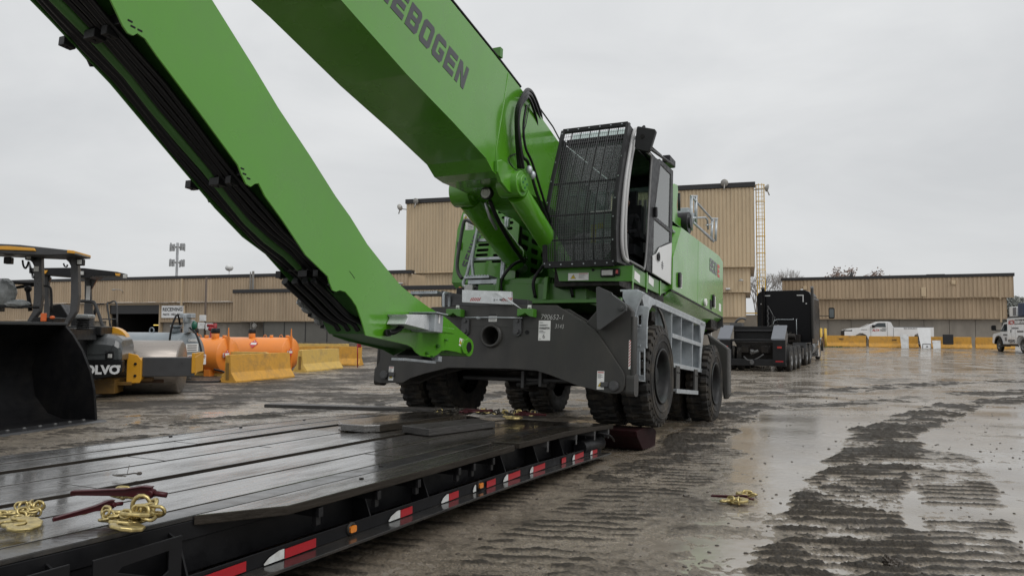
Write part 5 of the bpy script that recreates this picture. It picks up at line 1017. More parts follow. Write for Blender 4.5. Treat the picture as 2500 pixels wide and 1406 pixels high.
for (px, py) in ((592, 412), (597, 425), (607, 436), (318, 52), (325, 66), (342, 75), (803, 695)):
    c = EP(px, py, 'x', -1.698); b = MB(); b.box(-1.700, -1.697, c.y - .018, c.y + .018, c.z - .006, c.z + .006); ep('plate_slot', b, 'black', stick, 0)
b = MB(); b.tube([EP(px, py, 'x', -1.70) for px, py in ((853, 662), (860, 671), (866, 680))], .003, 5); ep('paint_scratch', b, 'black2', stick, 0)
# galvanised box on the flank with its hose
g1 = [EP(px, py, 'x', -1.66) for px, py in ((995, 767), (999, 776), (993, 791), (1050, 805), (1052, 767))]
b = MB(); a_ = V2([(995, 767), (1000, 776), (993, 791), (1051, 806), (1054, 768)], 'x', -1.45, 1, 2); b.prism(a_, 'x', -1.695, -1.47); bx_ = ep('valve_cover', b, 'steelw', stick, .004)
b = MB(); q = a_[3]; q2 = a_[4]; b.box(-1.69, -1.40, q[0], q[0] + .16, q[1] - .015, q2[1] + .01); ep('cover_end', b, 'galv', bx_, .006)
b = MB(); b.box(-1.69, -1.35, q[0] - .06, q[0] + .17, q2[1] + .012, q2[1] + .022); ep('cover_flange', b, 'galv', bx_, 0)
c = EP(1065, 800, 'x', -1.40); quadsheet('sticker', 'sticker', bx_, Vector((-1.398, q[0] + .06, q[1] + .08)) + XO, Y, Z, .03, .09)
b = MB(); b.box(-1.72, -1.5, -3.55, -3.2, .30, .36); ep('cover_bracket', b, 'green', stick, .008)
b = MB(); b.tube(bez([EP(px, py, 'x', -1.62) for px, py in ((948, 812), (965, 809), (980, 797), (990, 785), (1001, 779))], 6), .028, 12); b.cyl(EP(943, 812, 'x', -1.69), EP(950, 812, 'x', -1.62), .036, 12); ep('feed_hose', b, 'hose', stick, 0)
c = EP(1120, 843, 'x', -1.70); warning(stick, c + XO, Vector((0, 1, -.12)), Vector((0, .12, 1)), .11, .09, False)
for px, py, r_ in ((1066, 845, .02), (1040, 862, .014), (1052, 870, .01), (1086, 830, .012)): b = MB(); c = EP(px, py, 'x', -1.70); b.cyl((-1.70, c.y, c.z), (-1.66, c.y, c.z), r_, 12); ep('weld_boss', b, 'green2', stick, 0)
b = MB(); a_, c_ = EP(984, 876, 'x', -1.75), EP(1064, 878, 'x', -1.75); b.box(-1.9, -1.74, a_.y, c_.y, a_.z - .018, a_.z + .012); b.box(-1.95, -1.70, c_.y - .02, c_.y + .05, c_.z - .02, c_.z + .04); ep('steel_bar', b, 'galv', stick, .004)
b = MB(); b.prism([(-3.3, .05), (-3.1, .13), (-3.05, .02), (-3.2, -.01)], 'x', -2.2, -1.75); ep('wear_plate', b, 'char2', stick, .01)
# --- cab
gR = [(1533, 300), (1519, 377), (1510, 427), (1502, 483), (1497, 530), (1496, 590), (1497, 644)]
gL = [(1381, 317), (1368, 390), (1358, 440), (1352, 490), (1349, 530), (1348, 590), (1350, 646)]
def on(u, pts, v0): return [EP(px, py, 'x', u) for px, py in pts]
Rr = on(-.55, gR, 0)
prof = [(p.y, p.z) for p in Rr]
def gp(t):    # the curved guard profile, t 0 (top) .. 1 (bottom)
    k = t * (len(prof) - 1); i = min(int(k), len(prof) - 2); f = k - i; return (prof[i][0] * (1 - f) + prof[i + 1][0] * f, prof[i][1] * (1 - f) + prof[i + 1][1] * f)
cab = bpy.data.objects.new('cab', None); cab.empty_display_size = .3; COL.objects.link(cab); cab.parent = ex; cab.matrix_local = Matrix()
UL, UR = -1.58, -.55
b = MB()
for u in (UL, UR): 
    pts = [gp(i / 24) for i in range(25)]
    for (v0, w0), (v1, w1) in zip(pts[:-1], pts[1:]): pass
    poly = [(v - .005, w) for v, w in pts] + [(v + .05, w) for v, w in pts[::-1]]; b.prism(poly, 'x', u - .03, u + .03)
t0, t1 = gp(0), gp(1); b.box(UL, UR, t0[0] - .01, t0[0] + .05, t0[1] - .045, t0[1] + .02); b.box(UL, UR, t1[0] - .01, t1[0] + .05, t1[1] - .03, t1[1] + .06)
guard = ep('front_guard', b, 'black2', cab, .006)
nw, nh = 30, 54
for i in range(1, nw): u = UL + (UR - UL) * i / nw; b = MB(); b.tube([(u, *[gp(k / 14)[0] + .02, gp(k / 14)[1]]) for k in range(15)], .0032, 4, 0, False); ep('mesh_wire', b, 'wire', guard, 0)
for j in range(1, nh): v, w = gp(j / nh); b = MB(); b.tube([(UL, v + .026, w), (UR, v + .026, w)], .0032, 4, 0, False); ep('mesh_wire', b, 'wire', guard, 0)
for j in (.36, .62, .80): v, w = gp(j); b = MB(); b.box(UL, UR, v + .03, v + .055, w - .012, w + .012); ep('guard_crossbar', b, 'black2', guard, .003)
for i in range(1, 7): u = UL + (UR - UL) * i / 7; b = MB(); b.tube([(u, gp(k / 10)[0] + .04, gp(k / 10)[1]) for k in range(11)], .009, 6); ep('guard_bar', b, 'black2', guard, 0)
for (u) in (UL, UR):
    for j in range(7): v, w = gp(.02 + j * .16); b = MB(); b.cyl((u, v - .012, w), (u, v, w), .010, 8); ep('guard_bolt', b, 'galv', guard, 0)
for i in range(6):
    u = UL + (UR - UL) * (i + .5) / 6
    for tt, zz in ((t0, -.01), (t1, .015)): b = MB(); b.cyl((u, tt[0] - .02, tt[1] + zz), (u, tt[0], tt[1] + zz), .010, 8); ep('guard_bolt', b, 'galv', guard, 0)
# glass, shell, roof, floor
b = MB(); pts = [gp(i / 16) for i in range(17)]; vs = []
for v, w in pts: vs += [(UL + .08, v + .22, w), (UR - .05, v + .22, w)]
b.add(vs, [(2 * i, 2 * i + 1, 2 * i + 3, 2 * i + 2) for i in range(16)], 0, True); ep('windscreen', b, 'glass', cab, 0)
RB = 2.0; UC = -.44
b = MB(); b.box(-1.56, UC - .06, -.05, RB, 3.47, 3.56); b.box(-1.50, UC - .12, .1, RB - .05, 3.44, 3.47); ep('cab_roof', b, 'black2', cab, .03)
b = MB(); b.box(-1.5, UC - .06, -.30, RB, 1.50, 1.60); ep('cab_floor', b, 'black2', cab, .01)
b = MB(); b.box(-1.56, -1.52, -.2, RB, 1.55, 2.25); b.box(-1.56, -1.52, -.25, -.12, 1.55, 3.5); b.box(-1.56, -1.52, RB - .1, RB, 1.55, 3.5); b.box(-1.56, -1.52, .9, 1.0, 1.55, 3.5); b.box(-1.52, UC - .04, RB - .04, RB, 1.55, 2.5); b.box(-1.52, UC - .04, RB - .04, RB, 3.3, 3.5); ep('cab_shell', b, 'black2', cab, .01)
for a_, c_ in ((-.12, .9), (1.0, RB - .1)): b = MB(); b.box(-1.545, -1.54, a_, c_, 2.25, 3.45); ep('side_window', b, 'glass', cab, 0)
b = MB(); b.box(-1.5, UC - .05, RB - .022, RB - .017, 2.5, 3.3); ep('rear_window', b, 'glass', cab, 0)
def xs(name, pts, m, u0=UC - .03, u1=UC, par=cab, bev=.005, holes=()): b = MB(); b.prism(V2(pts, 'x', u1, 1, 2), 'x', u0, u1, holes=[V2(h, 'x', u1, 1, 2)[::-1] for h in holes]); return ep(name, b, m, par, bev)
xs('front_pillar', [(1535, 300), (1523, 377), (1508, 483), (1504, 560), (1506, 640), (1528, 648), (1524, 600), (1524, 520), (1532, 430), (1548, 318)], 'black2')
b = MB(); b.tube(bez([EP(px, py, 'x', UC + .02) for px, py in ((1562, 330), (1556, 318), (1548, 322), (1538, 370), (1527, 440), (1520, 520), (1518, 590), (1523, 628), (1533, 638))], 6), .028, 12); ep('door_hand_rail', b, 'railgrey', cab, 0)
b = MB(); b.tube(bez([EP(px, py, 'x', UC) for px, py in ((1549, 345), (1540, 390), (1531, 460), (1526, 530), (1526, 600), (1531, 638))], 6), .03, 12); ep('door_frame_edge', b, 'railgrey', cab, 0)
b = MB(); b.tube(bez([EP(px, py, 'x', UC + .005) for px, py in ((1560, 352), (1580, 372), (1590, 385), (1588, 430), (1583, 520), (1578, 610), (1573, 655), (1565, 652), (1535, 636))], 6), .018, 10); ep('door_seal', b, 'sealgrey', cab, 0)
xs('centre_pillar', [(1591, 378), (1611, 392), (1598, 520), (1594, 560), (1593, 668), (1578, 660), (1584, 540)], 'black2')
b = MB(); b.tube([EP(px, py, 'x', UC - .02) for px, py in ((1560, 345), (1592, 367), (1642, 402))], .022, 8); b.tube([EP(px, py, 'x', UC - .06) for px, py in ((1562, 338), (1592, 360), (1615, 380))], .012, 8); ep('roof_rail', b, 'black2', cab, 0)
fw = [(1611, 390), (1643, 418), (1640, 549), (1638, 566), (1594, 530)]
door = xs('rear_door', [(1611, 388), (1644, 417), (1641, 590), (1639, 696), (1592, 668), (1593, 600), (1595, 522)], 'black2', bev=.008,
          holes=[[(1613.5, 402), (1638, 427), (1634.5, 556), (1597.5, 526)], [(1597, 535), (1636.5, 568), (1636, 590), (1609, 603), (1603, 618), (1595.5, 621)]])
b = MB(); b.prism(V2([(1613, 400), (1639, 426), (1635, 558), (1597, 528)], 'x', UC - .015, 1, 2), 'x', UC - .017, UC - .013); b.prism(V2([(1596, 532), (1637, 566), (1637, 592), (1609, 605), (1603, 620), (1595, 623)], 'x', UC - .015, 1, 2), 'x', UC - .017, UC - .013); ep('door_window', b, 'glasspale', door, 0)
xs('door_lower_panel', [(1640.5, 593), (1638.5, 695), (1594, 667), (1594.5, 624), (1604, 619), (1611, 605)], 'lightgrey', UC, UC + .02, door, .008)
c = EP(1603, 627, 'x', UC); b = MB(); b.lathe([(UC + .02, .05), (UC + .04, .075), (UC + .045, .05), (UC + .03, .03), (UC + .03, 0)], 'x', 28, (0, c.y, c.z), smooth=True); ep('door_handle', b, 'black2', door, 0)
c = EP(1597, 518, 'x', UC); b = MB(); b.box(UC, UC + .05, c.y - .03, c.y + .05, c.z - .08, c.z + .08); ep('latch', b, 'black2', door, .015)
c = EP(1617, 648, 'x', UC + .021); st = []
b = MB()
for k in range(8): a_ = k * .785; b.box(UC + .021, UC + .023, c.y + .06 * math.cos(a_) - .014, c.y + .06 * math.cos(a_) + .014, c.z + .05 * math.sin(a_) - .008, c.z + .05 * math.sin(a_) + .008)
b.box(UC + .021, UC + .023, c.y - .012, c.y + .012, c.z - .07, c.z + .07); b.box(UC + .021, UC + .023, c.y - .05, c.y + .05, c.z - .01, c.z + .01); ep('door_emblem', b, 'greyink', door, 0)
b = MB(); c = EP(1628, 392, 'x', UC - .1); b.box(UC - .16, UC - .02, c.y - .1, c.y + .3, c.z - .06, c.z + .07); ep('roof_beacon_box', b, 'black2', cab, .02)
# mirror
b = MB(); mp_ = V2([(1557, 313), (1560, 311), (1601, 318), (1603, 323), (1589, 368), (1584, 373), (1555, 366), (1551, 360)], 'y', -.35, 0, 2); b.prism(mp_, 'y', -.40, -.32); mi_ = ep('mirror_housing', b, 'black2', cab, .02)
b = MB(); b.tube(bez([EP(px, py, 'y', -.3) for px, py in ((1553, 335), (1560, 322), (1572, 308), (1574, 318), (1568, 338))], 5), .012, 8); b.cyl(EP(1568, 333, 'y', -.42), EP(1568, 333, 'y', -.38), .03, 10); ep('mirror_arm', b, 'black2', mi_, 0)
# cab base
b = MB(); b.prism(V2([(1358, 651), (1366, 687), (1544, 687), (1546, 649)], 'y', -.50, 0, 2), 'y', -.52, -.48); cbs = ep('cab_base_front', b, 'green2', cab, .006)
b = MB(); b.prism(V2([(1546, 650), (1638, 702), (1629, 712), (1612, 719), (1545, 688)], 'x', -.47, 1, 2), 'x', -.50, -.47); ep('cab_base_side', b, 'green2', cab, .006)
b = MB(); b.box(-1.5, -.52, -.46, 1.9, 1.22, 1.49); ep('cab_base', b, 'grime', cab)
for px in (1545, 1579, 1612): c = EP(px, 690 + (px - 1545) * .25, 'x', -.46); b = MB(); b.box(-.47, -.455, c.y - .02, c.y + .02, c.z - .1, c.z + .28 - (px - 1545) * .002); ep('perforated_bracket', b, 'green', cab, .003)
c = EP(1387, 685, 'y', -.525); warning(cbs, c + XO, X, Z, .31, .105, False)
def lampbox(x0, x1, y0, y1, m, v=-.53): a_, c_ = EP(x0, y1, 'y', v), EP(x1, y0, 'y', v); b = MB(); b.box(a_.x, c_.x, v - .03, v + .02, a_.z, c_.z); fr_ = ep('headlamp_frame', b, 'black2', cbs, .01); b = MB(); b.box(a_.x + .02, c_.x - .02, v - .038, v - .025, a_.z + .02, c_.z - .02); ep('headlamp_glass', b, m, fr_, .01)
lampbox(1467, 1501, 656, 677, 'lampglass'); lampbox(1501, 1514, 656, 673, 'redlens')
c = EP(1448, 659, 'y', -.522); b = MB(); b.cyl((c.x, -.53, c.z), (c.x, -.515, c.z), .02, 12); ep('base_hole', b, 'black', cbs, 0)
for px, py, rot in ((1548, 680, .3), (1583, 690, .35)): c = EP(px, py, 'x', -.468); quadsheet('sticker', 'sticker', cab, c + XO, Vector((0, 1, -.1)), Vector((0, .1, 1)), .28, .12)
# papers behind the windscreen, dashboard
v, w = gp(.77)
b = MB(); b.box(-.98, -.62, v + .24, v + .242, w - .10, w + .38); pp_ = ep('paper_notice', b, 'paper', cab, 0)
b = MB(); b.box(-.96, -.88, v + .237, v + .239, w - .08, w + .18); b.box(-.86, -.78, v + .237, v + .239, w + .12, w + .20); ep('yellow_strip', b, 'sign_yellow', pp_, 0)
for k in range(6): b = MB(); b.box(-.84, -.66, v + .237, v + .239, w - .06 + k * .035, w - .048 + k * .035); ep('printed_line', b, 'greyink', pp_, 0)
b = MB(); b.box(-1.45, -.62, .05, .25, 1.6, 2.1); b.cyl((-1.0, .3, 2.1), (-1.0, .5, 2.35), .03, 10); b.ring([(-1.0 + .19 * math.cos(q), .5 + .05 * math.sin(q), 2.38 + .17 * math.sin(q)) for q in [i * .3927 for i in range(16)]], .015, 8); ep('steering_console', b, 'black2', cab, .02)
b = MB(); b.box(-1.28, -.78, 1.05, 1.55, 1.95, 2.12); b.box(-1.26, -.80, 1.45, 1.6, 2.1, 2.85); b.box(-1.15, -.90, 1.47, 1.58, 2.85, 3.1); b.box(-1.2, -.85, 1.1, 1.5, 1.6, 1.95); b.box(-.76, -.66, .95, 1.4, 2.2, 2.3); b.cyl((-.71, 1.0, 2.3), (-.71, .97, 2.48), .018, 10); b.sphere((-.71, .97, 2.5), .03, 8); ep('operator_seat', b, 'cloth', cab, .03)
b = MB()
for k in range(5): b.box(-1.2 + k * .09, -1.15 + k * .09, 1.7, 1.72, 2.1, 3.0)
ep('rear_blind', b, 'railgrey', cab, 0)
# --- operator
pe = thing('person', 'operator in dark jacket sitting in the cab of the green machine with hands in front', 'person', EM @ Matrix.Translation(Vector((-1.02, 1.28, 2.12)) + XO))
def skin(name, joints, edges, m, parent, sub=2):
    me = bpy.data.meshes.new(name); me.from_pydata([j[0] for j in joints], edges, []); me.materials.append(M[m]); o = bpy.data.objects.new(name, me); COL.objects.link(o); o.parent = parent
    sk_ = o.modifiers.new('skin', 'SKIN'); sk_.use_smooth_shade = True
    for i, j in enumerate(joints): r_ = j[1]; me.skin_vertices[0].data[i].radius = (r_, r_) if not isinstance(r_, tuple) else r_
    me.skin_vertices[0].data[0].use_root = True
    ss = o.modifiers.new('sub', 'SUBSURF'); ss.levels = sub; ss.render_levels = sub; return o
J = [((0, 0, .08), (.16, .13)), ((0, .0, .25), (.15, .11)), ((0, -.02, .42), (.17, .12)), ((0, -.03, .52), (.10, .08)), ((0, -.05, .60), .055), 
     ((.19, -.03, .48), .065), ((.27, -.10, .24), .05), ((.16, -.32, .16), .036), ((-.19, -.03, .48), .065), ((-.26, -.12, .24), .05), ((-.12, -.33, .18), .036),
     ((.10, -.12, .06), .09), ((.13, -.48, .10), .07), ((.13, -.56, -.33), .05), ((.13, -.66, -.38), .04), ((-.10, -.12, .06), .09), ((-.13, -.48, .10), .07), ((-.13, -.56, -.33), .05), ((-.13, -.66, -.38), .04)]
skin('jacket_and_trousers', J, [(0, 1), (1, 2), (2, 3), (3, 4), (2, 5), (5, 6), (6, 7), (2, 8), (8, 9), (9, 10), (0, 11), (11, 12), (12, 13), (13, 14), (0, 15), (15, 16), (16, 17), (17, 18)], 'cloth', pe)
hd = MB(); hd.sphere((0, -.06, .73), .1, 14, sc=(.78, .95, 1.15)); hd.sphere((0, -.155, .72), .018, 6, sc=(.8, 1.2, 1.3)); hd.sphere((.08, -.05, .72), .02, 6, sc=(.4, 1, 1.4)); hd.sphere((-.08, -.05, .72), .02, 6, sc=(.4, 1, 1.4)); hd.cyl((0, -.045, .58), (0, -.055, .66), .05, 14); hd_ = hd.build('head', 'skin', pe)
MB().sphere((0, -.045, .775), .1, 14, sc=(.82, 1.0, .85)).build('knitted_cap', 'cloth', hd_)
for s_ in (-.032, .032): MB().sphere((s_, -.145, .74), .010, 6).build('eye', 'black', hd_)
MB().box(-.025, .025, -.150, -.143, .672, .680).build('mouth', 'maroon', hd_)
for s_ in (1, -1):
    hx = .145 * s_ if s_ > 0 else -.105; Hh = [((hx, -.35, .17), .030), ((hx - .01 * s_, -.41, .185), (.038, .018)), ((hx - .012 * s_, -.45, .19), (.036, .016))]
    palm = skin('hand', Hh, [(0, 1), (1, 2)], 'skin', pe)
    for k in range(4):
        o0 = (k - 1.5) * .018; l_ = (.055, .062, .058, .045)[k]
        skin('finger', [((hx - .012 * s_ + o0, -.45, .19), .0095), ((hx - .012 * s_ + o0, -.45 - l_ * .6, .185), .009), ((hx - .014 * s_ + o0 * .9, -.455 - l_ * .7, .155), .0085), ((hx - .014 * s_ + o0 * .8, -.445 - l_ * .45, .135), .0075)], [(0, 1), (1, 2), (2, 3)], 'skin', palm, 1)
    skin('thumb', [((hx - .03 * s_, -.39, .18), .011), ((hx - .055 * s_, -.425, .165), .010), ((hx - .05 * s_, -.455, .145), .0085)], [(0, 1), (1, 2)], 'skin', palm, 1)
# ------------------------------------------------------------------ buildings
def at(px, py, D): r_ = ray(px, py); return CAM + r_ * (D / r_.y)
def fr2(p0, p1, z=0.):                 # wall frame: x along the wall from p0 to p1, y INTO the building, z up
    p0, p1 = Vector((*p0, 0)), Vector((*p1, 0)); x = (p1 - p0).normalized(); y = Vector((-x.y, x.x, 0)); 
    return Matrix(((x.x, y.x, 0, p0.x), (x.y, y.y, 0, p0.y), (0, 0, 1, z), (0, 0, 0, 1))), (p1 - p0).length
PITCHR, NR = .305, 3
def panel_mesh(h, w=PITCHR * NR, m='siding'):
    b = MB(); n = NR; prof = []; p = w / n
    for k in range(n): x = k * p; prof += [(x, 0), (x + p * .52, 0), (x + p * .60, .045), (x + p * .92, .045)]
    prof += [(w, 0)]
    vs = [(x, y, 0) for x, y in prof] + [(x, y, h) for x, y in prof]; m_ = len(prof)
    b.add(vs, [(i, i + 1, i + 1 + m_, i + m_) for i in range(m_ - 1)]); return b.mesh('siding_panel_mesh', m)
def siding(parent, x0, x1, z0, z1, y, m='siding', skew=0.):
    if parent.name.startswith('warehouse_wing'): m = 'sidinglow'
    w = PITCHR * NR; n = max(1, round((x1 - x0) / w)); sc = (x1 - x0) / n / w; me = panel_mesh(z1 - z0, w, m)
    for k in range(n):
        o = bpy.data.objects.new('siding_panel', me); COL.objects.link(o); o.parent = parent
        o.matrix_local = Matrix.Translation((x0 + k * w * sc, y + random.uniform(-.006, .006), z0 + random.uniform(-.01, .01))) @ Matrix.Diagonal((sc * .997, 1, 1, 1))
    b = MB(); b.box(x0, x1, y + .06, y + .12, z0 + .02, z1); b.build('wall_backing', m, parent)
    b = MB(); b.box(x0 - .02, x1 + .02, y - .03, y + .35, z0 - .06, z0 - .012); b.build('drip_flashing', m, parent)
def slab(name, m, parent, x0, x1, y0, y1, z0, z1, bev=0.): b = MB(); b.box(x0, x1, y0, y1, z0, z1); return b.build(name, m, parent, bev)
def heightz(px, py, x, y): """height of the point seen at py above (x, y)"""; r_ = ray(px, py); return CAMH + r_.z / r_.y * y
# right wing
A, B_ = (24.0, 67.2), (40.0, 60.3)
MR, LR = fr2(A, B_); rw = thing('warehouse_wing', 'low tan ribbed metal building with concrete base behind the white pickup on the right', 'building', MR)
zt = 6.18; zm1, zm2, zb = 4.55, 4.55, 2.82
siding(rw, 0, LR, zm1, zt, 0); siding(rw, 0, LR - .45, zb, zm2 - .07, .25, 'siding'); 
n = 9; w_ = (LR - .8) / n
for k in range(n): slab('precast_panel', 'precast', rw, k * w_ + .012, (k + 1) * w_ - .012, .5, .7, .1, zb, .015)
slab('parapet_coping', 'coping', rw, -.05, LR + .08, -.06, .5, zt, zt + .26, .02); slab('roof_deck', 'roofgrey', rw, 0, LR, .3, 11, zt - .1, zt)
slab('base_core', 'interior', rw, .0, LR - .8, .72, 10, .1, zt - .2)
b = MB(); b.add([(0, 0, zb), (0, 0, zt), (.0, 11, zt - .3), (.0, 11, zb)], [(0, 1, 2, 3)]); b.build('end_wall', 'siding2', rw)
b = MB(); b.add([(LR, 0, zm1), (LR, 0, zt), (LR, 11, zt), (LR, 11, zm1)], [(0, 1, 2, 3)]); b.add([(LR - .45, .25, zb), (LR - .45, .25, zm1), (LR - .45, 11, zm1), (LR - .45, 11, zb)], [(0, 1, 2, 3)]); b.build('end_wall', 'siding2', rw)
slab('parapet_coping', 'coping', rw, -.1, .12, 0, 11, zt, zt + .2)
for x, z in ((1.75, 5.35), (13.1, 5.6)): slab('wall_lamp', 'siding', rw, x, x + .28, -.16, -.0, z, z + .32, .02)
slab('downpipe', 'siding2', rw, LR - 1.0, LR - .86, -.02, .1, zm1 - .2, zt, .01); slab('downpipe', 'siding2', rw, LR - .95, LR - .82, .2, .3, 2.5, zm1 - .15, .01)
slab('patch_sheet', 'siding', rw, 10.9, 11.25, -.05, -.01, zm1 + .1, 5.4, .01)
b = MB(); b.cyl((5.5, 2, zt), (5.75, 2, zt + .75), .14, 10); b.cyl((5.1, 2, zt), (5.1, 2, zt + .42), .08, 8); b.build('roof_vent', 'coping', rw)
slab('roof_hatch', 'coping', rw, 11.6, 13.0, 3, 4.5, zt, zt + .5)
# tower block
A, B_ = (-9.9, 70.3), (19.65, 61.1)
MT, LT = fr2(A, B_); tw = thing('tower_block', 'tall tan ribbed metal warehouse block behind the green machine with floodlights on its roof edge', 'building', MT)
zt = 13.4
siding(tw, 0, LT, 6.95, zt, 0); siding(tw, .6, LT - .35, 4.9, 6.88, .25); siding(tw, 22, LT - .75, 2.9, 4.82, .5)
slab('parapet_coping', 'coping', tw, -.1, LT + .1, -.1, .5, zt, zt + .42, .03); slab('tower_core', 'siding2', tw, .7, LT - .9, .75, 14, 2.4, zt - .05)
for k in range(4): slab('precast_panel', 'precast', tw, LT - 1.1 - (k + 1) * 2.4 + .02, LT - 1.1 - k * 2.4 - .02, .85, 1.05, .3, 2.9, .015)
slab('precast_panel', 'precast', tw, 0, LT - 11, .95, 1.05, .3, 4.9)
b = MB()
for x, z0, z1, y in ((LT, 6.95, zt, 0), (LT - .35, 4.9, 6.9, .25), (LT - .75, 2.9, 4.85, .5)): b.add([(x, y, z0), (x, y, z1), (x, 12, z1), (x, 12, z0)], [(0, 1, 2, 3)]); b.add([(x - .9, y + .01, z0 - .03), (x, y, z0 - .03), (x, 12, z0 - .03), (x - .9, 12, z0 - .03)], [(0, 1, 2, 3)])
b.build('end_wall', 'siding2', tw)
def flood(par, x, z, face, y=-.35, s=1.):
    b = MB(); b.lathe([(-.20, .02), (-.17, .12), (-.06, .26), (0, .31), (.03, .31), (.03, .0)], 'y', 24, (0, 0, 0)); b.cyl((0, .0, -.1), (0, .30, -.55), .05, 8)
    o = b.build('floodlight', 'pipe', par, 0, Matrix.Translation((x, y, z)) @ Matrix.Rotation(R(face), 4, 'Z') @ Matrix.Rotation(R(-12), 4, 'X') @ Matrix.Scale(s, 4)); return o
flood(tw, 1.1, zt + .12, 160); flood(tw, -.5, zt - .35, 65); flood(tw, LT - 2.3, zt + .38, 170); flood(tw, LT + 1.0, zt - .2, -70)
b = MB(); b.tube([(LT, .2, zt - .2), (LT + .9, .1, zt - .2)], .04, 6); b.tube([(0, .2, zt - .5), (-.45, 0, zt - .45)], .04, 6); b.build('lamp_arm', 'pipe', tw)
b = MB(); b.lathe([(0, .02), (-.08, .1), (-.18, .24), (-.2, .24)], 'z', 14, (LT - 1.1, -.1, 5.95)); b.build('canopy_lamp', 'pipe', tw)
slab('camera_box', 'dirtywhite', tw, LT - 2.3, LT - 1.95, -.1, .4, 5.05, 5.2, .03)
pw = at(1806, 800, 66.0); pw2 = at(1905, 800, 65.0); MW, LW_ = fr2((pw.x, pw.y), (pw2.x, pw2.y)); wl_ = thing('yard_wall', 'low grey concrete wall in the gap between the tall block and the truck', 'wall', MW)
for k in range(2): slab('precast_panel', 'precast', wl_, k * LW_ / 2 + .01, (k + 1) * LW_ / 2 - .01, 0, .2, .2, 3.1, .02)
slab('wall_rail', 'yellowladder', wl_, LW_ * .1, LW_ * .5, -.1, -.04, 3.2, 3.3)
# yellow ladder cage at its right end
lc = thing('caged_ladder', 'tall yellow caged ladder on the right end of the tall tan block', 'ladder', MT @ Matrix.Translation((LT + .12, .6, .5)))
for x in (0., .62): slab('ladder_rail', 'yellowladder', lc, x, x + .08, 0, .08, 0, 13.2)
for x in (.3, .56): slab('cage_bar', 'yellowladder', lc, x - .1, x - .05, -.4, -.35, 1.8, 13.2)
for k in range(40): slab('ladder_rung', 'yellowladder', lc, .08, .62, .02, .06, .3 + k * .33, .335 + k * .33)
for k in range(9): 
    z = 1.9 + k * 1.4; b = MB(); b.tube([(0.04, .04, z), (.0, -.2, z), (.2, -.4, z), (.5, -.4, z), (.7, -.2, z), (.66, .04, z)], .03, 5); b.build('cage_hoop', 'yellowladder', lc)
# left wing
A, B_ = (-58., 78.0), (-8.2, 59.7)
ML, LL = fr2(A, B_); lw = thing('warehouse_wing', 'long low tan ribbed building with a receiving door behind the orange tanks', 'building', ML)
def lx(px):    # along-wall coordinate of a picture column
    r_ = ray(px, 760); inv = ML.inverted(); c = inv @ CAM; d = inv.to_3x3() @ r_; t = -c.y / d.y; return c.x + d.x * t
zt = 6.1; zmid = 4.05; zb = 2.05
siding(lw, 0, LL, zmid, zt, 0); 
xd0, xd1 = lx(262), lx(384)
siding(lw, 0, xd0 - .3, 2.4, zmid - .07, .25); siding(lw, xd1 + .1, LL, zb + .25, zmid - .07, .25)
slab('lintel_flashing', 'siding2', lw, xd0 - .4, xd1 + .1, .2, .3, 3.8, zmid - .07)
slab('parapet_coping', 'coping', lw, -.1, LL + .3, -.06, .5, zt, zt + .27, .02); slab('roof_deck', 'roofgrey', lw, 0, LL - .5, .3, 1.2, zt - .1, zt - .02); slab('end_wall', 'siding2', lw, LL - .1, LL, .1, 3, 2, zt)
for k in range(9): x = LL - 1.0 - k * 2.3; 
x = xd1 + .15; k = 0
while x < LL: slab('precast_panel', 'precast', lw, x + .012, min(LL, x + 2.4) - .012, .55, .7, 0, zb + .25, .015); x += 2.4
x = xd0 - .35
while x > 0: slab('precast_panel', 'precast', lw, max(0, x - 2.4) + .012, x - .012, .55, .7, 0, 2.4, .015); x -= 2.4
# receiving bay: dark recess with shelves and a lit tube
slab('bay_wall', 'interior', lw, xd0, xd0 + .1, .56, 7, 0, 3.8); slab('bay_wall', 'interior', lw, xd1 - .1, xd1, .56, 7, 0, 3.8); slab('bay_back', 'interior', lw, xd0, xd1, 7, 7.1, 0, 3.8); slab('bay_ceiling', 'interior', lw, xd0, xd1, .56, 7, 3.7, 3.8)
slab('door_jamb', 'siding2', lw, xd0 - .3, xd0, .2, .6, 0, 3.8, .02); slab('door_jamb', 'siding2', lw, xd1 - .02, xd1 + .12, .2, .6, 0, 3.8, .02)
slab('door_header', 'coping', lw, xd0, xd1, .3, .4, 3.0, 3.8); slab('lit_tube', 'glow', lw, lx(313), lx(359), 3.0, 3.05, 1.95, 2.03)
for k in range(16): slab('stored_part', random.choice(['rust', 'tankgrey', 'dirtywhite', 'grime', 'yellow']), lw, lx(305) + k * .22, lx(305) + k * .22 + random.uniform(.08, .18), 4, 4.3, 1.2 + .35 * (k % 2), 1.35 + .35 * (k % 2) + random.uniform(0, .15))
slab('shelf', 'grime', lw, lx(300), lx(366), 3.9, 4.4, 1.15, 1.19); slab('shelf', 'grime', lw, lx(300), lx(366), 3.9, 4.4, 1.5, 1.54)
b = MB(); b.box(lx(292) , lx(376), -.6, .2, 0, 1.1); 
# sign
sx0, sx1 = lx(391), lx(445)
sg = slab('wall_sign', 'white', lw, sx0, sx1, .16, .20, 2.62, 3.72, .01)
text('sign_lettering', 'RECEIVING', 'ink', sg, (sx0 + .14, .155, 3.22), X, Z, w=sx1 - sx0 - .28, h=.32, bold=.03)
text('sign_lettering', 'PARTS - WILL CALL', 'ink', sg, (sx0 + .16, .155, 2.82), X, Z, w=sx1 - sx0 - .32, h=.21, bold=.03, shear=.2)
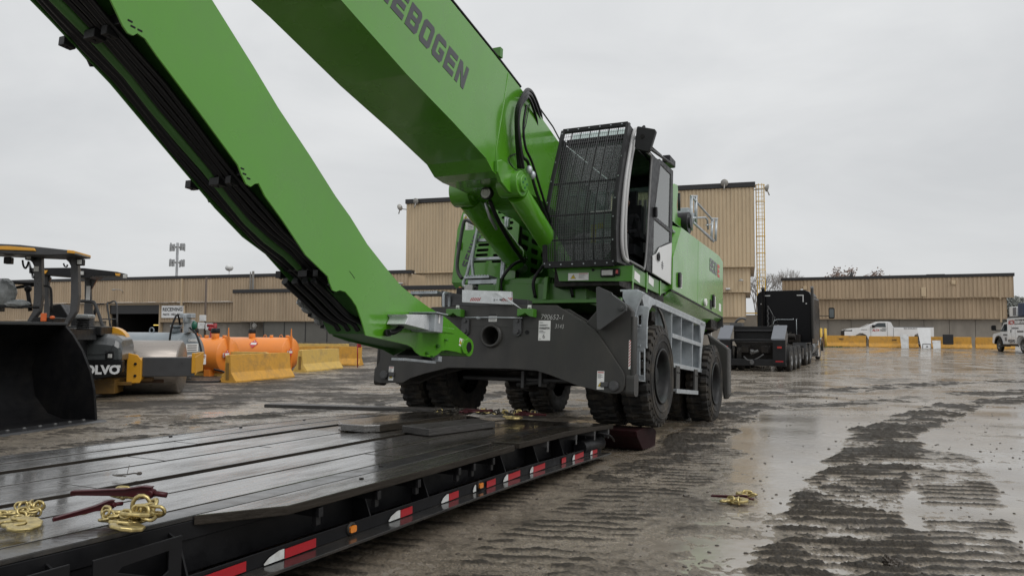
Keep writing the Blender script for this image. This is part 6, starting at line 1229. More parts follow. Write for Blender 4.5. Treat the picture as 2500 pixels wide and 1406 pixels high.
# low annex in front
za = 5.0
a0, a1 = lx(583), LL + 1.0
siding(lw, a0, a1, 2.35, za - .3, -.75); slab('annex_coping', 'coping', lw, a0 - .03, a1 + .05, -.82, -.3, za - .3, za, .02); slab('annex_roof', 'roofgrey', lw, a0, a1, -.4, .0, za - .3, za - .22)
b = MB(); b.add([(a0, -.75, 2.35), (a0, -.75, za - .3), (a0, .02, za - .3), (a0, .02, 2.35)], [(0, 1, 2, 3)]); b.build('annex_end', 'siding2', lw)
x = lx(655)
while x < a1: slab('dark_cladding', 'darkwall', lw, x + .01, x + 2.05, -.55, -.45, .35, 2.33, .01); slab('cladding_rib', 'coping', lw, x - .03, x + .03, -.58, -.5, .35, 2.33); x += 2.08
slab('window_sill', 'precast', lw, lx(725), a1, -.62, -.5, .45, .60, .01); slab('base_kerb', 'precast', lw, lx(655), a1, -.6, -.45, 0, .35)
for px, top in ((611, 6.55), (616, 6.6), (619, 6.6)): X0 = lx(px); slab('wall_pipe', 'pipe', lw, X0 - .035, X0 + .035, -.12, -.05, za, top)
for px in (623, 630): X0 = lx(px); slab('wall_pipe', 'pipe', lw, X0 - .03, X0 + .03, -.5, -.4, .2, 2.3)
slab('downpipe', 'siding', lw, lx(443) - .07, lx(443) + .07, -.1, .05, 3.7, zt, .01); slab('downpipe', 'siding', lw, lx(447) - .07, lx(447) + .07, .1, .2, .5, 3.7, .01)
b = MB(); X0 = lx(633); b.cyl((X0, -.6, 1.95), (X0, -.5, 1.95), .22, 18); b.cyl((X0, -.64, 1.95), (X0, -.6, 1.95), .14, 18); b.build('alarm_bell', 'pipe', lw)
b = MB(); b.sphere((lx(516), 4, zt + .1), 1.5, 12, sc=(1, 1, .32)); b.build('roof_dome', 'roofgrey', lw)
b = MB(); b.sphere((lx(518), 2, zt + 1.05), .36, 12, sc=(1, 1, .8)); b.tube([(lx(518), 2, zt + .8), (lx(518), 2, zt + .1)], .03, 5); b.tube([(lx(518) - .2, 2, zt), (lx(518), 2, zt + .4), (lx(518) + .2, 2, zt)], .02, 4); b.build('round_antenna', 'dirtywhite', lw)
b = MB(); b.tube([(lx(679), 3, zt), (lx(679), 3, zt + 1.1)], .05, 6); b.build('roof_mast', 'coping', lw)
b = MB(); X0 = lx(292); b.tube([(X0 + .4, -.05, 4.95), (X0 + .4, -.25, 5.2), (X0 - .3, -.4, 5.25)], .03, 6); b.sphere((X0 - .4, -.4, 5.2), .12, 6, sc=(2, 1, .6)); b.build('gooseneck_lamp', 'pipe', lw)
b = MB(); b.lathe([(0, .2), (.12, .25), (.14, .12), (.3, .12), (.32, .28), (.4, .28), (.42, 0)], 'z', 14, (a1 - 1.6, -.3, za - .05)); b.build('roof_fan', 'dirtywhite', lw)
# annex part to the right, below the tower
M3, L3 = fr2((-8.6, 56.5), (-3.2, 54.8)); an = thing('low_annex', 'low tan annex with black coping below the left end of the tall block', 'building', M3)
siding(an, 0, L3, 2.6, 4.62, 0); slab('parapet_coping', 'coping', an, -.05, L3 + .1, -.08, .3, 4.62, 4.92, .02); slab('base_wall', 'precast', an, 0, L3, .3, .5, 0, 2.6); slab('annex_roof', 'roofgrey', an, 0, L3, .2, 6, 4.5, 4.6)
# ------------------------------------------------------------------ cell tower, pole
p = at(431, 680, 260); ct = thing('cell_tower', 'distant grey cell tower with two rings of antennas above the left building roof', 'tower', Matrix.Translation((p.x, p.y, .5)))
top = at(431, 593, 260).z - .5
b = MB(); b.tube([(0, 0, 0), (0, 0, top)], .45, 8); b.build('mast', 'farsteel', ct)
for zz in (top - 1.5, top - 6.8):
    for k in range(12):
        a_ = k * .524; b = MB(); b.box(-.2, .2, -.15, .15, -1.2, 1.2); b.build('antenna_panel', 'farsteel', ct, 0, Matrix.Translation((2.3 * math.cos(a_), 2.3 * math.sin(a_), zz + random.uniform(-.4, .4))) @ Matrix.Rotation(a_, 4, 'Z'))
    b = MB(); b.ring([(2.1 * math.cos(k * .3927), 2.1 * math.sin(k * .3927), zz) for k in range(16)], .12, 4); b.tube([(-2.1, 0, zz), (2.1, 0, zz)], .1, 4); b.tube([(0, -2.1, zz), (0, 2.1, zz)], .1, 4); b.build('antenna_ring', 'farsteel', ct)
p = at(500, 815, 42); po = thing('service_pole', 'thin brown pole with meter boxes behind the orange tanks', 'pole', Matrix.Translation((p.x, p.y, gz(0, p.y).item())))
b = MB(); b.tube([(0, 0, 0), (0, 0, at(500, 685, 42).z)], .06, 8); b.tube([(0, 0, at(500, 688, 42).z), (.25, 0, at(500, 688, 42).z)], .03, 6); b.build('post', 'pipebrown', po)
for px, y0, y1, w in ((487, 769, 784, .32), (483, 787, 803, .35), (502, 789, 806, .34)):
    a_, c_ = at(px, y1, 41.8), at(px, y0, 41.8); b = MB(); b.box(a_.x - p.x, a_.x - p.x + w, -.25, -.05, a_.z - po.location.z, c_.z - po.location.z); b.build('meter_box', 'dirtywhite', po, .02)
# ------------------------------------------------------------------ concrete barriers
BP = [(-.30, 0), (-.30, .08), (-.28, .10), (-.12, .33), (-.085, .86), (.085, .86), (.12, .33), (.28, .10), (.30, .08), (.30, 0)]
def barrier(label, x, y, deg, L_=3.05, m='barrier', group=None, txt=None, h=.86, seed=1, txy=(.6, .55)):
    rs = random.Random(seed); mb = MB(); n = 26; vs = []
    nseg = len(BP)
    for i in range(n + 1):
        t = i / n; yy = t * L_; chip = (rs.random() < .16)
        for j, (px_, pz) in enumerate(BP):
            e = .012; q = rs.uniform(0, .055) if (chip and j in (0, 1, 8, 9)) else 0; z = pz * h / .86
            if j in (0, 9) and rs.random() < .3: z += rs.uniform(0, .05)
            vs.append((px_ * (1 - q * 1.2) + rs.uniform(-.003, .003), yy + (rs.uniform(0, .03) if i == 0 else -rs.uniform(0, .03) if i == n else 0), z + rs.uniform(-.004, .004) - (rs.uniform(0, .03) if j in (4, 5) and (i in (0, n)) else 0)))
    fs = [(i * nseg + j, i * nseg + j + 1, (i + 1) * nseg + j + 1, (i + 1) * nseg + j) for i in range(n) for j in range(nseg - 1)] + [tuple(range(nseg)), tuple(n * nseg + j for j in range(nseg))[::-1]]
    mb.add(vs, fs); z = gz(x, y).item() - .02
    o = mb.build('jersey_barrier', m, None, .008); o.matrix_world = frame(x, y, deg, z); tag(o, label, 'barrier', group)
    sl_ = MB(); sl_.box(-.05, .05, -.004, .05, .12, .62); sl_.build('end_slot', 'barrierdark', o)
    if txt: text('stencil', txt, 'ink', o, (.118, L_ * txy[0], .86 * txy[1] * h / .86 + .0), Vector((0, 1, 0)), Vector((-.06, 0, 1)), h=.13, bold=.03, ext=.012) if txt else 0
    return o
GL = 'yellow concrete barriers around the fuel tanks'
barrier('yellow concrete barrier nearest the camera, in front of the first orange tank', -8.55, 22.9, 18.5, 3.05, 'barrier', GL, seed=3)
barrier('yellow barrier with marked end, right of the nearest barrier and beside the second orange tank', -8.05, 28.9, 14, 3.05, 'barrier2', GL, seed=4)
barrier('rust stained yellow barrier facing the yard beside the red stake', -10.0, 34.6, 98, 3.3, 'barrier', GL, seed=5)
barrier('faded yellow barrier behind the grey tank, partly hidden by the nearest barrier', -11.3, 26.6, 102, 3.05, 'barrier2', GL, seed=6)
barrier('pale yellow barrier far back behind the second orange tank', -11.2, 37.5, 98, 3.3, 'barrier2', GL, seed=7)
GRR = 'yellow concrete barriers along the right building'
def rb(label, px0, px1, D, seed, txt=None, m='barrier', h=.86, **k):
    a_, c_ = at(px0, 845, D), at(px1, 845, D - 1.2); v = c_ - a_; L_ = math.hypot(v.x, v.y); deg = math.degrees(math.atan2(v.x, v.y))
    return barrier(label, a_.x, a_.y, deg, L_, m, GRR, txt, h, seed, **k)
rb('long yellow barrier stencilled 1023 below the pickup hood', 2017, 2115, 60, 11, '1023', txy=(.33, .62))
rb('yellow barrier stencilled 2406 below the pickup door', 2121, 2242, 58.6, 12, '2406', txy=(.47, .60))
rb('yellow barrier with dark square panel hung on it, right of the leaning white sheets', 2247, 2372, 57.6, 13, '2', txy=(.46, .62))
rb('broken yellow barrier between the dark panel and the service truck', 2381, 2478, 57.0, 14)
b = MB(); b.box(-.35, .35, -.03, .03, 0, .75); p = at(2315, 841, 56.2); o = b.build('dark_panel', 'coping', None, .02); o.matrix_world = frame(p.x, p.y, 18, p.z); tag(o, 'dark square panel hanging on the yellow barrier right of the white sheets', 'panel')
for lab, px0, px1, top, bot, dx, D in (('white dirty sheet leaning on the barrier, leftmost and middle sized of three', 2201, 2219, 816, 852, .12, 56.9), ('tallest white sheet leaning on a barrier with a framed lower corner', 2250, 2274, 801, 852, .35, 56.3), ('smallest dirty white sheet leaning on a barrier, rightmost of three', 2279, 2297, 831, 853, .1, 56.0)):
    a_, c_ = at(px0, bot, D), at(px1, bot, D - .25); t_ = at(px0, top, D + .35); w = c_ - a_; b = MB(); up = t_ - a_
    b.add([a_, c_, c_ + up + Vector((-dx * .2, 0, 0)), a_ + up - Vector((dx, 0, 0))] , [(0, 1, 2, 3)]); vs = [v + Vector((.01, .03, 0)) for v in b.v]; b.add(vs, [(3, 2, 1, 0)]); b.f += [(0, 4, 5, 1), (1, 5, 6, 2), (2, 6, 7, 3), (3, 7, 4, 0)]; b.m += [0] * 4; b.sm += [False] * 4
    z0 = min(v.z for v in b.v); b.v = [v - a_ for v in b.v]; o = b.build('leaning_sheet', 'dirtywhite' if 'tallest' not in lab else 'white'); o.location = a_; tag(o, lab, 'sheet', 'white sheets leaning on the barriers')
    if 'tallest' in lab:
        fr_ = MB(); w2 = c_ - a_; n_ = Vector((0, -.02, 0))
        for q0, q1 in (((.1, .02), (.95, .02)), ((.95, .02), (.92, .24)), ((.92, .24), (.1, .24)), ((.1, .24), (.1, .02))): fr_.tube([w2 * q0[0] + up * q0[1] + n_ * 1.2, w2 * q1[0] + up * q1[1] + n_ * 1.2], .018, 4)
        fr_.sphere(w2 * .55 + up * .12 + n_ * 1.5, .06, 5, sc=(1.4, .3, .8)); fr_.build('dark_frame', 'coping', o)
for px, lab in ((2005, 'yellow steel bollard, left one of the pair beside the truck mirror'), (2015.5, 'yellow steel bollard, right one of the pair beside the first barrier')):
    p = at(px, 848, 58); b = MB(); b.cyl((0, 0, 0), (0, 0, 1.4), .10, 16); b.sphere((0, 0, 1.4), .10, 8, sc=(1, 1, .4)); o = b.build('bollard', 'yellowladder'); o.location = (p.x, p.y, gz(0, 58).item()); tag(o, lab, 'bollard', 'pair of yellow bollards')
p = at(2012, 840, 57); b = MB(); b.add([(-.38, 0, .35), (.02, 0, 1.1), (.05, 0, .05), (-.38, .03, .35), (.02, .03, 1.1), (.05, .03, .05)], [(0, 1, 2), (5, 4, 3), (0, 3, 4, 1), (1, 4, 5, 2), (2, 5, 3, 0)]); o = b.build('warning_flag', 'rust'); o.location = (p.x, p.y, gz(0, 57).item()); tag(o, 'dark red triangular flag hanging beside the yellow bollards', 'flag')
b = MB(); rs = random.Random(3)
for k in range(260):
    x_ = rs.gauss(0, .7); y_ = rs.gauss(0, .15); h_ = rs.uniform(.03, .16); b.add([(x_, y_, 0), (x_ + .03, y_, 0), (x_ + rs.uniform(-.06, .08), y_ + rs.uniform(-.04, .04), h_)], [(0, 1, 2)])
p = at(2030, 848, 57.5); o = b.build('weeds', 'grass'); o.location = (p.x, p.y, gz(0, 57).item()); tag(o, 'short green weeds at the foot of the yellow bollards', 'weeds', kind='stuff')
p = at(873, 893, 33); st = thing('marker_stake', 'thin red marker stake with small flag beside the rust stained barrier', 'stake', Matrix.Translation((p.x, p.y, 0)))
b = MB(); b.tube([(0, 0, 0), (-.02, 0, 1.15)], .025, 8); b.build('stake', 'redp', st); b = MB(); b.box(-.05, .14, -.02, .02, .85, 1.02); b.build('flag', 'redp', st, .02)
# ------------------------------------------------------------------ fuel tanks
def htank(name, label, px, cy, D, r_, L_, m, deg=18, nozzle=True):
    p = at(px, cy, D); t = thing(name, label, 'tank', frame(p.x, p.y, deg, 0)); zc = p.z
    b = MB(); b.lathe([(-L_, 0), (-L_ - .12, r_ * .5), (-L_ - .02, r_ * .97), (-L_, r_), (0, r_), (.02, r_ * .97), (.10, r_ * .55), (.12, 0)], 'x', 48, (0, 0, zc)); b.build('shell', m, t)
    for x_ in (-L_ * .8, -.45): b = MB(); b.box(x_ - .12, x_ + .12, -.5, .5, 0, zc - r_ * .75); b.build('saddle', m, t, .01)
    return t, zc
t1, z1 = htank('fuel_tank', 'orange cylindrical fuel tank in the middle, behind the nearest yellow barrier', 556, 868, 26.2, .61, 3.2, 'orange')
t2, z2 = htank('fuel_tank', 'orange cylindrical fuel tank on the right with a black fill cap', 709, 862, 30.2, .62, 3.6, 'orange')
t3, z3 = htank('fuel_tank', 'grey cylindrical diesel tank behind the roller drum with a hose and pump', 462, 866, 24.0, .70, 3.4, 'tankgrey')
for t_, zc, r_, xs_ in ((t1, z1, .61, (-2.05, -1.35, -.45)), (t2, z2, .62, (-1.75,))):
    for x_ in xs_: b = MB(); b.cyl((x_, -.1, zc + r_ - .03), (x_, -.1, zc + r_ + .16), .13, 16); b.build('fill_neck', 'orange', t_, .01); b = MB(); b.cyl((x_, -.1, zc + r_ + .16), (x_, -.1, zc + r_ + .33), .155, 16, r1=.14); b.build('fill_cap', 'black2', t_, .02)
    for x_ in (-.15, -.9): b = MB(); b.cyl((x_, 0, zc + r_ - .02), (x_, 0, zc + r_ + .09), .07, 12); b.ring([(x_ - .3 + .07 * math.cos(k * .52), 0, zc + r_ + .03 + .07 * math.sin(k * .52)) for k in range(12)], .012, 5); b.build('vent_fitting', 'orange', t_)
    # end leg with placards
    b = MB(); b.box(-.02, .16, -.15, -.10, 0.05, zc + r_ + .05); b.prism([(.08, zc + r_ + .05), (.14, zc + r_ + .05), (.12, zc + r_ + .35), (.10, zc + r_ + .35)], 'y', -.14, -.11); b.build('end_post', 'orange', t_, .01)
    c = Vector((-1.15, -r_ * .80, zc + r_ * .60)); up = Vector((0, .60, .80)).normalized()
    def diamond(t__, c, xd, ud, s, name='hazard_placard'):
        n_ = xd.cross(ud).normalized(); n_ = n_ if n_.y < 0 or n_.x > 0 else -n_; b = MB(); b.add([c + n_ * .012 + ud * s, c + n_ * .012 + xd * s, c + n_ * .012 - ud * s, c + n_ * .012 - xd * s], [(0, 1, 2, 3)]); b.build(name, 'hazred', t__)
        b = MB(); b.add([c + n_ * .016 + ud * s * .3 - xd * s * .62, c + n_ * .016 + ud * s * .3 + xd * s * .62, c + n_ * .016 - ud * s * .22 + xd * s * .66, c + n_ * .016 - ud * s * .22 - xd * s * .66], [(0, 1, 2, 3)]); b.sphere(c + n_ * .016 + ud * s * .6, .02, 5); b.build('placard_band', 'sticker', t__)
    diamond(t_, Vector((-1.35, -r_ * .82, zc + r_ * .58)), X, Vector((0, .57, .82)), .20)
    diamond(t_, Vector((.20, -.30, zc + .05)), Vector((0, 1, 0)), Z, .17)
    b = MB(); b.box(.135, .14, -.42, -.22, zc - .05, zc + .1); b.build('white_label', 'sticker', t_)
b = MB(); b.box(.12, .125, -.62, .62, z3 - .32, z3 + .0); b.box(.12, .125, -.3, .25, z3 + .1, z3 + .35); lb = b.build('white_label', 'sticker', t3)
text('tank_lettering', 'COMBUSTIBLE LIQUID', 'redp', lb, (.13, -.58, z3 - .13), Y, Z, w=1.16, h=.10, bold=.03); text('tank_lettering', 'KEEP FIRE AWAY', 'redp', lb, (.13, -.45, z3 - .29), Y, Z, w=.9, h=.10, bold=.03)
text('tank_lettering', 'DIESEL', 'sticker', t3, (.13, -.2, z3 + .42), Y, Z, w=.4, h=.08, bold=.03); 
for k in range(3): quadsheet('printed_line', 'greyink', lb, (.128, -.24, z3 + .14 + k * .07), Y, Z, .42, .03)
b = MB(); b.cyl((-.45, -.1, z3 + .68), (-.45, -.1, z3 + .86), .13, 14); b.cyl((-.45, -.1, z3 + .86), (-.45, -.1, z3 + .93), .18, 14); b.build('fill_neck', 'tankgrey', t3)
b = MB(); b.ring([(-1.5 + .09 * math.cos(k * .52), 0, z3 + .76 + .09 * math.sin(k * .52)) for k in range(12)], .02, 5); b.build('lifting_eye', 'tankgrey', t3)
b = MB(); b.box(-.05, .15, -.25, .05, z3 + .7, z3 + 1.1); b.cyl((.05, -.2, z3 + 1.0), (.05, -.2, z3 + 1.28), .12, 12); b.box(-.15, .3, -.3, -.1, z3 + 1.15, z3 + 1.3); pm = b.build('transfer_pump', 'galv', t3, .02)
b = MB(); b.sphere((.34, -.2, z3 + .92), .09, 8, sc=(1, 1, 1.6)); b.build('fuel_meter', 'greenp', pm)
b = MB(); b.tube(bez([(-.12, -.3, z3 + .95), (-.02, -.55, z3 + 1.25), (-.05, -.75, z3 + .8), (-.1, -.78, z3), (-.1, -.78, z3 - .3)], 8), .03, 8); b.tube(bez([(.25, -.3, z3 + .85), (.62, -.4, z3 + .6), (.85, -.45, z3), (.7, -.5, z3 - .45), (.35, -.6, .15), (-.2, -.8, .05), (.4, -1.0, .04), (1.6, -.6, .04), (1.3, .1, .25), (.8, .2, .35)], 8), .03, 8); b.build('fuel_hose', 'hose', t3)
p = at(517, 800, 34); rp = thing('standpipe_pump', 'dark red valve assembly standing behind the orange tanks', 'pump', Matrix.Translation((p.x, p.y, 0)))
b = MB(); b.cyl((0, 0, 0), (0, 0, 1.5), .08, 10); b.build('riser', 'redp', rp); b = MB(); b.sphere((0, 0, p.z - .05), .14, 8, sc=(1.2, 1, .8)); b.cyl((-.2, 0, p.z + .1), (.2, 0, p.z + .1), .07, 12); b.cyl((.15, 0, p.z - .2), (.15, 0, p.z + .2), .08, 12); b.build('valve_body', 'redp', rp)
# ------------------------------------------------------------------ rollers
RA = frame(-8.3, 19.2, -12, 0); ra = thing('road_roller', 'near grey and yellow road roller with smooth drum left of the grey tank', 'road roller', RA, 'parked road rollers')
def ap(name, b, m, bev=.01, par=None): return b.build(name, m, par or ra, bev)
b = MB(); b.lathe([(-1.9, 0), (-1.9, .60), (-1.86, .66), (-.04, .66), (0, .60), (0, .0)], 'x', 64, (0, 0, .66)); ap('drum', b, 'drum', 0)
b = MB(); b.prism([(-.71, -.98), (-.71, -.78), (.38, -.78), (.46, -.9), (.46, -.98)], 'z', .47, .93); bar_ = ap('drum_frame', b, 'char2', .02)
b = MB(); b.box(.40, .47, -1.0, .1, .55, 1.03); b.prism([(-1.0, .93), (.1, 1.03), (.1, .75), (-.9, .5)], 'x', .44, .48); ap('frame_end_plate', b, 'yellow', .01)
b = MB(); b.prism([(-1.02, .33), (-.73, .33), (-.70, .40), (-.70, .86), (-.80, .99), (-1.02, 1.04)], 'y', -1.06, -1.0); yk = ap('yoke_plate', b, 'yellow', .01); 
b = MB(); b.prism([(-.80, .35), (-.70, .42), (-.70, .86), (-.76, .93)], 'y', -1.0, -.75); ap('yoke_side', b, 'yellow', .01)
for z in (.50, .78): b = MB(); b.cyl((-.83, -1.085, z), (-.83, -1.06, z), .035, 6); ap('yoke_bolt', b, 'black2', .004, yk)
b = MB(); b.box(-2.5, -.5, -.85, -.7, .36, .44); b.box(-1.5, -.9, -1.1, -.7, .28, .36); b.box(-2.6, -1.2, -1.3, -.6, .1, .42); ap('lower_frame', b, 'yellow_dirt_shade', .01)
b = MB(); b.box(-1.95, -.3, -.6, .6, .3, .55); ap('drum_scraper', b, 'rust')
# hood
HP = [(-1.66, .88), (-1.66, 1.25), (-1.58, 1.42), (-1.42, 1.50), (-.6, 1.52), (-.6, .88)]
b = MB(); n_ = 12; vs = []; xs__ = [-3.6, -1.55, -1.30, -1.14, -1.04, -.99]; sc_ = [1, 1, .97, .90, .78, .5]
for x_, s_ in zip(xs__, sc_):
    for (y_, z_) in HP: vs.append((x_, y_ + (1 - s_) * .12 * (1 if y_ < -1 else 0), .88 + (z_ - .88) * s_))
k_ = len(HP); fs = [(i * k_ + j, i * k_ + (j + 1) % k_, (i + 1) * k_ + (j + 1) % k_, (i + 1) * k_ + j) for i in range(len(xs__) - 1) for j in range(k_)] + [tuple(range(k_)), tuple((len(xs__) - 1) * k_ + j for j in range(k_))[::-1]]
b.add(vs, fs); ap('engine_hood', b, 'hoodgrey', .03)
b = MB(); b.prism([(-3.6, .88), (-.95, .88), (-.95, .62), (-1.25, .50), (-1.7, .44), (-3.6, .36)], 'y', -1.70, -1.5); sd = ap('side_panel', b, 'black2', .015)
text('maker_lettering', 'VOLVO', 'white', sd, (-1.92, -1.702, .57), X, Z, w=.93, h=.215, bold=.05)
b = MB(); b.box(-1.32, -1.14, -1.68, -1.60, .92, 1.10); lm = ap('work_lamp', b, 'black2', .02); b = MB(); b.box(-1.26, -1.17, -1.70, -1.67, .94, 1.03); ap('lamp_glass', b, 'lampglass', .01, lm)
b = MB(); b.box(-1.06, -.98, -1.705, -1.70, .72, .78); ap('white_decal', b, 'sticker', 0)
b = MB(); b.tube(bez([(-2.0, -1.665, 1.25), (-1.9, -1.675, 1.1), (-1.7, -1.68, 1.04), (-1.3, -1.68, 1.06), (-1.15, -1.66, 1.25)], 6), .008, 5); ap('hood_crease', b, 'hoodgrey', 0)
b = MB(); b.prism(arc(0, 0, .0, 0, 1, 1) + arc(-1.55, 1.35, .42, 20, 160, 10), 'y', -.75, -.5) if 0 else b.prism(arc(-1.45, 1.25, .40, 10, 170, 12), 'y', -.9, -.6); ap('yellow_fender', b, 'yellow', .03)
b = MB(); b.box(-2.22, -1.85, -1.5, -1.2, 1.5, 1.56); b.cyl((-2.03, -1.35, 1.52), (-2.03, -1.35, 1.60), .17, 20); ap('blue_cap', b, 'blue', .02)
b = MB(); b.box(-4.0, -1.5, -3.6, -1.7, 1.35, 1.62); b.box(-3.6, -1.4, -1.75, -.9, 1.45, 1.66); b.box(-3.8, -1.7, -3.4, -1.6, .5, 1.4); ap('operator_platform', b, 'black2', .02)
# canopy with posts
v_ = -4.0
def RP(px, py, v=v_): return P(RA, px, py, 'y', v)
def post(px0, px1, ytop, ybot, v=v_):
    A_, B2 = RP(px0, ytop, v), RP(px1, ytop, v); bot = RP(px0, ybot, v); w = B2.x - A_.x
    b = MB(); b.prism([(A_.x, A_.z), (B2.x, A_.z), (B2.x + .05, RP(0, 720, v).z), (B2.x + .02, RP(0, 760, v).z), (B2.x - .18, bot.z), (A_.x - .12, bot.z), (A_.x + .02, RP(0, 760, v).z), (A_.x + .03, RP(0, 720, v).z)], 'y', v, v + .16); return ap('canopy_post', b, 'char2', .02)
post(82, 100, 612, 796); post(172, 189, 622, 800)
b = MB(); pr_ = [(RP(px, py).x, RP(px, py).z) for px, py in ((-60, 604), (0, 603), (85, 607), (150, 614), (212, 621), (214, 630), (150, 632), (60, 628), (-60, 622))]; b.prism(pr_, 'y', v_ - .7, v_ + .2); cn = ap('canopy_roof', b, 'char2', .03)
b = MB(); pr_ = [(RP(px, py, v_ - .72).x, RP(px, py, v_ - .72).z) for px, py in ((-60, 601), (20, 601), (84, 606), (88, 613), (0, 610), (-60, 609))]; b.prism(pr_, 'y', v_ - .74, v_ - .6); ap('canopy_edge', b, 'yellow', .01, cn)
b = MB(); pr_ = [(RP(px, py).x, RP(px, py).z) for px, py in ((196, 619), (213, 621), (213, 628), (195, 626))]; b.prism(pr_, 'y', v_ - .72, v_ + .22); ap('canopy_edge', b, 'yellow', .01, cn)
for (x0, x1) in ((58, 82), (150, 172)):
    q = [RP(x0, 624), RP(x1, 626), RP(x1, 650), RP(x1 - 5, 640)]; b = MB(); b.prism([(c_.x, c_.z) for c_ in q], 'y', v_ + .02, v_ + .12); ap('gusset', b, 'char2', .01, cn)
for px, py in ((74, 627), (197, 640), (22, 636)):
    c = RP(px, py, v_ - .1); b = MB(); b.box(c.x - .06, c.x + .07, v_ - .2, v_ - .05, c.z - .07, c.z + .06); l_ = ap('work_lamp', b, 'black2', .015, cn)
    if px != 22: b = MB(); b.box(c.x - .03, c.x + .05, v_ - .21, v_ - .195, c.z - .05, c.z + .04); ap('lamp_glass', b, 'lampglass', .005, l_)
b = MB(); b.tube(bez([RP(55, 635), RP(57, 648), RP(62, 655), RP(67, 648), RP(70, 638)], 6), .018, 6); b.tube(bez([RP(155, 643), RP(158, 650), RP(163, 651), RP(165, 646)], 5), .015, 6)
pts = [];
for k in range(60): q = RP(70 + k * .2, 640 + k * .68); pts.append(q + Vector((.025 * math.cos(k * 1.6), .025 * math.sin(k * 1.6), 0)))
b.tube(pts, .006, 4); ap('coiled_cable', b, 'hose', 0, cn)
b = MB(); c = RP(85, 650, v_ - .012); b.box(c.x - .02, c.x + .07, v_ - .006, v_ - .002, c.z - .1, c.z - .0); ap('decal', b, 'sticker', 0)
# seat in plastic, wheel, rails
b = MB(); c = RP(8, 715, -3.9); b.sphere(c, .32, 10, sc=(.75, .6, .9), jit=.04); c = RP(42, 742, -3.9); b.sphere(c, .2, 10, sc=(1.2, .9, .45), jit=.06); ap('wrapped_seat', b, 'plastic', 0)
b = MB(); c = RP(66, 698, -3.7); b.ring([c + Vector((.2 * math.cos(k * .3927), .12 * math.sin(k * .3927), .04 * math.cos(k * .3927))) for k in range(16)], .02, 6); b.tube([c, c + Vector((.08, 0, -.5))], .04, 8); b.sphere(c + Vector((.02, 0, -.06)), .07, 6); ap('steering_wheel', b, 'black2', 0)
b = MB(); b.tube([RP(-40, 687, -3.8), RP(84, 693, -3.8)], .03, 6); b.tube([RP(-40, 748), RP(96, 750)], .025, 6); b.tube(bez([RP(107, 698), RP(120, 700), RP(125, 712), RP(126, 760)], 5), .022, 6); b.tube([RP(14, 712, -3.9), RP(16, 732, -3.9)], .02, 6); b.box(RP(5, 0).x, RP(28, 0).x, -3.95, -3.7, RP(0, 760).z, RP(0, 728).z); ap('hand_rails', b, 'black2', 0)
b = MB(); c = RP(108, 772); b.box(c.x - .05, c.x + .05, v_ - .05, v_, c.z - .1, c.z + .06); c = RP(128, 775); b.sphere(c, .05, 6, sc=(1, 1, .7)); ap('orange_bellows', b, 'orangep', .01)
b = MB(); b.box(RP(110, 0).x, RP(160, 0).x, -4.0, -3.2, RP(0, 800).z, RP(0, 773).z); b.prism([(RP(112, 0).x, RP(0, 742).z), (RP(140, 0).x, RP(0, 737).z), (RP(165, 0).x, RP(0, 775).z), (RP(112, 0).x, RP(0, 775).z)], 'y', -3.2, -2.6); ap('console', b, 'black2', .02)
b = MB(); c = RP(204, 778, -3.3)
for k in range(5): b.lathe([(0, .10), (.02, .15), (.04, .10)], 'z', 14, (c.x, c.y, c.z - .05 - k * .045))
ap('seat_bellows', b, 'black2', 0); b = MB(); b.box(c.x - .17, c.x + .17, c.y - .2, c.y + .2, c.z, c.z + .09); ap('second_seat', b, 'plastic', .03)
# the second roller behind
RB_ = frame(-9.6, 21.6, -12, 0); rb_ = thing('road_roller', 'far road roller behind the first one, its black and yellow canopy showing to the right', 'road roller', RB_, 'parked road rollers')
def BPt(px, py, v=0.): return P(RB_, px, py, 'y', v)
def poly(pts, v=0.): return [(BPt(px, py, v).x, BPt(px, py, v).z) for px, py in pts]
b = MB(); b.prism(poly([(100, 660), (200, 659), (230, 660), (309, 669), (309, 678), (250, 678), (240, 684), (100, 672)]), 'y', -.8, .1); c2_ = b.build('canopy_roof', 'black2', rb_, .02)
for pts in ([(104, 660), (117, 660), (112, 668), (104, 669)], [(190, 660), (197, 660), (193, 668), (190, 669)], [(281, 667), (294, 668), (292, 674), (283, 673)]): b = MB(); b.prism(poly(pts, -.82), 'y', -.84, -.80); b.build('canopy_edge', 'yellow', c2_, .003)
for px, py in ((200, 667), (305, 675)): c = BPt(px, py, -.85); b = MB(); b.box(c.x - .04, c.x + .05, -.9, -.84, c.z - .05, c.z + .05); b.build('work_lamp', 'lampglass', c2_, .01)
for a_, c_ in ((108, 118), (206, 221)): b = MB(); b.prism(poly([(a_, 672), (c_, 672), (c_, 730), (c_ + 8, 800), (a_ - 4, 800), (a_, 730)]), 'y', 0, .15); b.build('canopy_post', 'char2', rb_, .02)
for g_ in ([(221, 676), (238, 678), (222, 706)], [(118, 672), (123, 678), (118, 690)]): MB().prism(poly(g_), 'y', .02, .12).build('gusset', 'char2', rb_, .01)
b = MB(); c = BPt(215, 720, -.02); b.box(c.x - .05, c.x + .05, -.03, -.01, c.z - .18, c.z + .25); b.build('decal', 'sticker', rb_)
b = MB(); b.tube(bez([BPt(195, 735), BPt(222, 736), BPt(233, 745), BPt(250, 795), BPt(255, 815)], 6), .045, 8); b.tube(bez([BPt(270, 800, -.3), BPt(262, 745, -.3), BPt(268, 739, -.3), BPt(284, 740, -.3), BPt(286, 800, -.3)], 4), .025, 6); b.tube([BPt(250, 779, -.3), BPt(286, 779, -.3)], .02, 6); b.build('hand_rails', 'char2', rb_)
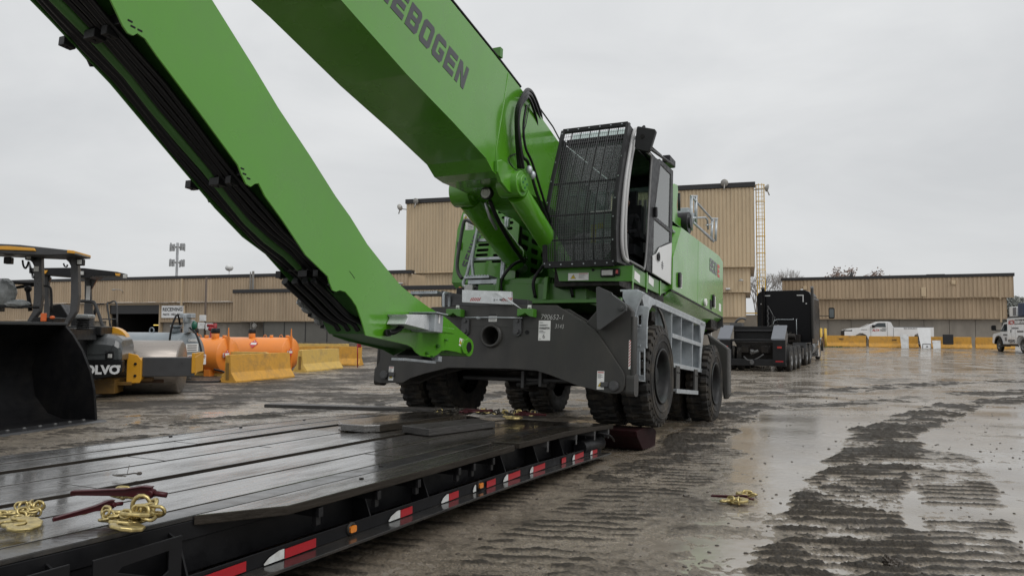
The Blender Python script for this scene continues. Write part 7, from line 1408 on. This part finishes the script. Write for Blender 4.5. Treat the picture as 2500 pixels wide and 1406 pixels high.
b = MB(); c = BPt(236, 745, .4); b.ring([c + Vector((.18 * math.cos(k * .3927), .1 * math.sin(k * .3927), .03)) for k in range(16)], .018, 6); b.tube([c, c + Vector((-.1, 0, -.5))], .04, 6); b.build('steering_wheel', 'black2', rb_)
b = MB(); b.box(BPt(120, 0).x, BPt(272, 0).x, -.5, 1.6, .5, BPt(0, 800).z); b.box(BPt(196, 0).x, BPt(230, 0).x, .2, .7, 1.6, BPt(0, 775).z); b.build('body', 'black2', rb_, .03)
b = MB(); b.lathe([(-1.8, 0), (-1.8, .62), (0, .62), (0, 0)], 'x', 40, (-.6, 2.2, .64)); b.build('drum', 'drum', rb_)
# ------------------------------------------------------------------ loader bucket
KB = frame(-7.17, 13.2, 15, 0); bk = thing('loader_bucket', 'large black steel loader bucket with bolted cutting edge at the left picture edge', 'bucket', KB)
prof = [(0, .03), (-.06, .55), (-.16, .88), (-.34, 1.22), (-.56, 1.50), (-.74, 1.66)]
back = [(-.80, 1.66), (-1.25, 1.35), (-1.45, .9), (-1.35, .4), (-1.05, .10), (-.7, .0), (0, 0)]
for y_ in (-.02, -4.2): b = MB(); b.prism([(a_, z) for a_, z in prof + back], 'y', y_, y_ + .05); b.build('side_plate', 'bucket', bk, .008)
sh = [(-.74, 1.68), (-1.22, 1.36), (-1.42, .9), (-1.32, .42), (-1.02, .12), (-.7, .03), (0, .02)]
b = MB(); k_ = len(sh); b.add([(x_, -4.15, z) for x_, z in sh] + [(x_, -.02, z) for x_, z in sh] + [(x_ - .03, -4.15, z - .03) for x_, z in sh] + [(x_ - .03, -.02, z - .03) for x_, z in sh], [(i, i + 1, i + 1 + k_, i + k_) for i in range(k_ - 1)] + [(2 * k_ + i, 3 * k_ + i, 3 * k_ + i + 1, 2 * k_ + i + 1) for i in range(k_ - 1)], 0, True); b.build('shell', 'bucket', bk)
b = MB(); b.box(-.80, -.70, -4.2, .03, 1.66, 1.71); b.build('top_lip', 'bucketedge', bk, .01)
b = MB(); b.box(-.30, .12, -4.25, .06, -.01, .035); b.prism([(.12, -.01), (.12, .035), (.2, -.005)], 'y', -4.25, .06); ce_ = b.build('cutting_edge', 'bucketedge', bk, .004)
for k in range(14): b = MB(); b.sphere((-.12, -.15 - k * .29, .04), .035, 6, sc=(1, 1, .6)); b.build('edge_bolt', 'galvdark', ce_)
# ------------------------------------------------------------------ black road tractor
KT = frame(11.35, 31.0, 28, 0); tr = thing('road_tractor', 'black heavy haul road tractor with gooseneck seen from behind, parked right of the green machine', 'truck', KT)
def kp(name, b, m, bev=.01, par=None): return b.build(name, m, par or tr, bev)
zf = lambda v: gz(0, 31 + v * .88).item()
TYR = MB(); TYR.lathe([(0, .28), (.0, .40), (-.02, .49), (-.04, .515), (-.075, .515), (-.08, .505), (-.085, .515), (-.125, .52), (-.13, .508), (-.135, .52), (-.175, .515), (-.18, .505), (-.185, .515), (-.22, .50), (-.24, .46), (-.25, .28)], 'x', 48); TYM = TYR.mesh('truck_tyre_mesh', 'rubber')
RMM = MB().lathe([(0, .29), (-.005, .27), (-.06, .25), (-.10, .14), (-.02, .12), (0, .0)], 'x', 32).mesh('truck_rim_mesh', 'rimgrey')
def tw_(u, v, dual=True, mir=False, par=None, r=1.0, z=0):
    e = bpy.data.objects.new('wheel', None); COL.objects.link(e); e.parent = par or tr; e.matrix_local = Matrix.Translation((u, v, .515 * r + z)) @ (Matrix.Rotation(math.pi, 4, 'Z') if mir else Matrix()) @ Matrix.Scale(r, 4)
    for off in ((0, -.33) if dual else (0,)):
        o = bpy.data.objects.new('tyre', TYM); COL.objects.link(o); o.parent = e; o.matrix_local = Matrix.Translation((off, 0, 0))
    o = bpy.data.objects.new('rim', RMM); COL.objects.link(o); o.parent = e
for v in (.55, 1.85, 3.15, 5.6, 6.95): tw_(0, v, True, False, z=zf(v)); tw_(-2.5, v, True, True, z=zf(v))
tw_(-.05, 11.6, False, z=zf(11.6)); tw_(-2.45, 11.6, False, True, z=zf(11.6))
def kbx(name, m, u0, u1, v0, v1, z0, z1, bev=.02, par=None): b = MB(); b.box(u0, u1, v0, v1, z0, z1); return kp(name, b, m, bev, par)
# gooseneck rear frame
kbx('rear_post', 'black2', -.62, -.12, -.35, .05, .30, 1.30); kbx('rear_post', 'black2', -2.75, -2.3, -.35, .05, .30, 1.30); kbx('rear_crossbar', 'black2', -2.75, -.12, -.3, -.1, .22, .5); kbx('top_crossbar', 'black2', -2.3, -.62, -.35, -.2, 1.22, 1.32); kbx('frame_rail', 'grime', -1.9, -1.6, -.2, 11, .75, 1.05); kbx('frame_rail', 'grime', -1.1, -.8, -.2, 11, .75, 1.05)
kbx('inner_machinery', 'grime', -2.2, -.7, .3, .8, .45, 1.2)
b = MB(); b.cyl((-1.5, -.25, .72), (-1.2, -.25, .85), .06, 10); b.sphere((-1.45, -.25, .8), .1, 6, jit=.2); b.tube(bez([(-1.8, -.2, .6), (-1.6, -.3, .45), (-1.3, -.25, .5), (-1.0, -.2, .7)], 5), .03, 6); kp('coupling', b, 'galvdark', 0)
for u0, u1 in ((-2.85, -2.32), (-.68, -.15)):
    b = MB(); b.prism([(-.35, 1.34), (.42, 1.90), (.42, 1.84), (-.35, 1.28)], 'x', u0, u1); kp('sloping_ramp', b, 'ramp', .006)
b = MB(); b.prism([(.4, 1.9), (.42, 1.2), (-.1, 1.2), (-.3, 1.3)], 'x', -2.8, -2.74); kp('ramp_side', b, 'black2')
b = MB(); b.cyl((-2.3, .3, 1.65), (-.68, .3, 1.65), .05, 10); b.box(-2.32, -.68, .42, .5, 1.3, 1.85); kp('cross_tube', b, 'black2')
for u in (-.62, -2.3):
    b = MB(); hl = [rrect(.9 + k * .34, 1.1 + k * .34, 1.45 - k * .0, 1.58, .05)[::-1] for k in range(5)]; b.prism([(.42, 1.88), (1.0, 1.92), (3.0, 1.85), (3.6, 1.5), (3.4, 1.1), (1.0, .95), (.42, 1.2)], 'x', u, u + .05, holes=hl); kp('gooseneck_beam', b, 'char2', .006)
kbx('gooseneck_deck', 'black2', -2.2, -.6, 1.0, 3.0, 1.1, 1.2); 
b = MB(); b.tube(bez([(-2.35, .6, 1.9), (-2.2, .5, 2.1), (-2.0, .5, 2.2), (-1.85, .6, 2.15)], 5), .05, 6); b.box(-2.5, -2.0, .5, .9, 1.85, 2.0); kp('air_line_rack', b, 'galvdark')
for v0, v1 in ((-.05, 3.8), (4.9, 7.6)): b = MB(); b.prism([(v0, .55), (v0 + .1, .75), (v0 + .4, 1.12 - .0)] + [(v1 - .4, 1.12), (v1 - .1, .9), (v1, .7), (v1 - .1, .7), (v1 - .4, 1.07), (v0 + .4, 1.07), (v0 + .1, .6)], 'x', -.6, -.0) if v0 > 1 else b.box(-.6, -.02, 4.0, 4.6, .4, .9); kp('mudguard', b, 'black2', .01)
for u in (-2.5, -.35):
    kbx('tail_lamp', 'redlens', u - .09, u + .09, -.375, -.35, .95, 1.03, .01); kbx('rear_tape', 'reflr', u - .16, u + .14, -.356, -.352, .40, .45, 0)
b = MB(); b.cyl((-1.45, -.34, .36), (-1.45, -.30, .36), .09, 12); kp('tow_eye', b, 'galvdark')
for k in range(5): kbx('cross_rib', 'grime', -2.3, -.62, 1.0 + k * .5, 1.08 + k * .5, 1.2, 1.28)
# cab and sleeper
VC = 7.55; zr = 3.72
b = MB(); b.prism([(-2.62, 1.05), (-.02, 1.05), (-.02, 3.45), (-.10, 3.62), (-.30, 3.72), (-2.34, 3.72), (-2.54, 3.62), (-2.62, 3.45)], 'y', VC, VC + 2.6); sl1 = kp('sleeper', b, 'glossblack', .03)
b = MB(); b.prism([(-.03, 1.0), (.02, 1.0), (.02, 3.3), (-.03, 3.4)], 'y', VC - .02, VC + 3.2); kp('side_fairing', b, 'glossblack', .01)
b = MB(); b.prism([(VC + 2.6, 1.1), (VC + 4.2, 1.1), (VC + 4.3, 2.0), (VC + 3.7, 2.9), (VC + 2.6, 3.6)], 'x', -2.5, -.1); kp('cab', b, 'glossblack', .05)
b = MB(); b.prism([(VC + 4.2, 1.0), (VC + 6.0, .9), (VC + 6.0, 1.75), (VC + 4.25, 2.0)], 'x', -2.1, -.45); kp('hood', b, 'glossblack', .08)
b = MB(); b.prism([(VC + 3.0, 1.95), (VC + 3.9, 1.95), (VC + 3.55, 2.7), (VC + 3.0, 2.7)], 'x', -.10, -.08); kp('cab_window', b, 'dglass')
b = MB(); b.prism([(a_, c_) for a_, c_ in arc(11.6, .6, .72, 0, 180, 12)] + [(a_, c_) for a_, c_ in arc(11.6, .6, .62, 180, 0, 12)], 'x', -.35, .05); kp('front_fender', b, 'fendergrey', .02)
b = MB(); b.cyl((-.28, VC + .2, .85), (-.28, VC + 2.2, .85), .36, 28); b.box(-.7, -.28, VC + .1, VC + 2.3, .5, .7); fl = kp('fuel_tank', b, 'chrome', .01)
for k in range(5): b = MB(); b.lathe([(0, .365), (0, .375), (.05, .375), (.05, .365)], 'y', 28, (-.28, VC + .3 + k * .4, .85)); kp('tank_strap', b, 'black2', 0, fl)
b = MB(); b.prism([(VC + 2.3, .35), (VC + 3.0, .35), (VC + 3.1, .7), (VC + 2.6, 1.2), (VC + 2.3, 1.2)], 'x', -.45, .05); kp('step_box', b, 'chrome', .02)
for u in (-2.28, .06): b = MB(); b.tube([(u, VC - .15, 1.3), (u, VC - .15, 3.75), (u, VC - .22, 3.85)], .085 if u < 0 else .075, 14); kp('exhaust_stack', b, 'black2' if u < 0 else 'galvdark', 0)
for s_, u0 in ((1, -2.28), (-1, -.36)):
    b = MB(); b.box(min(u0, u0 + s_ * .32), max(u0, u0 + s_ * .32), VC - .006, VC, 3.44, 3.49); b.box(min(u0, u0 + s_ * .05), max(u0, u0 + s_ * .05), VC - .006, VC, 3.12, 3.44); kp('corner_tape', b, 'reflw', 0, sl1)
    b = MB(); b.box(u0 - s_ * .12 - .03, u0 - s_ * .12 + .03, VC - .01, VC, 3.02, 3.07); kp('marker', b, 'sticker', 0, sl1)
b = MB(); b.box(-.5, -.4, VC + .05, VC + .15, 3.72, 3.79); b.box(-1.9, -1.8, VC + .05, VC + .15, 3.72, 3.79); kp('roof_marker', b, 'sticker', 0, sl1)
b = MB(); b.tube(bez([(-1.85, VC - .15, 1.9), (-1.75, VC - .15, 2.2), (-1.7, VC - .12, 2.2), (-1.6, VC - .12, 2.25), (-.9, VC - .12, 2.25), (-.85, VC - .05, 2.3)], 5), .018, 6); b.tube([(-.68, VC - .03, 2.28), (-.70, VC - .12, 2.25), (-.70, VC - .12, 1.4), (-.68, VC - .03, 1.38)], .018, 6); kp('grab_rail', b, 'galv', 0)
b = MB()
for k in range(30): b.box(-2.08 + .02 * math.sin(k), -2.02 + .02 * math.sin(k), VC - .18, VC - .12, 1.7 + k * .042, 1.73 + k * .042)
b.tube([(-2.05, VC - .15, 2.95), (-1.8, VC - .15, 2.45), (-1.9, VC - .15, 1.8)], .02, 5); b.tube([(-1.85, VC - .1, 1.9), (-1.72, VC - .1, 2.4), (-1.6, VC - .1, 2.1)], .03, 5); kp('hanging_chain', b, 'galvdark', 0)
b = MB(); b.box(-1.9, -.5, 6.9, 7.4, 1.1, 1.5); b.cyl((-1.7, 6.2, 1.4), (-.6, 6.2, 1.4), .15, 14); b.tube(bez([(-1.7, 5.0, 1.8), (-1.5, 5.3, 1.95), (-1.2, 5.2, 1.9), (-1.0, 6, 1.5), (-.9, 7, 1.6)], 6), .035, 6); kp('deck_gear', b, 'grime', .01)
b = MB(); b.prism(rrect(.42, .72, 2.35, 2.95, .08), 'y', VC + 3.9, VC + 4.0); mm_ = kp('side_mirror', b, 'black2', .02); b = MB(); b.prism(rrect(.46, .68, 2.42, 2.88, .05), 'y', VC + 3.89, VC + 3.9); kp('mirror_glass', b, 'mirror', 0, mm_); b = MB(); b.tube([(-.1, VC + 3.7, 2.5), (.45, VC + 3.95, 2.5)], .02, 6); b.tube([(.0, VC + 3.4, 2.9), (.0, VC + 3.4, 1.2)], .02, 6); kp('mirror_arm', b, 'black2', 0, mm_)
b = MB(); b.box(-2.6, -.1, 5.0, 5.03, .5, 1.0); kp('mud_flap', b, 'rubber')
# ------------------------------------------------------------------ white pickup
p0 = at(2054, 850, 63.4); p1 = at(2266, 850, 61.6); v = (p1 - p0); deg = math.degrees(math.atan2(v.x, v.y)); LP = math.hypot(v.x, v.y)
KP = frame(p0.x, p0.y, deg, gz(0, 61).item()); pk = thing('pickup_truck', 'white regular cab pickup truck with red door lettering parked behind the yellow barriers', 'pickup truck', KP)
hp_ = at(2140, 785, 61).z - gz(0, 61).item(); s_ = LP
def pp(name, b, m, bev=.02, par=None): return b.build(name, m, par or pk, bev)
sc = lambda pts: [(a_ * LP, z * hp_) for a_, z in pts]
bodyp = sc([(.0, .30), (.0, .62), (.02, .68), (.10, .73), (.215, .755), (.30, .90), (.36, .985), (.40, 1.0), (.49, 1.0), (.53, .97), (.555, .78), (.56, .765), (1.0, .765), (1.0, .36)] + [(.945 - .0, .30)] + [(x_, z_) for x_, z_ in [(.93, .33), (.91, .46), (.87, .53), (.83, .53), (.79, .46), (.775, .30)]] + [(.27, .28), (.25, .44), (.21, .52), (.17, .52), (.13, .44), (.115, .28)])
b = MB(); b.prism(bodyp, 'x', 0, 1.95); pb_ = pp('body', b, 'white', .05)
b = MB(); b.prism(sc([(.315, .775), (.372, .93), (.395, .945), (.468, .945), (.472, .77)]), 'x', 1.90, 1.962); pp('side_window', b, 'dglass', .005)
b = MB(); b.prism(sc([(.225, .765), (.305, .895), (.36, .975), (.372, .96), (.31, .80)]), 'x', .15, 1.90) if 0 else b.add([(.15, .222 * LP, .765 * hp_), (1.8, .222 * LP, .765 * hp_), (1.72, .345 * LP, .975 * hp_), (.23, .345 * LP, .975 * hp_), (.15, .235 * LP, .75 * hp_), (1.8, .235 * LP, .75 * hp_), (1.72, .355 * LP, .96 * hp_), (.23, .355 * LP, .96 * hp_)], [(0, 1, 2, 3), (0, 4, 5, 1), (1, 5, 6, 2), (3, 2, 6, 7), (0, 3, 7, 4)]); pp('windscreen', b, 'dglass', .005)
b = MB(); b.box(1.955, 2.1, .315 * LP, .345 * LP, .75 * hp_, .86 * hp_); pp('door_mirror', b, 'black2', .02); b = MB(); b.box(1.955, 1.975, .43 * LP, .475 * LP, .715 * hp_, .73 * hp_); pp('door_handle', b, 'black2', .005)
b = MB(); b.box(1.953, 1.957, .30 * LP, .303 * LP, .35 * hp_, .80 * hp_); b.box(1.953, 1.957, .485 * LP, .488 * LP, .35 * hp_, .95 * hp_); b.box(1.953, 1.957, .553 * LP, .557 * LP, .35 * hp_, .75 * hp_); pp('panel_gap', b, 'coping', 0)
b = MB(); b.box(.15, 1.85, .56 * LP, .995 * LP, .762 * hp_, .79 * hp_); pp('bed_cover', b, 'coping', .02)
b = MB(); b.box(.1, 1.9, -.03, .03, .36 * hp_, .62 * hp_); b.box(1.6, 1.96, -.01, .09 * LP, .60 * hp_, .66 * hp_); pp('grille', b, 'black2', .02); b = MB(); b.box(1.62, 1.965, .0, .08 * LP, .635 * hp_, .655 * hp_); pp('headlight', b, 'lampglass', .01)
for vv in (.19, .85): tw_(1.93, vv * LP, False, False, pk, .84, -.03); tw_(.02, vv * LP, False, True, pk, .84, -.03)
text('door_lettering', 'ALTA', 'logored', pk, (1.956, .315 * LP, .60 * hp_), Y, Z, w=.082 * LP, h=.09 * hp_, bold=.04, shear=.3)
text('door_lettering', 'EQUIPMENT\nCOMPANY', 'ink', pk, (1.956, .405 * LP, .60 * hp_), Y, Z, w=.075 * LP, h=.09 * hp_, bold=.03)
text('bed_lettering', '844-GO2-ALTA', 'ink', pk, (1.956, .67 * LP, .70 * hp_), Y, Z, w=.16 * LP, h=.05 * hp_, bold=.03); text('bonnet_lettering', 'silverado', 'greyink', pk, (1.956, .19 * LP, .66 * hp_), Y, Z, w=.07 * LP, h=.03 * hp_) if 0 else None
quadsheet('badge', 'greyink', pk, (1.956, .19 * LP, .655 * hp_), Y, Z, .07 * LP, .025 * hp_)
# ------------------------------------------------------------------ service truck
KS = frame(33.35, 52.0, 12, gz(0, 51).item()); sv = thing('service_truck', 'white service truck with red lettering and box body cut off by the right picture edge', 'service truck', KS)
def sb(name, b, m, bev=.02, par=None): return b.build(name, m, par or sv, bev)
# local y forward; its left side is x = 0
side = [(-4.9, .55), (-4.9, 2.0), (-1.9, 2.0), (-1.9, 2.0), (-1.1, 2.0), (-.75, 1.90), (-.2, 1.32), (.85, 1.22), (1.05, 1.1), (1.1, .6), (.62, .5), (.50, .85), (.25, 1.03), (-.25, 1.03), (-.50, .85), (-.60, .45), (-2.9, .5)] + [(-3.1, .9), (-3.35, 1.08), (-3.95, 1.08), (-4.2, .9), (-4.4, .55)]
b = MB(); b.prism([(a_, c_) for a_, c_ in side], 'x', .02, 2.1); sb('cab_body', b, 'white', .04)
b = MB(); b.box(-.12, 2.3, -4.9, -3.0, 1.25, 2.28) if 0 else b.prism([(-5.2, 1.1), (-5.2, 2.25), (-1.7, 2.25), (-1.7, .62), (-3.0, .62), (-3.1, .95), (-3.35, 1.12), (-3.95, 1.12), (-4.2, .95), (-4.3, 1.1)], 'x', -.12, .3); bx2 = sb('service_body', b, 'white', .015)
b = MB(); b.box(-.10, 2.2, -5.2, -1.75, 2.25, 2.34); sb('body_top', b, 'char2', .01)
b = MB(); b.prism([(-1.55, 1.38), (-1.55, 1.9), (-.95, 1.88), (-.32, 1.38)], 'x', -.005, .03); sb('side_window', b, 'dglass', .005)
b = MB(); b.prism(arc(0, .48, .62, 5, 175, 10) + arc(0, .48, .5, 175, 5, 10), 'x', -.06, .1); sb('wheel_arch', b, 'black2', .02)
b = MB(); b.prism(rrect(-.28, -.02, 1.45, 1.8, .07), 'y', -.35, -.2, mtx=Matrix.Translation((-.25, 0, 0))); b.box(-.3, .05, -.4, -.3, 1.42, 1.48); sb('door_mirror', b, 'black2', .02)
b = MB(); b.box(-.02, .1, -2.9, -.6, .42, .55); b.box(-.3, .0, -1.9, -.6, .38, .42); sb('side_step', b, 'black2', .02)
tw_(0, 0, False, True, sv, .86); tw_(2.1, 0, False, False, sv, .86); tw_(0, -3.65, True, True, sv, .86); tw_(2.1, -3.65, True, False, sv, .86)
b = MB(); b.box(.0, 1.3, -2.9, -1.8, 2.36, 3.0); gn = sb('generator_box', b, 'white', .03); b = MB(); b.box(-.005, .0, -2.85, -2.35, 2.42, 2.95); sb('louvre', b, 'greyink', 0, gn); b = MB(); b.box(.0, 1.2, -3.9, -3.1, 2.36, 3.2); sb('blue_tank', b, 'bluedark', .03)
yd = Vector((0, -1, 0))
text('side_lettering', 'ALTA', 'logored', bx2, (-.125, -1.85, 1.83), yd, Z, w=1.0, h=.30, bold=.05, shear=.25); b = MB(); b.box(-.13, -.122, -5.1, -2.9, 1.84, 2.16); sb('lettering_band', b, 'ink', 0, bx2)
text('side_lettering', 'SERVICES', 'white', bx2, (-.133, -2.95, 1.88), yd, Z, w=2.0, h=.22, bold=.05); text('side_lettering', 'VOLVO', 'ink', bx2, (-.125, -1.78, .66), yd, Z, w=1.1, h=.2, bold=.05)
quadsheet('small_print', 'greyink', bx2, (-.125, -2.4, 1.55), yd, Z, 1.0, .09); quadsheet('small_print', 'greyink', bx2, (-.125, -3.2, 1.32), yd, Z, .9, .12); quadsheet('small_print', 'greyink', sv, (.015, -.7, 1.1), yd, Z, .7, .12); quadsheet('small_print', 'greyink', sv, (.015, -.95, .75), yd, Z, .3, .25)
for y_ in (-2.25, -4.95): b = MB(); b.box(-.14, -.12, y_ - .05, y_ + .02, 1.3, 1.5); sb('compartment_handle', b, 'black2', .005, bx2)
b = MB(); b.box(-.123, -.119, -2.95, -2.94, .7, 1.8); b.box(-.123, -.119, -2.36, -2.35, .7, 1.8); sb('panel_gap', b, 'coping', 0, bx2)
# ------------------------------------------------------------------ trees
def tree(label, px, D, ytop, seed, spread=.42, leaf=None, nleaf=0, depth=6, mt='bark', base=None, w0=.16, name='bare_tree', group=None):
    rs = random.Random(seed); p = at(px, 812, D); z0 = gz(0, min(D, 63)).item(); H_ = at(px, ytop, D).z - z0
    t = thing(name, label, 'tree', Matrix.Translation((p.x, p.y, z0)), group); trunk = MB(); tips = []
    def grow(mb, a, d, L_, r_, k):
        q = a + d * L_; m_ = a + d * L_ * .5 + Vector((rs.uniform(-.05, .05), rs.uniform(-.05, .05), 0)) * L_
        mb.tube([a, m_, q], [r_, r_ * .85, r_ * .68], 5 if k < 3 else 3, 0, False)
        if k >= depth: tips.append(q); return
        for i in range(rs.choice((2, 3, 3)) if k < depth - 1 else 3):
            nd = (d + Vector((rs.gauss(0, spread), rs.gauss(0, spread), rs.uniform(-.05, .3)))).normalized(); grow(mb, q, nd, L_ * rs.uniform(.62, .86), max(.012, r_ * .66), k + 1)
    grow(trunk, Vector((0, 0, 0)), Vector((0, 0, 1)), H_ * .26, w0, 0)
    zmax = max(q.z for q in tips); s = H_ / zmax; trunk.v = [v_ * s for v_ in trunk.v]; trunk.build('trunk', mt, t)
    if leaf:
        c = MB()
        for k in range(nleaf):
            q = rs.choice(tips) * s + Vector((rs.gauss(0, .35), rs.gauss(0, .35), rs.gauss(0, .3))); a_ = Vector((rs.gauss(0, 1), rs.gauss(0, 1), rs.gauss(0, 1))).normalized() * .12 * w0 / .16; b_ = a_.cross(Vector((rs.gauss(0, 1), rs.gauss(0, 1), rs.gauss(0, 1)))).normalized() * .1 * w0 / .16
            c.add([q - a_, q + b_, q + a_, q - b_], [(0, 1, 2, 3)])
        c.build('crown', leaf, t)
    return t
GT = 'bare trees behind the gap in the buildings'
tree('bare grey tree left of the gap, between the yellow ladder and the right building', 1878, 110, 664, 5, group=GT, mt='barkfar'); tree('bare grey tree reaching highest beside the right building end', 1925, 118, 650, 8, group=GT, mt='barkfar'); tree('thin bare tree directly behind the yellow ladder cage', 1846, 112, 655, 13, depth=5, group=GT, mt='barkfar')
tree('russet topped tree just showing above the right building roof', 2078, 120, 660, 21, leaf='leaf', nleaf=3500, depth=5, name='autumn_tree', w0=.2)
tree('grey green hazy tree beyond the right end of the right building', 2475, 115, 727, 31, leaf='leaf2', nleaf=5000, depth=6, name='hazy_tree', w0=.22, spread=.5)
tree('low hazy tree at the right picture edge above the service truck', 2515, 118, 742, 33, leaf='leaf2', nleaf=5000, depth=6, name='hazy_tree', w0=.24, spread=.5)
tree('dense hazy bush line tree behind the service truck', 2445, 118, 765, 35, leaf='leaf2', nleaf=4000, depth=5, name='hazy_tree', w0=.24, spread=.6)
